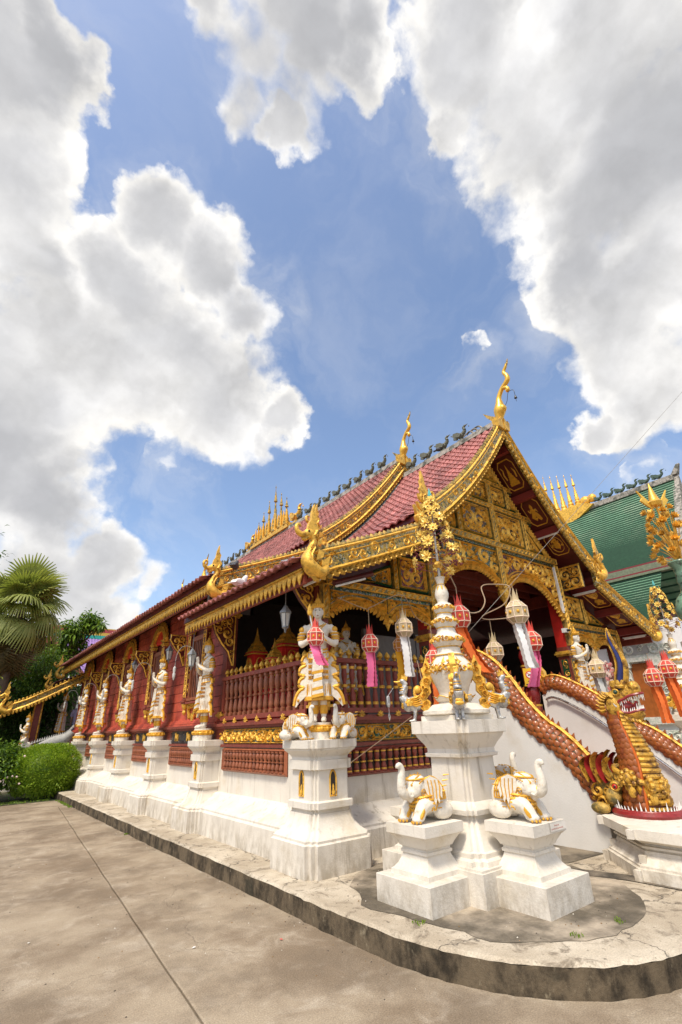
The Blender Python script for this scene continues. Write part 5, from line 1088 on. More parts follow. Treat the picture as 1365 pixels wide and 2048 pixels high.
# ================================================================ elephant pillar
def pillar(tx, ty, label, full=True):
    P = root('offering_pillar', (tx, ty, .2), label, 'pillar', 'white pillars flanking the stairs'); sq = lambda h: square(h, .11*h, 2)
    b = MB(); b.box((tx-.55, ty-.55, .19), (tx+.55, ty+.55, .47)); b.box((tx-.53, ty-.53, .47), (tx+.53, ty+.53, .49)); ob('pillar_foot', b, WHITE, P, 0)
    b = MB(); mould(b, [(.50, .485), (.49, .53), (.46, .55), (.46, .59), (.43, .60), (.40, .66), (.345, .76), (.30, .84), (.30, .88), (.34, .885), (.345, .93), (.33, .96), (.285, 1.0), (.275, 1.41), (.32, 1.42), (.325, 1.45), (.30, 1.46), (.30, 1.50), (.33, 1.55), (.385, 1.62), (.40, 1.655), (.43, 1.66), (.43, 1.79), (.33, 1.793), (.33, 1.845), (.1, 1.85)], sq, (tx, ty)); ob('pillar_shaft', b, WHITE, P, 28)
    for k in range(4):
        dx, dy = ((-1, 0), (0, -1), (1, 0), (0, 1))[k]; cx, cy = tx+dx*.70, ty+dy*.70
        b = MB(); L = .36; b.box((cx-.365, cy-.365, .19), (cx+.365, cy+.365, .425)); mould(b, [(.365, .425), (.36, .43), (.27, .432)], lambda h: square(h), (cx, cy)); ob('arm_block', b, WHITE, P, 0)
        b = MB(); mould(b, [(.26, .431), (.255, .47), (.235, .48), (.20, .52), (.175, .57), (.165, .60), (.18, .605), (.18, .63), (.168, .635), (.168, .655), (.185, .66), (.20, .69), (.235, .74), (.265, .765), (.275, .77), (.275, .86), (.05, .862)], lambda h: square(h), (cx, cy)); ob('arm_pedestal', b, WHITE, P, 28)
    # round body: disc, dome, lotus rim, vase, rings
    VP = [(.375, 1.85), (.395, 1.862), (.395, 1.895), (.375, 1.905), (.33, 1.915), (.30, 1.945), (.27, 1.968), (.20, 1.975), (.185, 1.99)]; b = MB(); T0 = Matrix.Translation((tx, ty, 0)); b.lathe(VP, 28, 0, T0)
    V2 = [(.165, 2.03), (.165, 2.06), (.185, 2.13), (.225, 2.22), (.262, 2.30), (.272, 2.36), (.255, 2.42), (.215, 2.47), (.18, 2.50), (.17, 2.52), (.178, 2.53), (.165, 2.545), (.15, 2.56), (.142, 2.62), (.148, 2.635), (.165, 2.65), (.19, 2.69), (.195, 2.73), (.17, 2.77), (.14, 2.785), (.125, 2.80), (.11, 2.86), (.115, 2.875), (.15, 2.92), (.155, 2.96), (.13, 3.0), (.10, 3.01), (.09, 3.05), (.095, 3.06), (.125, 3.10), (.128, 3.14), (.10, 3.18), (.07, 3.19), (.065, 3.22), (.085, 3.27), (.09, 3.32), (.075, 3.38), (.05, 3.43), (.045, 3.46), (.062, 3.53), (.07, 3.54), (.02, 3.54)]
    b.lathe(V2, 28, 0, T0); ob('vase_body', b, STAT, P)
    n_ = 40; w_ = MB(); rim = [[((r+e*math.cos(8*t))*math.cos(t)+tx, (r+e*math.cos(8*t))*math.sin(t)+ty, z+e*math.cos(8*t)) for t in [2*PI*j/n_ for j in range(n_)]] for r, z, e in ((.165, 1.985, 0), (.20, 2.0, 0), (.235, 2.045, .014), (.225, 2.05, .014), (.16, 2.03, 0))]; w_.loft(rim, 0); ob('lotus_rim', w_, STAT, P)
    g_ = MB(); g_.tube([((.238+.014*math.cos(8*t))*math.cos(t)+tx, (.238+.014*math.cos(8*t))*math.sin(t)+ty, 2.05+.014*math.cos(8*t)) for t in [2*PI*j/n_ for j in range(n_+1)]], .006, 5)
    def rad(z):
        for (a, za), (c, zc) in zip(V2[:-1], V2[1:]):
            if za <= z <= zc and zc > za: return a+(c-a)*(z-za)/(zc-za)
        return .1
    Fc = lambda u, v, w: (tx+(rad(v)+w)*math.cos(u), ty+(rad(v)+w)*math.sin(u), v)
    def band(z0, z1, rm, sd_, h=.03):
        q = (z0+z1)/2; r = rad(q); F2 = lambda u, v, w: Fc(u/r, v, w); scrolls(g_, rect(0, 2*PI*r, z0, z1), F2, sd_, rm, .012, h, 0, 700)
    for (z0, z1, rm, sd_) in ((2.31, 2.42, .035, 1), (2.69, 2.76, .026, 2), (2.92, 2.99, .024, 3), (3.10, 3.16, .02, 4)): band(z0, z1, rm, sd_, .018)
    for k in range(8):
        a = k*PI/4+.1; zz_ = [2.44, 2.40, 2.33, 2.24]
        if k % 2: g_.ribbon([(a, 2.34), (a+.03, 2.27), (a, 2.20)], [.05, .16, .02], .025, Fc)
        for (z, r_) in ((2.36, .035), (2.71, .028), (2.95, .022), (3.12, .018)): p_ = Fc(a, z, .01); g_.ell(p_, r_, 0, 7, 5)
        g_.ribbon([(a+.2, 2.47), (a+.25, 2.43), (a+.2, 2.40)], [.1, .3, .02], .012, Fc); g_.ribbon([(a, 3.42), (a, 3.38), (a, 3.35)], [.5, .35, .02], .006, Fc)
    for z in (2.53, 2.63, 2.87, 3.055, 3.44): g_.lathe([(rad(z), z-.008), (rad(z)+.008, z-.004), (rad(z)+.008, z+.004), (rad(z), z+.008)], 20, 0, T0)
    ob('vase_gilding', g_, GOLD, P)
    return P
TX, TY = 4.82, 4.08
pillar(TX, TY, 'white stepped pillar with gilded vase and elephant arms on the rounded walk')
# plaque with lettering on the arm cap towards the steps
pq = MB(); pq.box((TX+.0, TY-.70-.2785, .785), (TX+.265, TY-.70-.2755, .85)); 
pq.box((TX+.0, TY-.981, .785), (TX+.265, TY-.9755, .85)); po = ob('plaque', pq, mat('pale_plaque', (.72, .68, .62), .6)); tag(po, 'small pale plaque with faded red lettering on the pillar arm', 'plaque')
def text(s, loc, size, m, parent, rot=(PI/2, 0, 0), name='lettering'):
    cu = bpy.data.curves.new(name, 'FONT'); cu.body = s; cu.size = size; cu.extrude = .0012; cu.align_x = 'CENTER'
    t = bpy.data.objects.new(name, cu); COL.objects.link(t); dg = bpy.context.evaluated_depsgraph_get(); dg.update(); me = bpy.data.meshes.new_from_object(t.evaluated_get(dg)); bpy.data.objects.remove(t)
    me.materials.clear(); me.materials.append(m); from mathutils import Euler
    return inst(name, me, Matrix.Translation(loc) @ Euler(rot).to_matrix().to_4x4(), parent)
FR = mat('faded_red_ink', (.42, .12, .08), .7)
lm = MB(); rl = random.Random(2)   # two lines of illegible faded glyph strokes
for (z, n_, w0) in ((.828, 9, .07), (.802, 22, .01)):
    x = TX+w0
    for k in range(n_):
        w_ = rl.uniform(.004, .008); F = FY(TY-.9812); lm.ribbon([(x, z-.004), (x+w_*.3, z+rl.uniform(.003, .009)), (x+w_, z-.004+rl.uniform(0, .006))], .003, .001, F); x += w_+.0035
ob('faded_lettering', lm, FR, po)
ANG = {'a': (-1, 0), 'b': (0, -1), 'c': (1, 0), 'd': (0, 1)}
for (dx, dy), lb in (((-1, 0), 'white and gold elephant statue on the pillar arm facing the yard'), ((0, -1), 'white and gold elephant statue on the pillar arm above the plaque'), ((1, 0), 'white and gold elephant statue on the pillar arm towards the stair wall')):
    elephant((TX+dx*.66, TY+dy*.66, .862), math.atan2(dx, -dy), lb, .70, 'elephants on the offering pillar')
# ================================================================ hongsa birds
def hongsa_parts():
    B = MB(); B.ell((0, .0, .20), (.075, .12, .085), 0, 14, 10); B.ell((0, -.07, .19), (.065, .07, .08)); B.tube(spline([(0, -.08, .22), (0, -.13, .29), (0, -.10, .37), (0, -.085, .42), (0, -.11, .46)], 4), [.058-.0018*i for i in range(17)], 10); B.ell((0, -.115, .465), (.032, .04, .032))
    for s in (-1, 1): B.tube([(s*.03, .01, .14), (s*.03, .0, .05), (s*.03, -.01, .0)], [.028, .02, .018], 8); B.ell((s*.03, -.03, .012), (.028, .05, .014))
    body = remesh(B, .008, 'bird_body'); body.materials.append(SILVER)
    G = MB(); G.tube([(0, -.14, .46), (0, -.19, .455), (0, -.225, .465)], [.018, .014, .006], 6); F = FX(0)
    G.extr([(-.13, .485), (-.12, .54), (-.10, .515), (-.085, .555), (-.07, .51), (-.05, .53), (-.06, .47)], F, -.022, .022)
    # tall flame tail
    tail = [(.07, .15), (.13, .10), (.19, .14), (.20, .22), (.16, .25), (.22, .32), (.21, .40), (.25, .46), (.22, .54), (.24, .62), (.19, .74), (.15, .62), (.12, .60), (.14, .50), (.09, .44), (.11, .34), (.06, .28), (.09, .22)]
    G.extr(tail, F, -.035, .035); 
    for s in (-1, 1):
        K = (lambda s: lambda u, v, w: (s*(.036+w), u, v))(s); scrolls(G, inset(tail, .008), K, 4, .05, .016, .03, 0, 260)
        W = (lambda s: lambda u, v, w: (s*(.074+w-.15*max(0, u-.02)*0), u, v))(s); 
        for i in range(5): G.ribbon([(-.05, .20+.012*i), (.03, .175+.022*i), (.10-.004*i, .19+.026*i)], [.02, .035, .012], .022, W)
        G.ell((s*.085, -.055, .215), (.02, .04, .04), 0, 8, 6)
        for k in range(6): a = k*PI/3; G.ell((s*.09, -.055+.032*math.cos(a), .215+.032*math.sin(a)), (.014, .018, .018), 0, 6, 4)
    G.ell((0, .06, .36), (.04, .05, .05), 0, 8, 6); G.tube(spline([(0, .06, .25), (0, .02, .30), (0, .03, .37), (0, .07, .38)], 4), .02, 6)
    for k in range(5): G.ell((0, -.135+.004*k, .17+.03*k), (.05-.006*k, .02, .024), 0, 8, 5)
    for k in range(4): G.tube([(.042*math.cos(t), -.115+.042*math.sin(t), .30+.03*k) for t in [PI+PI*j/8 for j in range(9)]], .006, 4)
    return [('bird_body', body), ('gilt_wing_and_tail', mesh_of('gilt_wing_and_tail', G, GOLD))]
HP = hongsa_parts()
def hongsa(loc, rz, lb, sc_, grp):
    o = root('swan_statue', loc, lb, 'statue', grp, rz, sc_)
    for n, me in HP: inst(n, me, None, o, True)
for (dx, dy, lb) in ((-1, -1, 'silver swan statue with gold tail facing the yard corner of the pillar cap'), (-1, 1, 'silver swan statue with gold tail at the pillar cap, towards the corner angel'), (1, -1, 'silver swan statue with gold tail at the pillar cap, towards the naga stairs')):
    hongsa((TX+dx*.345, TY+dy*.345, 1.79), math.atan2(dx, -dy), lb, 1.0, 'swans on the offering pillar')
# ================================================================ metal flower trees
fm = MB()
for k in range(8):
    a = k*PI/4; T = Matrix.Rotation(a, 4, 'Z'); fm.add([(.010, -.006, .004), (.032, -.017, .012), (.058, 0, .006), (.032, .017, .012), (.010, .006, .004), (.034, 0, .002)], [(0, 1, 5), (1, 2, 5), (2, 3, 5), (3, 4, 5), (4, 0, 5)], 0, T)
fm.ell((0, 0, .010), (.014, .014, .010), 1, 8, 5); YEL = mat('yellow_gilt_petal', (.85, .60, .13), .4, .1, .12, 20); MAR = mat('maroon_bead', (.16, .03, .035), .45, 0, .3, 30); FLW = mesh_of('flower', fm, [YEL, OCHRE], 30)
def flower_tree(x, y, z, h, r, n, lb, seed, big=1.0):
    o = root('flower_tree', (x, y, z), lb, 'ornament', 'gilt flower trees'); rg = random.Random(seed); b = MB(); b.tube([(x, y, z-.08), (x, y, z+h*.9)], [.018, .008], 6); lf = MB()
    lf.ell((x, y, z+.10), (.06, .06, .05), 1, 8, 6); b2 = MB()
    for i in range(n):
        t = (i+.5)/n; zz_ = z+h*(.05+.85*t); rr_ = r*(1-.82*t)*(1.0 if t > .12 else .8)*rg.uniform(.82, 1.08); a = i*2.399+rg.uniform(-.2, .2); px, py = x+rr_*math.cos(a), y+rr_*math.sin(a)
        b2.tube(spline([(x, y, zz_-.10), (x+.6*(px-x), y+.6*(py-y), zz_-.06), (px, py, zz_)], 3), .004, 4)
        d = Vector((math.cos(a), math.sin(a), rg.uniform(-.15, .45))).normalized(); M_ = Matrix.Translation((px, py, zz_)) @ d.to_track_quat('Z', 'Y').to_matrix().to_4x4() @ Matrix.Rotation(rg.uniform(0, 1), 4, 'Z') @ Matrix.Scale(rg.uniform(.85, 1.2)*big, 4); inst('flower', FLW, M_, o)
        for k in range(7): lf.ell((px*.85+x*.15+rg.uniform(-.05, .05), py*.85+y*.15+rg.uniform(-.05, .05), zz_-.05+rg.uniform(-.05, .03)), rg.uniform(.008, .016), 0, 5, 4)
    ob('stem', b, GREYST, o); ob('branch', b2, MAR, o); ob('bead_cluster', lf, [MAR, GOLD], o, 38, False, 'stuff'); c = MB(); c.lathe([(0, 0), (.022, .02), (.03, .06), (.018, .12), (0, .19)], 8, 0, Matrix.Translation((x, y, z+h*.92))); ob('glass_tip', c, mat('teal_glass', (.10, .42, .42), .12, 0, .05), o); c = MB(); c.lathe([(.03, 0), (.045, .03), (.02, .08)], 8, 0, Matrix.Translation((x, y, z+h*.86))); ob('tip_collar', c, GOLD, o)
flower_tree(TX, TY, 3.62, 1.18, .42, 42, 'gilt metal flower tree with teal glass tip on the elephant pillar', 1, 1.35)
# ================================================================ naga stairs
STEPM = mat('terracotta_step', (.30, .13, .09), .6, 0, .2, 5)
stairs = root('staircase', (8.3, 4.8, .2), 'stairway of brick red steps between white naga walls', 'stairs')
for i in range(10):
    b = MB(); y = 3.55+.27*i; z = .2+.173*(i+1); b.box((7.3, y, z-.173), (9.26, y+.29, z-.035)); b.box((7.3, y-.02, z-.035), (9.26, y+.29, z)); ob('step', b, STEPM, stairs, 0)
LPATH = spline([(6.1, 2.72), (5.6, 2.76), (5.25, 2.60), (4.98, 2.30), (4.72, 1.92), (4.45, 1.62), (4.2, 1.44), (3.97, 1.20), (3.78, .92), (3.66, .76)], 8)
RPATH = spline([(5.60, 2.30), (5.35, 2.40), (4.9, 2.18), (4.48, 1.89), (4.2, 1.60), (3.85, 1.43), (3.45, 1.10), (3.15, .82), (2.95, .62)], 8)
sm = MB(); sm.add([(-.045, -.03, .0), (0, -.045, .012), (.045, -.03, .0), (.04, .02, .014), (0, .058, .018), (-.04, .02, .014), (0, 0, .034), (-.02, .05, 0), (.02, .05, 0)], [(0, 1, 6), (1, 2, 6), (2, 3, 6), (3, 4, 6), (4, 5, 6), (5, 0, 6), (4, 3, 8), (5, 4, 7), (2, 8, 3), (0, 5, 7)]); SCL = mesh_of('scale', sm, [SCALE], 60)
sp_ = MB(); sp_.add([(-.05, -.012, 0), (.05, -.012, 0), (.05, .012, 0), (-.05, .012, 0), (.035, 0, .10)], [(0, 1, 4), (1, 2, 4), (2, 3, 4), (3, 0, 4)]); SPK = mesh_of('spine', sp_, [SCALE], 20)
def naga_body(path, x, r, label, nind, side):
    o = root('naga_railing', (x, path[-1][0], .6), label, 'railing', 'naga stair railings'); b = MB(); b.tube([(x, y, z) for y, z in path], r*.95, 14, 0, None, (1, 0, 0)); ob('naga_body', b, SGREEN, o)
    L = [0]
    for a, c in zip(path[:-1], path[1:]): L.append(L[-1]+math.hypot(c[0]-a[0], c[1]-a[1]))
    def at(s):
        for i in range(len(L)-1):
            if L[i+1] >= s: t = (s-L[i])/(L[i+1]-L[i]); a, c = path[i], path[i+1]; return Vector((x, a[0]+(c[0]-a[0])*t, a[1]+(c[1]-a[1])*t)), Vector((0, c[0]-a[0], c[1]-a[1])).normalized()
        return Vector((x, *path[-1])), Vector((0, -1, -1)).normalized()
    n_ = int(L[-1]/.078); cand = []
    for i in range(n_):
        p, t = at((i+.5)*L[-1]/n_); up = Vector((1, 0, 0)).cross(t); up = -up if up.z < 0 else up
        for j in range(13):
            a = (j+(i % 2)*.5)/13*2*PI; d = Vector((side, 0, 0))*math.cos(a)+up*math.sin(a)
            if math.sin(a) < -.62: continue
            z_ = d; y_ = -t; x_ = y_.cross(z_).normalized(); q = p+d*(r*.93); M_ = Matrix(((x_.x, y_.x, z_.x, q.x), (x_.y, y_.y, z_.y, q.y), (x_.z, y_.z, z_.z, q.z), (0, 0, 0, 1))) @ Matrix.Scale(.98, 4)
            cand.append((math.cos(a) < -.25, i, M_))
    cand.sort(key=lambda c: (c[0], -c[1])); st_ = MB(); k = 0
    for hid, i, M_ in cand:
        if k < nind and not hid: inst('scale', SCL, M_, o); k += 1
        else: st_.add([v.co for v in SCL.vertices], [tuple(f.vertices) for f in SCL.polygons], 0, M_)
    if st_.v: ob('scale_covering', st_, SCALE, o, 60, False, 'stuff')
    g_ = MB(); ln = []
    for i in range(70): p, t = at(i/69*L[-1]); up = Vector((1, 0, 0)).cross(t); up = -up if up.z < 0 else up; ln.append(p+up*(r+.015)+Vector((side*.055, 0, 0)))
    g_.tube(ln, .02, 6); g_.tube([p+Vector((-side*.055, 0, .0)) for p in ln], .014, 6); ob('back_ridge', g_, GOLD, o)
    m_ = int(L[-1]/.10)
    for i in range(m_):
        p, t = at((i+.5)*L[-1]/m_); up = Vector((1, 0, 0)).cross(t); up = -up if up.z < 0 else up; y_ = Vector((1, 0, 0)); x_ = -t; q = p+up*(r-.01); inst('spine', SPK, Matrix(((x_.x, y_.x, up.x, q.x), (x_.y, y_.y, up.y, q.y), (x_.z, y_.z, up.z, q.z), (0, 0, 0, 1))), o)
    return o
NL = naga_body(LPATH, 7.15, .19, 'orange scaled naga body riding the stair wall beside the elephant pillar', 300, -1)
NR = naga_body(RPATH, 9.38, .16, 'orange scaled naga body on the stair wall with the flame tail and steel handrail', 300, -1)
def stringer(path, x0, x1, r, yb):
    b = MB(); pts = [(y, z-r*.55) for y, z in path if y < yb]; poly = [(yb, .19)]+[(yb, pts[0][1])]+pts+[(pts[-1][0], .19)]
    for i in range(len(pts)-1): b.loft([[(x0, p[0], .19), (x1, p[0], .19), (x1, p[0], p[1]), (x0, p[0], p[1])] for p in (pts[i], pts[i+1])], 0)
    return b
WALLW = mat('white_stair_wall', (.70, .685, .66), .7, 0, .07, 2, .12, 40, col2=(.62, .58, .52), c2=(.5, .75), c2s=1.6)
ob('stair_wall', stringer(LPATH, 7.0, 7.32, .19, 6.15), WALLW, stairs, 30); ob('stair_wall', stringer(RPATH, 9.25, 9.5, .16, 5.62), WALLW, stairs, 30)
hr = MB(); q = [(9.20, y, z-.24) for y, z in RPATH[4:]]; hr.tube(q, .022, 8); 
for i in (0, 20, 40): hr.tube([q[i], (9.27, q[i][1], q[i][2]-.02)], .014, 6)
ob('handrail', hr, STEEL, stairs); hr = MB(); q = [(7.40, y, z-.18) for y, z in LPATH[8:]]; hr.tube(q, .02, 8); ob('handrail', hr, STEEL, stairs)
# flame tail at the head of the far body
tf = MB(); F = FX(9.38); fl_ = [(5.42, 2.38), (5.52, 2.50), (5.53, 2.66), (5.63, 2.80), (5.70, 2.98), (5.71, 2.80), (5.77, 2.66), (5.70, 2.55), (5.75, 2.42), (5.62, 2.28)]; tf.extr(fl_, F, -.05, .05); scrolls(tf, fl_, FX(9.32), 3, .07, .03, .05, 0, 120); ob('flame_tail', tf, GOLD, NR)
# pedestal under the naga: octagonal with mouldings
NP = MB(); octo = lambda h: [(h*math.cos(a)/math.cos(PI/8), h*math.sin(a)/math.cos(PI/8)) for a in [PI/8+k*PI/4 for k in range(8)]]
NCX, NCY = 7.2, 2.55
mould(NP, [(1.08, .19), (1.08, .31), (1.05, .315), (1.05, .335), (1.03, .34), (.98, .40), (.955, .43), (.95, .455), (.93, .46), (.93, .475), (.97, .48), (.97, .50), (.93, .505), (.93, .52), (.97, .53), (1.02, .56), (1.06, .565), (1.06, .66), (.3, .662)], octo, (NCX, NCY)); npo = root('naga_pedestal', (NCX, NCY, .2), 'white octagonal moulded pedestal under the open mouthed naga', 'pedestal'); ob('pedestal_body', NP, WHITE, npo, 25)
for k in (2, 3, 4, 5):
    a = PI/8+k*PI/4; 
    for (h, z0, z1) in ((1.085, .2, .30), (1.066, .57, .655), (.985, .35, .42)): cr_ = MB(); cr_.box((NCX+(h/math.cos(PI/8))*math.cos(a)-.035, NCY+(h/math.cos(PI/8))*math.sin(a)-.035, z0), (NCX+(h/math.cos(PI/8))*math.cos(a)+.035, NCY+(h/math.cos(PI/8))*math.sin(a)+.035, z1)); ob('corner_band', cr_, WHITE, npo, 0)
# ---- rearing naga with makara mouth at its root
XN = 7.12
nh = root('rearing_naga', (XN, 3.1, .662), 'gold and orange naga rearing with open fanged mouth from a makara jaw', 'statue')
B = MB(); NP_ = spline([(3.22, .64, .24), (3.19, .95, .225), (3.18, 1.25, .19), (3.22, 1.5, .155), (3.27, 1.72, .13), (3.25, 1.92, .13)], 6); B.tube([(XN, y, z) for y, z, r in NP_], [(r, r*1.0) for y, z, r in NP_], 16, 0, None, (1, 0, 0)); ob('neck', B, SCALE, nh)
sc2 = MB()
for i, (y, z, r) in enumerate(NP_[:-4]):
    if i % 2: continue
for i in range(17):
    t = i/17*(len(NP_)-6); j = int(t); y, z, r = [a+(c-a)*(t-j) for a, c in zip(NP_[j], NP_[j+1])]
    for k in range(18):
        a = (k+(i % 2)*.5)/18*2*PI
        if math.sin(a) < -.55: continue     # belly side carries gold plates
        d = Vector((math.cos(a), math.sin(a), 0)); y_ = Vector((0, 0, -1)); x_ = y_.cross(d); q = Vector((XN, y, z))+d*(r*.98); sc2.add([v.co for v in SCL.vertices], [tuple(f.vertices) for f in SCL.polygons], 0, Matrix(((x_.x, y_.x, d.x, q.x), (x_.y, y_.y, d.y, q.y), (x_.z, y_.z, d.z, q.z), (0, 0, 0, 1))) @ Matrix.Scale(.95, 4))
ob('neck_scales', sc2, SCALE, nh, 60, False, 'stuff')
bp_ = MB()
for i in range(22):
    t = i/22*(len(NP_)-3); j = int(t); y, z, r = [a+(c-a)*(t-j) for a, c in zip(NP_[j], NP_[j+1])]
    bp_.tube([(XN+r*1.06*math.cos(a), y+r*1.08*math.sin(a), z+.012*math.sin(a)) for a in [PI*1.17+PI*.66*k/8 for k in range(9)]], (.030), 6)
ob('belly_plate', bp_, NGOLD, nh)
gb_ = MB()
for s in (-1.15, -.65): gb_.tube([(XN+(r+.012)*math.cos(PI*1.15) if s < -1 else XN+(r+.012)*math.cos(-.15*PI), y+(r+.012)*math.sin(PI*1.15), z) for y, z, r in NP_[:-3]], .016, 6)
ob('belly_edge', gb_, mat('orange_edge', (.55, .12, .015), .4), nh)
# collar of gilt leaves round the root
cg = MB(); Fc2 = lambda u, v, w: (XN+(.245+w)*math.cos(u), 3.21+(.245+w)*math.sin(u), v)
cg.tube([Fc2(a, 1.08-.10*math.cos(a+PI/2), .01) for a in [2*PI*k/30 for k in range(31)]], .035, 8)
for k in range(22): a = 2*PI*k/22; z = 1.04-.10*math.cos(a+PI/2); cg.ribbon([(a, z), (a+.05, z-.06), (a, z-.12)], [.14, .30, .03], .04, Fc2)
for a in (PI, 1.5*PI, 1.25*PI, 0): 
    z = 1.08-.10*math.cos(a+PI/2); c = Fc2(a, z, .03); cg.ell(c, (.06, .06, .07), 0, 8, 6)
    for k in range(8): f = k*PI/4; cg.ell((c[0]+.075*math.cos(f)*abs(math.sin(a)), c[1]+.075*math.cos(f)*abs(math.cos(a)), c[2]+.075*math.sin(f)), (.04, .04, .035), 0, 6, 4)
    cg.ell((c[0], c[1]-.01, c[2]-.15), (.05, .05, .07), 0, 7, 5)
ob('leaf_collar', cg, NGOLD, nh)
# head: skull, upper and lower jaw facing -y
HB = MB(); HB.ell((XN, 3.27, 1.98), (.155, .17, .17), 0, 16, 12); HB.ell((XN, 3.30, 1.80), (.13, .13, .13))
def jaw(pts, n=10):
    HB.tube([(XN, y, z) for y, z, a, c in pts], [(c, a) for y, z, a, c in pts], 14, 0, None, (1, 0, 0))
jaw(spline([(3.25, 2.03, .11, .14), (3.12, 2.07, .085, .125), (3.0, 2.11, .07, .11), (2.90, 2.13, .07, .095), (2.83, 2.13, .04, .06)], 4)); HB.ell((XN, 2.92, 2.20), (.085, .09, .085)); HB.ell((XN, 3.04, 2.19), (.07, .07, .06))
jaw(spline([(3.28, 1.82, .08, .13), (3.15, 1.77, .05, .115), (3.02, 1.755, .042, .10), (2.92, 1.775, .038, .085), (2.86, 1.80, .02, .05)], 4))
for s in (-1, 1): HB.ell((XN+s*.12, 3.17, 2.12), (.045, .06, .05)); HB.ell((XN+s*.05, 2.86, 2.18), (.03, .03, .03)); HB.ell((XN+s*.14, 3.26, 1.90), (.04, .12, .14))
hm = remesh(HB, .012, 'head'); hm.materials.append(NGOLD); inst('head', hm, None, nh)
mo = MB()
for s in (-1, 1):
    up_ = [(XN+s*x, y, z) for x, y, z in [(.135, 3.20, 1.90), (.135, 3.14, 1.98), (.125, 3.06, 2.01), (.115, 2.98, 2.05), (.10, 2.90, 2.065), (.06, 2.83, 2.08), (.0, 2.81, 2.085)]]; lo_ = [(XN+s*x, y, z) for x, y, z in [(.135, 3.20, 1.90), (.125, 3.13, 1.82), (.112, 3.03, 1.80), (.098, 2.94, 1.82), (.06, 2.87, 1.835), (0, 2.85, 1.84)]]
    mo.tube(spline(up_, 4), .022, 6, 0); mo.tube(spline(lo_, 4), .02, 6, 0)
    for pth, sg, nn in ((spline(up_, 6), -1, 15), (spline(lo_, 6), 1, 13)):
        for k in range(nn):
            p_ = pth[int((k+.7)/nn*(len(pth)-1))]; L = .055 if k % 5 != 3 else .095; x_ = p_[0]-s*.01; mo.tube([(x_, p_[1], p_[2]+sg*.012), (x_, p_[1]-.006, p_[2]+sg*(.012+L))], [.013, .002], 5, 1)
    mo.tube(spline([(XN+s*.14, 3.20, 1.90), (XN+s*.20, 3.19, 1.91), (XN+s*.23, 3.20, 1.95)], 3), [.022, .018, .015, .012, .009, .006, .003], 6, 1)
mo.ell((XN, 3.12, 1.90), (.11, .13, .10), 0); mo.tube(spline([(XN, 3.18, 1.86), (XN, 3.05, 1.85), (XN, 2.97, 1.90), (XN, 2.93, 1.97)], 4), [(.06-.003*i, .03-.0012*i) for i in range(13)], 8, 0, None, (1, 0, 0)); ob('fanged_mouth', mo, [GUM, TEETH], nh)
ey = MB()
for s in (-1, 1): ey.ell((XN+s*.155, 3.16, 2.12), (.02, .032, .03), 0, 10, 8); ey.ell((XN+s*.170, 3.15, 2.12), (.008, .014, .016), 1, 8, 6)
ob('eye', ey, [mat('green_eye', (.02, .09, .05), .2), METAL], nh); eg = MB()
for s in (-1, 1):
    eg.tube([(XN+s*.15, 3.16+.05*math.cos(a), 2.12+.042*math.sin(a)) for a in [2*PI*k/14 for k in range(15)]], .014, 6); K = (lambda s: lambda u, v, w: (XN+s*(.15+w), u, v))(s)
    for k in range(9): a = k*.30-.3; eg.ribbon([(3.28+.10*math.cos(a), 1.90+.16*math.sin(a)), (3.34+.12*math.cos(a), 1.90+.21*math.sin(a)), (3.40+.13*math.cos(a+.2), 1.90+.25*math.sin(a+.2))], [.05, .06, .01], .03, K)
    for k in range(8): eg.ribbon([(3.24-.045*k, 1.77-.012*k), (3.22-.045*k, 1.73-.010*k), (3.19-.045*k, 1.70-.008*k)], [.04, .05, .01], .025, (lambda s: lambda u, v, w: (XN+s*(.115+w), u, v))(s))
eg.tube(spline([(XN, 3.33, 1.64), (XN, 3.42, 1.67), (XN, 3.44, 1.75)], 4), .03, 8); ob('gilt_mane', eg, NGOLD, nh)
ch = MB(); CP = spline([(3.13, 2.20, .075), (3.06, 2.36, .075), (3.02, 2.50, .066), (3.03, 2.63, .055), (3.07, 2.75, .042), (3.10, 2.86, .03), (3.105, 2.99, .004)], 5); ch.tube([(XN, y, z) for y, z, r in CP], [(r*.7, r) for y, z, r in CP], 10, 0, None, (1, 0, 0)); ob('horn_core', ch, BLUE, nh)
ce = MB()
for i in range(len(CP)-1):
    y, z, r = CP[i]; y2, z2, r2 = CP[i+1]
    for f in (0, .5): ce.ell((XN, y+(y2-y)*f-r*1.0, z+(z2-z)*f), (r*.75+.008, r*.45+.010, .024), 0, 7, 5); ce.ell((XN, y+(y2-y)*f+r*1.0, z+(z2-z)*f), (r*.6+.006, r*.25+.008, .02), 0, 7, 5)
ce.tube([(XN+.115*math.cos(a), 3.13+.10*math.sin(a), 2.24) for a in [2*PI*k/16 for k in range(17)]], .03, 7); 
for k in range(9): a = 2*PI*k/9; ce.ell((XN+.11*math.cos(a), 3.13+.10*math.sin(a), 2.27), (.035, .035, .05), 0, 7, 5)
ob('horn_edge', ce, NGOLD, nh); pc = MB(); rp_ = random.Random(6)
for i in range(42): t = i/42; pc.ell((XN+rp_.uniform(-.03, .03), 3.26-.05*t+rp_.uniform(-.05, .05), 2.18+.38*t), (.03, .03, .032), 0, 5, 4)
ob('pink_crest', pc, PINKC, nh)
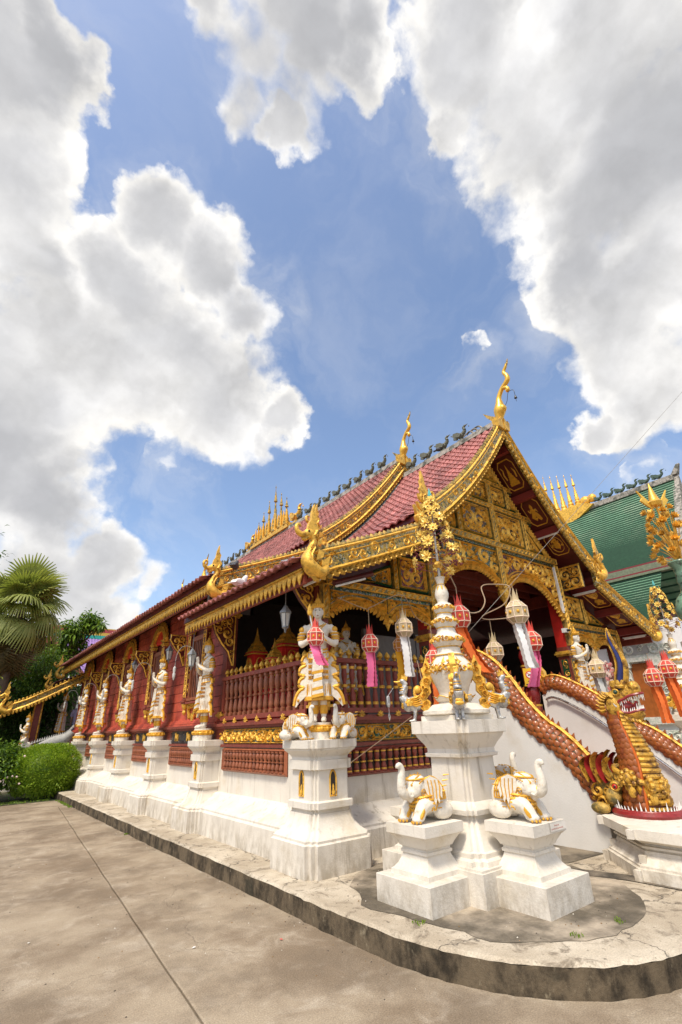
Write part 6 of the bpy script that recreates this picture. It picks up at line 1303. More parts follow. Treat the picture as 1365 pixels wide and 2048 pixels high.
# HEADFIX: bring the head to its measured size
pv = Matrix.Translation((XN, 3.24, 1.86)); SM = pv @ Matrix.Scale(.80, 4) @ pv.inverted()
for o_ in [c for c in bpy.data.objects if c.parent == nh]:
    if o_.name.split('.')[0] in ('head', 'fanged_mouth', 'eye', 'gilt_mane'): o_.matrix_basis = SM @ o_.matrix_basis
    if o_.name.split('.')[0] in ('horn_core', 'horn_edge', 'pink_crest'): o_.matrix_basis = Matrix.Translation((XN, 3.16, 2.10)) @ Matrix.Diagonal((.8, .85, 1.02, 1)) @ Matrix.Translation((-XN, -3.13, -2.20)) @ o_.matrix_basis
# makara jaw round the root
MK = MB(); MK.ell((XN, 3.55, .88), (.20, .17, .20), 0, 16, 12); MK.ell((XN, 3.66, 1.0), (.17, .14, .2)); MK.tube(spline([(XN, 3.58, .74), (XN, 3.45, .70), (XN, 3.36, .70)], 4), [(.21, .09), (.215, .085), (.22, .08), (.22, .075), (.22, .07), (.22, .065), (.22, .06), (.22, .055), (.2, .05)], 14, 0, None, (1, 0, 0))
for s in (-1, 1): MK.ell((XN+s*.2, 3.48, .86), (.07, .1, .1)); MK.ell((XN+s*.23, 3.66, .72), (.07, .13, .07)); MK.ell((XN+s*.17, 3.42, .98), (.06, .07, .06))
mkm = remesh(MK, .016, 'makara_head'); mkm.materials.append(GOLDD); inst('makara_head', mkm, None, nh)
mg = MB()
for s in (-1, 1):
    K = (lambda s: lambda u, v, w: (XN+s*(.15+w), u, v))(s)
    for k in range(5): u = 3.46+.075*k; mg.ribbon(spline([(u, 1.0), (u+.06, 1.12+.015*k), (u+.05, 1.28-.02*abs(k-2)), (u-.02, 1.36-.03*abs(k-2))], 4), [.03+.035*math.sin(PI*i/12) for i in range(13)], .10, K, 0 if k % 2 == 0 else 1)
    mg.ell((XN+s*.235, 3.42, .97), (.02, .035, .03), 2, 8, 6); mg.ell((XN+s*.25, 3.415, .97), (.01, .015, .018), 3, 8, 6); mg.tube([(XN+s*.235, 3.42+.05*math.cos(a), .97+.045*math.sin(a)) for a in [2*PI*k/12 for k in range(13)]], .015, 6)
    scrolls(mg, rect(3.48, 3.78, .72, .98), (lambda s: lambda u, v, w: (XN+s*(.20+w), u, v))(s), 5, .06, .02, .04, 0, 140)
ob('makara_mane', mg, [NGOLD, mat('deep_red_paint', (.30, .02, .02), .4), RED, METAL], nh)
lj = MB(); RX, RY = .33, .36
ring_ = [(XN+RX*math.cos(a), 3.20+RY*math.sin(a), .69) for a in [2*PI*k/40 for k in range(41)]]; lj.tube(ring_, (.045), 8, 0); lj.tube([(x, y, z+.03) for x, y, z in ring_], .022, 6, 0)
for k in range(46):
    a = 2*PI*(k+.5)/46; x, y = XN+(RX-.01)*math.cos(a), 3.20+(RY-.01)*math.sin(a); L = .06 if k % 6 else .11; lj.tube([(x, y, .71), (x+.01*math.cos(a), y+.01*math.sin(a), .72+L)], [.016, .002], 5, 1)
ob('makara_lip', lj, [GUM, TEETH], nh)
# newel post with yellow notice
nw = root('newel_post', (9.22, 5.78, 1.93), 'dark red turned newel post with yellow notice at the stair head', 'post'); b = MB(); b.lathe([(.16, 0), (.16, .1), (.11, .13), (.15, .25), (.17, .35), (.14, .5), (.10, .55), (.15, .6), (.16, .95), (.12, 1.0), (.16, 1.1), (.175, 1.22), (.13, 1.36), (.08, 1.42), (.10, 1.46), (.06, 1.5)], 14, 0, Matrix.Translation((9.22, 5.78, 1.93)) @ Matrix.Scale(.86, 4)); ob('post_shaft', b, mat('red_lacquer', (.20, .015, .015), .3), nw)
b = MB()
for z in (.12, .56, .99, 1.42): b.lathe([(.12, z-.025), (.165, z-.02), (.165, z+.02), (.12, z+.025)], 14, 0, Matrix.Translation((9.22, 5.78, 1.93)) @ Matrix.Scale(.86, 4))
b.lathe([(.05, 1.5), (.08, 1.56), (.05, 1.66), (.07, 1.70), (.03, 1.8), (.045, 1.84), (.01, 2.1), (0, 2.2)], 8, 0, Matrix.Translation((9.22, 5.78, 1.93)) @ Matrix.Scale(.86, 4)); ob('post_gilding', b, GOLD, nw)
sg_ = MB(); d = Vector((-9.22, -5.78, 0)).normalized(); T = Matrix.Translation((9.22+d.x*.165, 5.78+d.y*.165, 2.56)) @ Matrix.Rotation(math.atan2(d.y, d.x)+PI/2, 4, 'Z'); sg_.box((-.11, -.006, -.17), (.11, .0, .17), 0, T); sg_.box((-.09, -.010, -.15), (.09, -.006, -.13), 1, T)
Fq = lambda u, v, w: tuple(T @ Vector((u, -.008-w, v))); sg_.extr([(.065*math.cos(a), .04+.065*math.sin(a)) for a in [2*PI*k/20 for k in range(20)]], Fq, 0, .001, 2); sg_.ribbon([(.065*math.cos(a), .04+.065*math.sin(a)) for a in [2*PI*k/20 for k in range(21)]], .018, .003, Fq, 3, .001); sg_.ribbon([(-.045, .085), (.045, -.005)], .016, .003, Fq, 3, .001); sg_.ribbon([(-.03, .02), (0, .04), (.035, .05)], [.01, .03, .012], .002, Fq, 1, .001); sg_.ribbon([(-.05, -.08), (.05, -.08)], .012, .001, Fq, 1); ob('notice', sg_, [mat('sign_yellow', (.80, .48, .02), .5), METAL, LAMPW, RED], nw)
# ================================================================ paper lanterns
PINK = mat('hot_pink_paper', (.85, .17, .36), .8, 0, .1); ORP = mat('orange_paper', (.80, .17, .03), .8, 0, .1); YLP = mat('yellow_paper', (.80, .42, .02), .8, 0, .1); WHP = mat('white_paper', (.80, .80, .80), .8, 0, .05); REDP = mat('red_lantern_paper', (.60, .07, .05), .75, 0, .15); BGP = mat('aged_beige_paper', (.50, .40, .24), .8, 0, .25, 12); ORL = mat('amber_lantern_paper', (.60, .24, .05), .75, 0, .2)
RIBP = mat('lantern_rib', (.78, .62, .48), .7); 
def lantern(x, y, z, r, body, tail, label, top=.5, wind=0., tl_=.42, n=8, spikes=4):
    r *= 1.12; tl_ *= 1.08
    o = root('paper_lantern', (x, y, z), label, 'lantern', 'paper lanterns strung before the hall'); b = MB(); T = Matrix.Translation((x, y, z)) @ Matrix.Rotation(.3, 4, 'Z')
    P = [(.55*r, -1.0*r), (r, -.5*r), (r, .45*r), (.52*r, 1.0*r), (.42*r, 1.25*r)]; b.lathe(P, n, 0, T); ob('lantern_body', b, body, o, 0)
    e = MB()
    for k in range(n):
        a = 2*PI*k/n
        for (r0, z0), (r1, z1) in zip(P[:-2], P[1:-1]): e.tube([(r0*1.01*math.cos(a), r0*1.01*math.sin(a), z0), (r1*1.01*math.cos(a), r1*1.01*math.sin(a), z1)], .05*r, 4, 0, T)
    for r0, z0 in P[:-1]: e.tube([(r0*1.01*math.cos(2*PI*k/n), r0*1.01*math.sin(2*PI*k/n), z0) for k in range(n+1)], .05*r, 4, 0, T)
    for k in range(n):   # gilt paper rosettes on each facet
        a = 2*PI*(k+.5)/n; c = Vector((.945*r*math.cos(a), .945*r*math.sin(a), 0)); e.ell(tuple(c), (.04*r+.12*r*abs(math.sin(a)), .04*r+.12*r*abs(math.cos(a)), .17*r), 1, 7, 5, T)
    ob('lantern_rib', e, [RIBP, OCHRE], o)
    s = MB()
    for k in range(spikes):
        a = 2*PI*k/spikes+.4; s.add([(.42*r*math.cos(a-.6), .42*r*math.sin(a-.6), 1.2*r), (.42*r*math.cos(a+.6), .42*r*math.sin(a+.6), 1.2*r), (.15*r*math.cos(a), .15*r*math.sin(a), 1.2*r), (.34*r*math.cos(a), .34*r*math.sin(a), 2.35*r)], [(0, 1, 3), (1, 2, 3), (2, 0, 3)], 0, T)
    ob('lantern_spike', s, body, o, 0); w_ = MB(); w_.tube([(x, y, z+.9*r), (x, y, z+top)], .006, 5); ob('hanging_cord', w_, CABLE, o)
    for k in range(4):   # paper streamers with nicked edges
        a = 2*PI*k/4+.5; t_ = MB(); vs = []; m_ = 16
        for i in range(m_+1):
            f = i/m_; wx = wind*f*f; jit = .012*(1 if i % 2 else -1); cx = .35*r*math.cos(a)*(1+.3*f)+wx*.8; cy = .35*r*math.sin(a)*(1+.3*f)-wx*.6+.015*math.sin(6*f+k); zz_ = -.9*r-1.12*tl_*f*(1-.15*abs(wind)); hw_ = .052+jit*.6
            vs += [(x+cx-hw_*math.sin(a+.6), y+cy+hw_*math.cos(a+.6), z+zz_), (x+cx+hw_*math.sin(a+.6), y+cy-hw_*math.cos(a+.6), z+zz_)]
        t_.add(vs+[(p[0]+.002, p[1]+.002, p[2]) for p in vs], [(2*i, 2*i+1, 2*i+3, 2*i+2) for i in range(m_)]+[(2*i+2+2*m_+2, 2*i+3+2*m_+2, 2*i+1+2*m_+2, 2*i+2*m_+2) for i in range(m_)]); ob('streamer', t_, tail, o, 0)
lantern(3.68, 5.36, 2.87, .10, REDP, PINK, 'red paper lantern with pink streamers before the corner angel', .35, .10, .22)
lantern(4.93, 5.7, 2.92, .115, REDP, PINK, 'red paper lantern with long pink streamers before the balustrade', .55, 0, .42)
lantern(5.59, 5.6, 3.20, .125, BGP, WHP, 'beige paper lantern with white streamers near the balustrade', .55, .04, .52)
lantern(5.74, 5.9, 2.98, .09, ORL, YLP, 'amber paper lantern with yellow streamers behind a beige one', .5, 0, .46)
lantern(5.28, 4.2, 3.08, .125, REDP, ORP, 'red paper lantern with orange streamers blowing beside the pillar vase', .42, .28, .52)
lantern(7.31, 4.6, 3.44, .16, BGP, WHP, 'large beige paper lantern with white streamers before the arch', .5, .10, .62)
lantern(7.36, 5.2, 2.88, .13, BGP, WHP, 'small beige paper lantern with white streamers over the stair naga', .55, 0, .5)
lantern(8.1, 4.9, 3.06, .145, REDP, PINK, 'red paper lantern with pink streamers over the steps', .5, -.12, .52)
lantern(9.66, 4.6, 2.62, .14, BGP, GLASSW, 'weathered beige lantern with grey streamers before the angel by the column', .4, 0, .55)
lantern(11.57, 4.4, 2.50, .15, REDP, ORP, 'faded red lantern with orange streamers before the temple window', .5, .05, .6); lantern(11.88, 4.2, 2.66, .15, REDP, ORP, 'red lantern with orange streamers beside the pillar before the green hall', .4, .10, .65)
lantern(5.5, 4.95, 2.62, .11, REDP, ORP, 'red lantern with orange streamers half hidden behind the pillar vase', .5, 0, .5)
# strings and cables
def cable(name, pts, r, m, lb, cat='cable'):
    b = MB(); b.tube(spline(pts, 8), r, 5); o = ob(name, b, m); tag(o, lb, cat)
cable('lantern_cable', [(6.75, 6.05, 3.42), (6.2, 5.9, 3.5), (5.6, 5.6, 3.75), (5.0, 5.7, 3.5), (4.9, 5.75, 3.47), (4.4, 5.8, 3.6)], .008, CABLE, 'thin tan cable carrying lanterns along the left bay')
cable('lantern_cable', [(5.35, 4.22, 3.30), (5.75, 4.4, 3.24), (6.3, 4.6, 3.36), (6.75, 4.8, 3.62), (7.0, 5.0, 3.95), (7.25, 4.9, 4.0), (7.31, 4.65, 3.9), (7.15, 4.7, 3.6), (6.9, 5.0, 3.42), (7.36, 5.2, 3.44), (7.9, 4.95, 3.5), (8.1, 4.9, 3.55)], .010, CABLE, 'twisted tan cable looping between the pillar and the arch')
cable('lantern_cable', [(5.28, 4.2, 3.5), (5.15, 4.25, 3.8), (5.3, 4.6, 4.05), (6.9, 6.0, 4.3)], .009, CABLE, 'tan cable rising from the pillar to the gable')
cable('overhead_wire', [(5.45, 4.25, 2.88), (12.76, 1.87, 9.41)], .0035, mat('thin_wire', (.25, .23, .2), .5), 'thin straight wire running from the pillar past the gable into the sky', 'wire')
cable('thin_string', [(4.9, 4.6, 2.0), (5.2, 5.0, 2.6)], .004, CABLE, 'thin string tied from the swan to the lantern line', 'string'); cable('thin_string', [(4.42, 4.42, 1.85), (4.15, 5.3, 1.35)], .004, CABLE, 'thin string hanging from the swan to the plinth', 'string')
# wind chime of the swan
wc = MB(); wc.lathe([(0, .1), (.02, .08), (.025, 0), (.012, -.04)], 8, 0, Matrix.Translation((4.22, 4.6, 2.0))); wc.extr([(4.20, 1.86), (4.22, 1.81), (4.24, 1.86), (4.22, 1.90)], FY(4.6), -.003, .003); wc.tube([(4.22, 4.6, 1.98), (4.22, 4.6, 1.88)], .003, 4); wc.tube([(4.22, 4.6, 2.09), (4.28, 4.56, 2.18)], .003, 4); tag(ob('wind_bell', wc, SILVER), 'small silver wind bell hanging from the swan beak', 'bell')
# ================================================================ live pigeons
def pigeon(x, y, z, rz, m, lb, s=1.0):
    b = MB(); b.ell((0, 0, .08), (.06, .11, .06)); b.ell((0, -.09, .15), (.035, .045, .05)); b.ell((0, -.115, .19), (.03, .035, .03)); b.tube([(0, -.13, .19), (0, -.17, .185)], [.012, .003], 6)
    b.tube([(0, .08, .07), (0, .20, .04)], [(.045, .015), (.05, .008)], 8)
    for q in (-1, 1): b.ell((q*.05, .03, .085), (.018, .10, .045)); b.tube([(q*.025, 0, .03), (q*.025, -.01, -.01)], .008, 5)
    me = remesh(b, .009, 'pigeon_body'); me.materials.append(m); o = root('pigeon', (x, y, z), lb, 'pigeon', None, rz, s); inst('pigeon_body', me, None, o, True); e = MB(); e.ell((.024, -.125, .195), .006, 0, 6, 4); e.ell((-.024, -.125, .195), .006, 0, 6, 4); ob('eye', e, METAL, o, 38, True)
PGW = mat('white_feather', (.78, .76, .74), .7); PGD = mat('slate_feather', (.045, .05, .06), .6, 0, .3, 30); PGG = mat('grey_feather', (.22, .23, .25), .6, 0, .3, 30)
def Zl2(d): return Zl(d)+.62
pigeon(3.60, 7.6, 4.06, 1.9, PGW, 'white pigeon resting on the porch eave tiles', 1.25); pigeon(3.95, 8.62, 4.72, 2.4, PGD, 'dark slate pigeon beside the naga finial of the second roof', 1.2); pigeon(4.3, 7.1, 4.40, 2.0, PGG, 'grey pigeon perched low on the porch roof near the large finial', 1.25); pigeon(XC-.02, 7.35, 8.76, .6, PGD, 'black pigeon on the front ridge between two ornamental birds', 1.0)
# ================================================================ green roofed hall behind
gh = root('green_roof_hall', (25, 10, 0), 'white temple hall with green tiled double roof behind the red hall', 'temple')
GT = mat('green_roof_tile', (.18, .36, .22), .5, 0, .35, 1.2, .1, 40, col2=(.32, .45, .30), c2=(.45, .65), c2s=.9); GTD = mat('green_tile_edge', (.02, .07, .035), .6, 0, .2)
def tier(xa, za, xb, zb, y0, y1, n, sag):
    b = MB(); pts = [(xa+(xb-xa)*i/n, za+(zb-za)*(i/n)-sag*math.sin(PI*i/n)) for i in range(n+1)]
    for (x, z), (x2, z2) in zip(pts[:-1], pts[1:]): b.add([(x, y0, z-.02), (x, y1, z-.02), (x2, y1, z2+.07), (x2, y0, z2+.07)], [(0, 1, 2, 3)], 0); b.add([(x2, y0, z2+.07), (x2, y1, z2+.07), (x2, y1, z2-.03), (x2, y0, z2-.03)], [(0, 1, 2, 3)], 1)
    return b
gr = ob('upper_roof', tier(26, 12.5, 23.1, 7.95, 6.4, 40, 36, .28), [GT, GTD], gh, 0); ob('lower_roof', tier(22.9, 7.45, 20.6, 5.05, 7.2, 40, 20, .12), [GT, GTD], gh, 0); ob('far_slope', tier(26, 12.75, 31, 6, 6.4, 40, 20, .3), [GT, GTD], gh, 0)
b = MB(); b.box((22.95, 6.6, 7.62), (23.25, 40, 7.88)); b.box((22.7, 6.6, 7.40), (23.0, 40, 7.50)); ob('tier_band', b, mat('grey_green_band', (.16, .19, .12), .7, 0, .3, 12), gh); b = MB(); b.box((23.0, 6.6, 7.88), (23.2, 40, 7.96)); b.box((22.85, 6.7, 7.52), (23.0, 40, 7.6)); b.box((20.55, 7.2, 4.82), (20.75, 40, 4.98)); ob('red_fascia', b, mat('maroon_fascia', (.20, .02, .025), .5), gh)
b = MB(); b.box((25.85, 6.4, 12.4), (26.15, 40, 12.68)); ob('ridge_cap', b, RIDGE, gh); b = MB(); b.loft([[(x, 6.2, z+.2), (x, 6.5, z+.2), (x, 6.5, z-.5), (x, 6.2, z-.5)] for x, z in ((26.2, 12.6), (25.2, 10.9), (24.2, 9.5), (23.0, 7.9))], 0); b.loft([[(26, 6.2, 12.7), (26.3, 6.2, 12.7), (26.3, 6.5, 12.7), (26, 6.5, 12.7)], [(26.05, 6.0, 13.2), (26.2, 6.0, 13.2), (26.2, 6.15, 13.2), (26.05, 6.15, 13.2)]], 0); ob('bargeboard', b, RIDGE, gh)
GB_ = mesh_of('ridge_bird', bird(), mat('green_bird_cast', (.06, .10, .075), .6))
for i in range(6): inst('ridge_bird', GB_, Matrix.Translation((26, 7.0+.62*i, 12.68)) @ Matrix.Scale(1.5, 4), gh)
b = MB(); b.box((25.8, 10.9, 12.6), (26.2, 17, 12.9)); sb_ = ob('spire_base', b, GOLD, gh)
for i in range(9):
    q = MB(); spire(q, 26, 11.2+.42*i, 12.85, 2.15+.16*min(i, 6), .20); ob('roof_spire', q, GOLD, sb_)
q = MB(); q.ell((26, 10.8, 13.0), (.2, .3, .3)); q.ell((26, 10.4, 13.05), (.15, .25, .25)); F = FX(25.8); q.extr([(10.3, 12.6), (11.2, 12.1), (12.6, 11.7), (15.8, 11.6), (15.8, 12.6), (11, 12.9)], F, -.1, .1); ob('crest_carving', q, GOLD, sb_)
wl = MB(); wl.box((21.3, 6.7, 0), (21.6, 40, 5.2)); wl.box((21.6, 6.7, 0), (31, 7.0, 5.2)); wo2 = ob('wall', wl, mat('white_lime_wall', (.80, .79, .78), .7, 0, .05), gh)
CARV = mat('carved_stucco', (.62, .60, .52), .75, 0, .25, 14, .6, 20, col2=(.42, .46, .38), c2s=9)
F = FX(21.3); wy = 8.35; fr_ = MB(); fr_.extr(rect(wy-.75, wy+.75, 1.5, 1.75), F, 0, .18)
for s in (-1, 1): fr_.extr(rect(wy+s*.62-.16, wy+s*.62+.16, 1.75, 3.75), F, 0, .16); fr_.extr(rect(wy+s*.62-.22, wy+s*.62+.22, 3.55, 3.75), F, 0, .22)
fr_.extr(rect(wy-.95, wy+.95, 3.75, 3.92), F, 0, .22); arc_ = spline([(wy-1.15, 3.92), (wy-1.2, 4.3), (wy-.75, 4.35), (wy-.55, 4.75), (wy, 5.0), (wy+.55, 4.75), (wy+.75, 4.35), (wy+1.2, 4.3), (wy+1.15, 3.92)], 4); fr_.extr(arc_, F, 0, .14); scrolls(fr_, arc_, F, 3, .2, .05, .06, 0, 200, None, .14)
for s in (-1, 1): scrolls(fr_, rect(wy+s*.62-.15, wy+s*.62+.15, 1.75, 3.55), F, 8, .12, .04, .06, 0, 160, None, .16)
fr_.extr(rect(wy-1.1, wy+1.1, .75, 1.3), F, 0, .12); scrolls(fr_, rect(wy-1.0, wy+1.0, .8, 1.25), F, 9, .15, .05, .06, 0, 160, None, .12); ob('window_surround', fr_, CARV, gh); b = MB(); b.extr(rect(wy-.46, wy+.46, 1.75, 3.7), F, -.05, .04); b.extr(rect(wy-.02, wy+.02, 1.75, 3.7), F, .04, .06); ob('window_shutter', b, mat('varnished_wood', (.34, .10, .02), .4, 0, .25, 6), gh)
b = MB(); b.extr(rect(wy-.4, wy+.4, 4.02, 4.45), F, .14, .16); ob('window_tympanum', b, mat('grey_tympanum', (.30, .29, .26), .7), gh)
for yy in (10.9, 12.3): b = MB(); b.extr(rect(yy-.6, yy+.6, 2.6, 4.6), F, 0, .15); scrolls(b, rect(yy-.55, yy+.55, 2.7, 4.5), F, int(yy*7), .2, .06, .06, 0, 160, None, .15); ob('window_surround', b, CARV, gh)
# second pillar, half out of frame
P2 = (13.3, 4.45); pillar(P2[0], P2[1], 'white pillar with gilded vase standing before the green roofed hall'); flower_tree(P2[0], P2[1], 3.62, 1.18, .42, 46, 'gilt metal flower tree on the pillar before the green roof', 5, 1.25)
hongsa((P2[0]-.345, P2[1]+.345, 1.79), math.atan2(-1, -1), 'silver swan statue with gold tail at the pillar before the green hall', .95, None); hongsa((P2[0]-.345, P2[1]-.345, 1.79), math.atan2(-1, 1), 'silver swan statue facing the yard, on the pillar before the green hall', .95, None)
# gold bouquet in a celadon vase on a tall column
vx, vy, vz = 8.95, 2.52, 0
V = root('bouquet_vase', (vx, vy, .2), 'green ceramic vase with gilt lotus bouquet on a tall white column', 'vase'); b = MB(); b.lathe([(.5, .2), (.5, .5), (.32, .6), (.26, 2.6), (.34, 2.7), (.34, 2.8), (.1, 2.82)], 20, 0, Matrix.Translation((vx, vy, 0))); ob('column', b, WHITE, V); b = MB(); b.lathe([(.13, 2.8), (.15, 2.84), (.11, 2.9), (.2, 3.05), (.27, 3.2), (.28, 3.3), (.22, 3.45), (.13, 3.55), (.11, 3.65), (.13, 3.72), (.12, 3.85), (.13, 3.95), (.18, 4.03), (.17, 4.05), (.1, 4.0)], 24, 0, Matrix.Translation((vx, vy, 0))); ob('vase', b, mat('celadon_vase', (.17, .30, .21), .22, 0, .3, 9, .1, 30, col2=(.05, .09, .07), c2=(.5, .62), c2s=13, coat=.5), V)
pt = MB()
for k in range(7):
    for q in range(2):
        T_ = Matrix.Rotation(2*PI*k/7+q*.45, 4, 'Z'); a_ = .9-.35*q; pt.add([(.006, 0, 0), (.034*a_, -.022, .030), (.062*a_, 0, .052+.02*q), (.034*a_, .022, .030), (.044*a_, 0, .022)], [(0, 1, 4), (1, 2, 4), (2, 3, 4), (3, 0, 4), (0, 3, 1), (1, 3, 2)], 0, T_)
pt.ell((0, 0, .02), (.016, .016, .016), 0, 6, 4); LOT = mesh_of('gilt_lotus', pt, GOLD, 60); st = MB(); rg = random.Random(8)
for i in range(38):
    t = i/38; a = i*2.399; rr_ = (.36 if t > .1 else .30)*(1-.55*t)*rg.uniform(.75, 1.1); z = 4.05+.95*t; p_ = (vx+rr_*math.cos(a)-.08*t, vy+rr_*math.sin(a)+.05*t, z); st.tube(spline([(vx, vy, 4.0), (vx+.5*rr_*math.cos(a)-.04*t, vy+.5*rr_*math.sin(a), 4.0+.6*(z-4.0)), p_], 3), .007, 5); d = Vector((math.cos(a), math.sin(a), .6)); inst('gilt_lotus', LOT, Matrix.Translation(p_) @ d.to_track_quat('Z', 'Y').to_matrix().to_4x4() @ Matrix.Scale(rg.uniform(1.2, 1.6), 4), V)
st.tube([(vx, vy, 3.9), (vx-.08, vy+.05, 5.1)], .018, 6); ob('gilt_stem', st, GOLD, V); b = MB(); T = Matrix.Translation((vx-.08, vy+.05, 5.05)); b.lathe([(.02, -.02), (.10, 0), (.12, .06), (.10, .09), (.085, .10), (.03, .33), (0, .45)], 14, 0, T)
for s in (-1, 1): b.extr([(.06*s, -.06), (.14*s, -.01), (.24*s, .10), (.20*s, .16), (.26*s, .30), (.13*s, .12)][::s], lambda u, v, w: tuple(T @ Vector((u*.8, -u*.6+w, v))), -.012, .012)
ob('gilt_cone', b, GOLDL, V)
# white parasol beside the far pillar
px_ = root('parasol', (14.9, 4.05, 0), 'small white fabric parasol near the green roofed hall', 'parasol'); b = MB(); b.lathe([(.70, 2.30), (.58, 2.43), (.40, 2.57), (.2, 2.68), (.05, 2.76), (0, 2.80)], 12, 0, Matrix.Translation((14.9, 4.05, 0)), False); ob('canopy', b, WHP, px_); b = MB(); b.tube([(14.9, 4.05, .1), (14.9, 4.05, 2.78)], .02, 8); ob('pole', b, STEEL, px_)
# ================================================================ plants
def leafmat(name, c, c2, tr=.35, sc_=3):
    m = bpy.data.materials.new(name); m.use_nodes = True; t = m.node_tree; n = NT(t); b = t.nodes['Principled BSDF']; P = n.n('ShaderNodeNewGeometry').outputs['Position']
    col = n.mix(n.rng(n.noise(P, sc_, 5, .7), .35, .65, 0, 1), c, c2); n.put(b.inputs['Base Color'], col); b.inputs['Roughness'].default_value = .45; b.inputs['Specular IOR Level'].default_value = .35
    tl_ = n.n('ShaderNodeBsdfTranslucent'); n.put(tl_.inputs[0], n.mix(1., col, (1.0, 1.05, .55), 'MULTIPLY')); mx_ = n.n('ShaderNodeMixShader'); mx_.inputs[0].default_value = tr; t.links.new(b.outputs[0], mx_.inputs[1]); t.links.new(tl_.outputs[0], mx_.inputs[2]); t.links.new(mx_.outputs[0], t.nodes['Material Output'].inputs[0]); return m
LG = leafmat('fresh_leaf', (.15, .27, .022), (.24, .35, .035)); LM = leafmat('mid_leaf', (.065, .14, .024), (.11, .20, .035)); LD = leafmat('dark_leaf', (.03, .075, .02), (.06, .12, .028)); LY = leafmat('yellow_leaf', (.34, .32, .025), (.18, .26, .03)); LP = leafmat('palm_leaf', (.23, .28, .06), (.36, .39, .12), .4, 1.5); LDRY = leafmat('dry_frond', (.17, .12, .05), (.11, .085, .035), .2)
HEDGE = leafmat('hedge_leaf', (.26, .40, .03), (.38, .50, .06), .4); BARK = mat('bark', (.12, .085, .055), .9, 0, .35, 10, .8, 25)
def leaf(mb, p, d, up, l, w_, m=0, droop=.25):
    s = d.cross(up)
    if s.length < 1e-3: s = Vector((1, 0, 0))
    s.normalize(); n_ = s.cross(d); mid = p+d*l*.5+n_*(.06*l); tip = p+d*l-Vector((0, 0, droop*l))
    mb.add([p, mid+s*w_/2, tip, mid-s*w_/2], [(0, 1, 2, 3)], m)
def crown(mb, cx, cy, cz, rx, ry, rz, n, l, w_, rg, m=0, shell=.55, droop=.3, clump=0.22, mats=1):
    """leaves set in clumps through an uneven volume"""
    nc = max(6, n//26); cl_ = []
    for i in range(nc):
        d = Vector((rg.gauss(0, 1), rg.gauss(0, 1), rg.gauss(0, 1))).normalized(); q = (shell+(1-shell)*rg.random())*rg.uniform(.82, 1.12); cl_.append((Vector((cx+d.x*rx*q, cy+d.y*ry*q, cz+d.z*rz*q)), rg.uniform(.6, 1.3)))
    for i in range(n):
        c, s = rg.choice(cl_); o = Vector((rg.gauss(0, 1), rg.gauss(0, 1), rg.gauss(0, .8)))*clump*s*min(rx, rz); d = (o+Vector((rg.uniform(-.6, .6), rg.uniform(-.6, .6), rg.uniform(-.6, .3)))*.4).normalized(); k = rg.uniform(.6, 1.25); leaf(mb, c+o, d, Vector((rg.uniform(-.3, .3), rg.uniform(-.3, .3), 1)), l*k, w_*k, rg.randrange(mats), droop)
    return cl_
def tree(name, x, y, h, crowns, n, l, w_, mats, label, seed, group='garden trees', tr=.14, droop=.3, cat='tree'):
    rg = random.Random(seed); o = root(name, (x, y, 0), label, cat, group); b = MB(); cm = MB(); tops = []
    for c in crowns: tops += [(p, c) for p, s in crown(cm, *c, int(n*c[3]*c[5]/sum(k[3]*k[5] for k in crowns)), l, w_, rg, 0, .5, droop, .22, len(mats))]
    zt_ = min(c[2]-c[5]*.3 for c in crowns); b.tube(spline([(x, y, -.05), (x+.1, y, h*.3), (x, y+.05, max(zt_, h*.45))], 4), [tr*(1.25-.05*i) for i in range(9)], 8)
    for p, c in tops[::max(1, len(tops)//26)]: b.tube(spline([(x, y, max(zt_, h*.45)-.1), (x+(p.x-x)*.5, y+(p.y-y)*.5, (zt_+p.z)/2-.1), tuple(p)], 3), [tr*.5, tr*.42, tr*.35, tr*.28, tr*.2, tr*.14, tr*.06], 5)
    ob('trunk', b, BARK, o); ob('crown', cm, mats, o, 0, False); return o
# fan palm
pm = root('fan_palm', (1.55, 25, 0), 'tall fan palm with drooping fronds beside the rear porch', 'palm tree'); b = MB(); b.tube(spline([(1.4, 25, -.05), (1.5, 25, 3), (1.5, 25, 6.9)], 5), [.22-.006*i for i in range(11)], 10); ob('trunk', b, BARK, pm)
def fan(seed, droop):
    rg = random.Random(seed); mb = MB(); n = 34; mb.tube(spline([(0, 0, 0), (0, -.45, .02), (0, -.9, -.05*droop)], 4), [.018, .017, .016, .015, .014, .013, .012, .011, .010], 5)
    for i in range(n):
        a = (-1+2*i/(n-1))*2.1; L = (1.0-.18*abs(a)/2.1)*rg.uniform(.92, 1.06); c = Vector((0, -.9, -.05*droop)); d = Vector((math.sin(a), -math.cos(a), 0)); s = Vector((math.cos(a), math.sin(a), 0)); pts = []
        for k in range(5):
            t = k/4; p = c+d*L*t*(1-.12*droop*t)+Vector((0, 0, -droop*L*.55*t*t*t+.03*math.cos(i*PI)*t)); wd = .055*(1-.8*t*t)*(.25+.75*min(1, t*3)); pts.append((p+s*wd, p-s*wd, p+Vector((0, 0, .02*(1-t)))))
        vs = []
        for p, q, r in pts: vs += [p, r, q]
        mb.add(vs, [f for k in range(4) for f in ((3*k, 3*k+1, 3*k+4, 3*k+3), (3*k+1, 3*k+2, 3*k+5, 3*k+4))])
    return mb
FANS = [mesh_of('frond', fan(i, .55+.5*i), LP, 0) for i in range(3)]; FDRY = mesh_of('dry_frond', fan(9, 1.5), LDRY, 0); rg = random.Random(5)
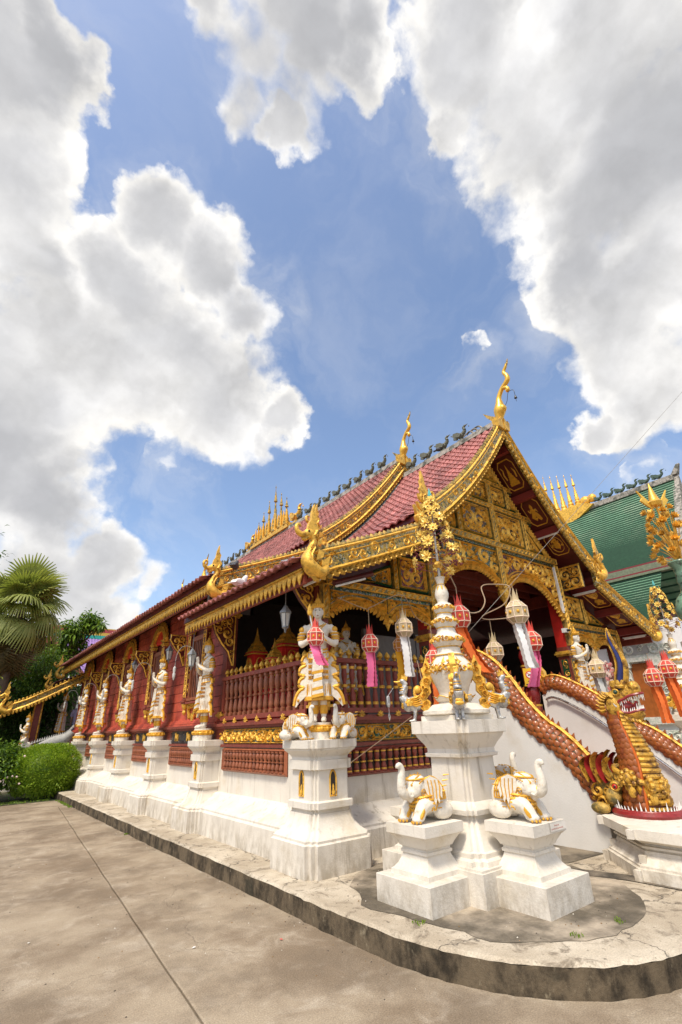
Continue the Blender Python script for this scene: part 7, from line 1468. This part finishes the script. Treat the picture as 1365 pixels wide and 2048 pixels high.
for i in range(52):
    t = i/52; el = 1.25-2.0*t+rg.uniform(-.25, .25); az = i*2.399+rg.uniform(-.4, .4); M_ = Matrix.Translation((1.5, 25, 7.1-.35*t)) @ Matrix.Rotation(az, 4, 'Z') @ Matrix.Rotation(-el, 4, 'X') @ Matrix.Rotation(rg.uniform(-.4, .4), 4, 'Y') @ Matrix.Scale(rg.uniform(.8, 1.3), 4); inst('frond', FANS[min(2, int(t*3.2))], M_, pm)
for i in range(22): az = i*2.399; M_ = Matrix.Translation((1.5, 25, 6.6-.5*rg.random())) @ Matrix.Rotation(az, 4, 'Z') @ Matrix.Rotation(1.15+rg.uniform(0, .3), 4, 'X') @ Matrix.Scale(rg.uniform(.9, 1.25), 4); inst('dry_frond', FDRY, M_, pm)
tree('leafy_tree', 4.4, 30, 7, [(5.2, 30, 7.6, .75, .7, .55), (4.3, 30, 7.0, .7, .7, .6), (5.0, 30, 6.2, .6, .6, .35), (4.0, 30, 5.9, .7, .7, .5)], 2600, .34, .12, [LM, LG], 'broad leaved tree with glossy drooping leaves beside the palm', 1)
tree('leafy_tree', 7.6, 33, 6, [(7.3, 33, 5.7, 1.1, 1.0, .6), (8.2, 33, 6.2, .7, .7, .45)], 2200, .30, .11, [LG, LM], 'bright green tree rising behind the hall eave near the purple roof', 2)
tree('leafy_tree', -1.3, 29, 10, [(-1.4, 29, 10.2, 1.6, 1.6, 1.5), (-2, 29, 8.4, 1.6, 1.6, 1.6)], 4200, .26, .10, [LM, LD], 'tall twiggy tree at the yard edge beyond the palm', 3)
tree('yellow_shrub_tree', -.25, 20.5, 5, [(-.15, 20.5, 4.7, .75, .8, 1.0), (-.05, 20.5, 3.3, .9, .9, .9), (.15, 20.6, 2.5, .8, .8, .6)], 4200, .20, .085, [LY, LG], 'yellow green shrub tree in front of the palm', 4)
tree('dark_tree', 1.8, 29, 5, [(1.6, 29, 4.4, 2.2, 1.6, 1.5), (3.6, 30, 4.2, 1.8, 1.5, 1.3)], 6000, .28, .11, [LD, LM], 'dark leafy tree mass below the palm crown', 5)
tree('fern_leaf_tree', 3.35, 27.6, 5, [(3.2, 27.6, 4.9, .9, .7, .8), (3.0, 27.5, 4.0, .8, .7, .6)], 2600, .24, .05, [LG, LM], 'small feathery tree behind the rear porch finials', 6, tr=.07)
tree('dark_tree', -1.0, 26, 4, [(-.8, 26, 3.0, 1.9, 1.4, 1.7), (1.2, 27, 2.5, 1.9, 1.2, 1.5)], 6500, .24, .10, [LD, LM], 'dense dark shrubs under the palm beside the rear porch', 7)
tree('dark_tree', 4.0, 31.0, 4, [(3.4, 30.5, 2.6, 1.6, .8, 2.0)], 4200, .22, .10, [LD, LM], 'dark creeper covered bush behind the rear porch post', 8)
for i, (x, y, h) in enumerate(((-9, 34, 8), (-6, 40, 9), (-3, 46, 9), (2, 48, 8), (-13, 30, 9))): tree('background_tree', x, y, h, [(x, y, h*.7, h*.35, h*.35, h*.35), (x+1.2, y+1, h*.45, h*.3, h*.3, h*.3)], 3000, .45, .2, [LD, LM], 'leafy background tree standing beyond the garden bed', 20+i, 'trees beyond the yard')
# clipped round hedge and loose flowering shrub
hd = root('clipped_hedge', (2.95, 20.0, 0), 'round clipped bright green hedge at the end of the yard', 'hedge'); rg = random.Random(3); hb = MB(); core = MB(); core.ell((2.95, 20.1, .78), (.86, .86, .72), 0, 20, 14)
for i in range(17000):
    d = Vector((rg.gauss(0, 1), rg.gauss(0, 1), rg.gauss(0, 1))).normalized()
    if d.z < -.8: continue
    e = 4.; k = 1/((abs(d.x)**e+abs(d.y)**e+abs(d.z)**e)**(1/e)); q = (1+.025*math.sin(9*d.x+3)*math.cos(8*d.z))*rg.uniform(.86, 1.06); k = min(k, 1.13); p = Vector((2.95+d.x*.93*k*q, 20.1+d.y*.93*k*q, .78+d.z*.74*k*q)); dd = (d+Vector((rg.uniform(-1, 1), rg.uniform(-1, 1), rg.uniform(-.4, 1)))*.8).normalized(); leaf(hb, p, dd, Vector((rg.random()-.5, rg.random()-.5, 1)), .07*rg.uniform(.7, 1.3), .038, rg.randrange(3), .1)
ob('hedge_core', core, LG, hd); ob('hedge_leaves', hb, [HEDGE, HEDGE, LG], hd, 0, False, 'stuff')
tree('flowering_shrub', 1.35, 19.9, 1.2, [(1.4, 19.9, .95, .9, .7, .65), (.5, 19.8, .9, .7, .6, .65), (1.9, 20.4, 1.15, .5, .5, .5)], 7000, .13, .065, [LG, LM], 'loose leafy shrub with small pale flowers beside the clipped hedge', 30, None, .04, .2, 'shrub')
fl_ = MB(); rg = random.Random(31)
for i in range(14): p = (rg.uniform(.6, 2.2), 19.3+rg.uniform(-.1, .2), rg.uniform(.5, 1.55)); fl_.ell(p, (.035, .03, .03), 0, 6, 4)
shr = [o for o in bpy.data.objects if o.name.startswith('flowering_shrub')][0]; ob('flower_head', fl_, mat('pale_petal', (.75, .6, .55), .6), shr)
gr_ = MB(); rg = random.Random(77)   # grass tufts along the bed edge and in the joints
def tuft(x, y, z, n_, h):
    for k in range(n_): a = rg.uniform(0, 6.28); leaf(gr_, Vector((x+rg.uniform(-.05, .05), y+rg.uniform(-.05, .05), z)), Vector((math.cos(a)*.5, math.sin(a)*.5, 1)).normalized(), Vector((0, 1, .2)), h*rg.uniform(.5, 1.2), .012, 0, .3)
for i in range(420): y = 18.95+rg.uniform(0, .8); tuft(rg.uniform(-5, 3.2), y-.05*0, .0, 5, .08)
for (x, y) in ((4.32, 2.72), (4.85, 2.62), (3.42, 14.2), (3.28, 11.3), (3.35, 17.2), (3.62, 3.75)): tuft(x, y, .2 if y < 5 else .0, 22, .05)
for i in range(40): tuft(3.25-.01, 16.5+rg.uniform(0, 2.3), 0, 6, .07)
go = ob('grass', gr_, LG, None, 0, False, 'stuff'); go['label'] = 'short grass tufts at the bed edge and kerb joints'; go['category'] = 'grass'
# ================================================================ buildings behind the garden
PUR = mat('lilac_roof_tile', (.36, .22, .50), .5, 0, .15, 4); ph = root('lilac_roof_house', (11, 55, 0), 'temple building with lilac tiled roof and striped ridge behind the trees', 'building'); b = MB()
for i in range(26):
    t0, t1 = i/26, (i+1)/26; y0_, z0_ = 55-4.5*t0, 11.0-4.2*t0; y1_, z1_ = 55-4.5*t1, 11.0-4.2*t1; b.add([(2, y0_, z0_), (20, y0_, z0_), (20, y1_, z1_+.06), (2, y1_, z1_+.06), (20, y1_, z1_), (2, y1_, z1_)], [(0, 1, 2, 3), (3, 2, 4, 5)])
ob('roof', b, PUR, ph, 0); rb2 = MB()
for k in range(60): x = 2+.3*k; rb2.tube([(x, 55, 11.05), (x, 50.5, 6.9)], .045, 4)
ob('roof_rib', rb2, PUR, ph)
for z0_, z1_, c, nm in ((10.9, 11.25, (.03, .38, .30), 'teal_band'), (11.25, 11.55, (.62, .40, .06), 'yellow_band'), (11.55, 11.9, (.40, .05, .05), 'red_band'), (11.9, 12.0, (.62, .40, .06), 'yellow_coping')): b = MB(); b.box((2, 54.8, z0_), (20, 55.2, z1_)); ob('ridge_band', b, mat(nm, c, .5), ph)
b = MB(); b.tube(spline([(13.0, 54.9, 11.6), (14.0, 54.9, 11.9), (14.6, 54.9, 12.8), (14.2, 54.9, 13.6), (13.8, 54.9, 13.2)], 6), [.35-.01*i for i in range(25)], 8); ob('ridge_naga', b, GOLD, ph); b = MB(); b.box((3, 51, 0), (19, 58, 7)); ob('wall', b, mat('grey_wall', (.4, .4, .38), .8), ph)
bh = root('brown_gable_house', (4, 40, 0), 'dark brown gabled house with white awning behind the rear porch', 'house'); b = MB(); b.box((1.0, 40, 0), (7.0, 46, 5.6)); b.extr([(1.0, 5.6), (7.0, 5.6), (4.6, 8.1)], FY(40), -.2, 0); ob('wall', b, mat('dark_brown_board', (.07, .045, .035), .7), bh); b = MB()
for s, xe in ((-1, .2), (1, 7.9)): b.loft([[(4.6, 39.4, 8.3), (4.6, 46, 8.3), (4.6, 46, 8.1), (4.6, 39.4, 8.1)], [(xe, 39.4, 4.9), (xe, 46, 4.9), (xe, 46, 4.7), (xe, 39.4, 4.7)]], 0)
ob('roof', b, mat('brown_tile', (.17, .07, .045), .7, 0, .3, 5), bh); b = MB()
for xe in (.2, 7.9): b.loft([[(4.6, 39.3, 8.45), (4.6, 39.4, 8.45), (4.6, 39.4, 8.0), (4.6, 39.3, 8.0)], [(xe, 39.3, 5.0), (xe, 39.4, 5.0), (xe, 39.4, 4.6), (xe, 39.3, 4.6)]], 0)
ob('bargeboard', b, mat('red_brown_board', (.26, .075, .04), .6), bh); b = MB(); b.add([(1.6, 37, 4.3), (6.6, 37, 4.9), (6.6, 40, 5.9), (1.6, 40, 5.6), (1.6, 37, 4.24), (6.6, 37, 4.84), (6.6, 40, 5.84), (1.6, 40, 5.54)], [(0, 1, 2, 3), (7, 6, 5, 4), (0, 4, 5, 1), (1, 5, 6, 2)]); ob('awning', b, mat('white_awning', (.70, .72, .74), .6), bh)
# grey stone guardian naga coiled beside the last pedestal
gn = root('stone_naga', (3.4, 22.8, 1.0), 'grey stone naga coil with ridged back beside the last pedestal', 'statue'); b = MB(); pth = spline([(3.95, 22.3, 1.95), (3.75, 22.4, 1.72), (3.4, 22.7, 1.62), (3.0, 23.0, 1.50), (2.6, 23.3, 1.35)], 6); b.tube(pth, [.10+.10*math.sin(PI*min(1, i/18)) for i in range(25)], 10)
for p in pth[::1]: b.lathe([(.05, 0), (.0, .12)], 5, 0, Matrix.Translation((p[0], p[1], p[2]+.16)))
b.box((2.4, 22.3, .2), (4.1, 23.4, 1.35)); ob('stone_body', b, GREYST, gn)
dg_ = root('stone_dog', (2.55, 23.0, 1.35), 'small white and brown stone animal on the stone naga wall', 'statue'); b = MB(); b.ell((2.6, 23.0, 1.52), (.16, .12, .14)); b.ell((2.46, 22.92, 1.70), (.10, .09, .09)); b.ell((2.36, 22.88, 1.67), (.06, .05, .045))
for s in (-1, 1): b.tube([(2.55, 23+s*.06, 1.5), (2.5, 23+s*.06, 1.34)], .035, 6); b.ell((2.5, 22.92+s*.08, 1.78), (.03, .03, .05))
me = remesh(b, .015, 'animal_body'); me.materials.append(STAT); inst('animal_body', me, None, dg_)
# person with the back turned in the rear porch
pr = root('person', (4.5, 24.75, 1.45), 'person in lavender shirt and blue trousers standing in the rear porch, back turned', 'person'); x, y, z = 4.5, 24.75, 1.45
b = MB()
b.loft([[(x+a*math.cos(2*PI*j/14), y+c*math.sin(2*PI*j/14), z+h) for j in range(14)] for a, c, h in ((.16, .11, .88), (.155, .11, 1.0), (.17, .115, 1.2), (.2, .11, 1.36), (.19, .09, 1.42), (.07, .06, 1.47), (.055, .055, 1.55))]); b.ell((x, y+.01, z+1.63), (.08, .095, .115), 0, 14, 10); b.tube([(x, y+.1, z+1.61), (x, y+.125, z+1.6)], [.02, .01], 6)
for s in (-1, 1):
    b.tube(spline([(x+s*.19, y, z+1.37), (x+s*.24, y+.02, z+1.12), (x+s*.22, y+.12, z+.92)], 4), [.055, .053, .05, .048, .046, .043, .04, .037, .035], 8); b.ell((x+s*.22, y+.16, z+.88), (.025, .05, .035))
    for k in range(5): b.tube([(x+s*.22-.02+.01*k, y+.19, z+.88-.008*k), (x+s*.22-.02+.01*k, y+.23, z+.86-.01*k), (x+s*.22-.02+.01*k, y+.24, z+.83-.01*k)], [.010, .009, .007], 5)
    b.ell((x+s*.08, y, z+1.63), (.015, .025, .03)); b.tube([(x+s*.08, y, z+.9), (x+s*.09, y+.01, z+.5), (x+s*.09, y, z+.08)], [.09, .07, .05], 10); b.ell((x+s*.09, y+.05, z+.045), (.045, .12, .045))
me = remesh(b, .013, 'body'); me.materials.append(mat('skin', (.36, .20, .13), .5)); inst('body', me, None, pr)
b = MB(); b.loft([[(x+a*math.cos(2*PI*j/18), y+c*math.sin(2*PI*j/18), z+h) for j in range(18)] for a, c, h in ((.185, .135, .84), (.18, .13, 1.0), (.19, .135, 1.2), (.215, .125, 1.36), (.2, .105, 1.43), (.08, .075, 1.475))])
for s in (-1, 1): b.tube(spline([(x+s*.18, y, z+1.39), (x+s*.235, y+.01, z+1.25), (x+s*.245, y+.02, z+1.12)], 3), [.07, .072, .072, .072, .07, .07, .07], 10)
ob('shirt', b, mat('lavender_cloth', (.36, .32, .48), .8), pr); b = MB()
for s in (-1, 1): b.tube(spline([(x+s*.08, y, z+.9), (x+s*.09, y+.01, z+.5), (x+s*.09, y, z+.07)], 3), [.105, .10, .09, .085, .08, .07, .066], 10)
ob('trousers', b, mat('denim', (.03, .07, .20), .8), pr); b = MB(); b.ell((x, y-.01, z+1.66), (.09, .10, .105), 0, 14, 10); ob('hair', b, METAL, pr)
# small litter on the yard
for i, (x, y, c) in enumerate(((2.2, 5.2, (.7, .7, .68)), (2.9, 4.8, (.6, .1, .08)), (1.1, 6.4, (.7, .68, .62)), (2.6, 6.6, (.25, .18, .1)), (.6, 4.6, (.2, .14, .08)))):
    b = MB(); leaf(b, Vector((x, y, .006)), Vector((math.cos(i*2), math.sin(i*2), .15)).normalized(), Vector((0, 0, 1)), .04, .025, 0, .05); o = ob('litter_scrap', b, mat('scrap_%s' % 'abcde'[i], c, .8), None, 0); tag(o, ('tiny white paper scrap on the concrete near the kerb', 'tiny red petal on the concrete near the kerb', 'tiny pale scrap on the open concrete', 'dry brown leaf on the concrete by the kerb', 'dry leaf on the open concrete')[i], 'litter')
gt = MB(); rg = random.Random(55)   # loose grit and leaf crumbs on yard and walk
for i in range(900):
    x, y = rg.uniform(-3, 3.25), rg.uniform(1.5, 16); z = .001
    if i % 4 == 0: x, y = 3.27-rg.random()**2*.25, rg.uniform(3.6, 18)
    if i % 7 == 0: a = rg.uniform(0, 6.28); x, y, z = TX+1.2*math.cos(a)+rg.uniform(-.15, .15), TY+1.25*math.sin(a)+rg.uniform(-.15, .15), .206
    if i % 7 == 0 and (abs(x-TX) < .56 and abs(y-TY) < 1.1 or abs(y-TY) < .4): continue
    k = rg.uniform(.003, .011); gt.add([(x-k, y, z), (x, y-k*.7, z), (x+k, y, z), (x, y+k*.8, z), (x, y, z+k*.7)], [(0, 1, 4), (1, 2, 4), (2, 3, 4), (3, 0, 4)], rg.choice((0, 0, 1, 2)))
o = ob('grit', gt, [mat('grit_dark', (.10, .08, .06), .9), mat('grit_pale', (.55, .50, .42), .9), mat('leaf_crumb', (.22, .13, .05), .9)], None, 0, False, 'stuff'); o['label'] = 'loose grit and leaf crumbs scattered on the yard'; o['category'] = 'grit'
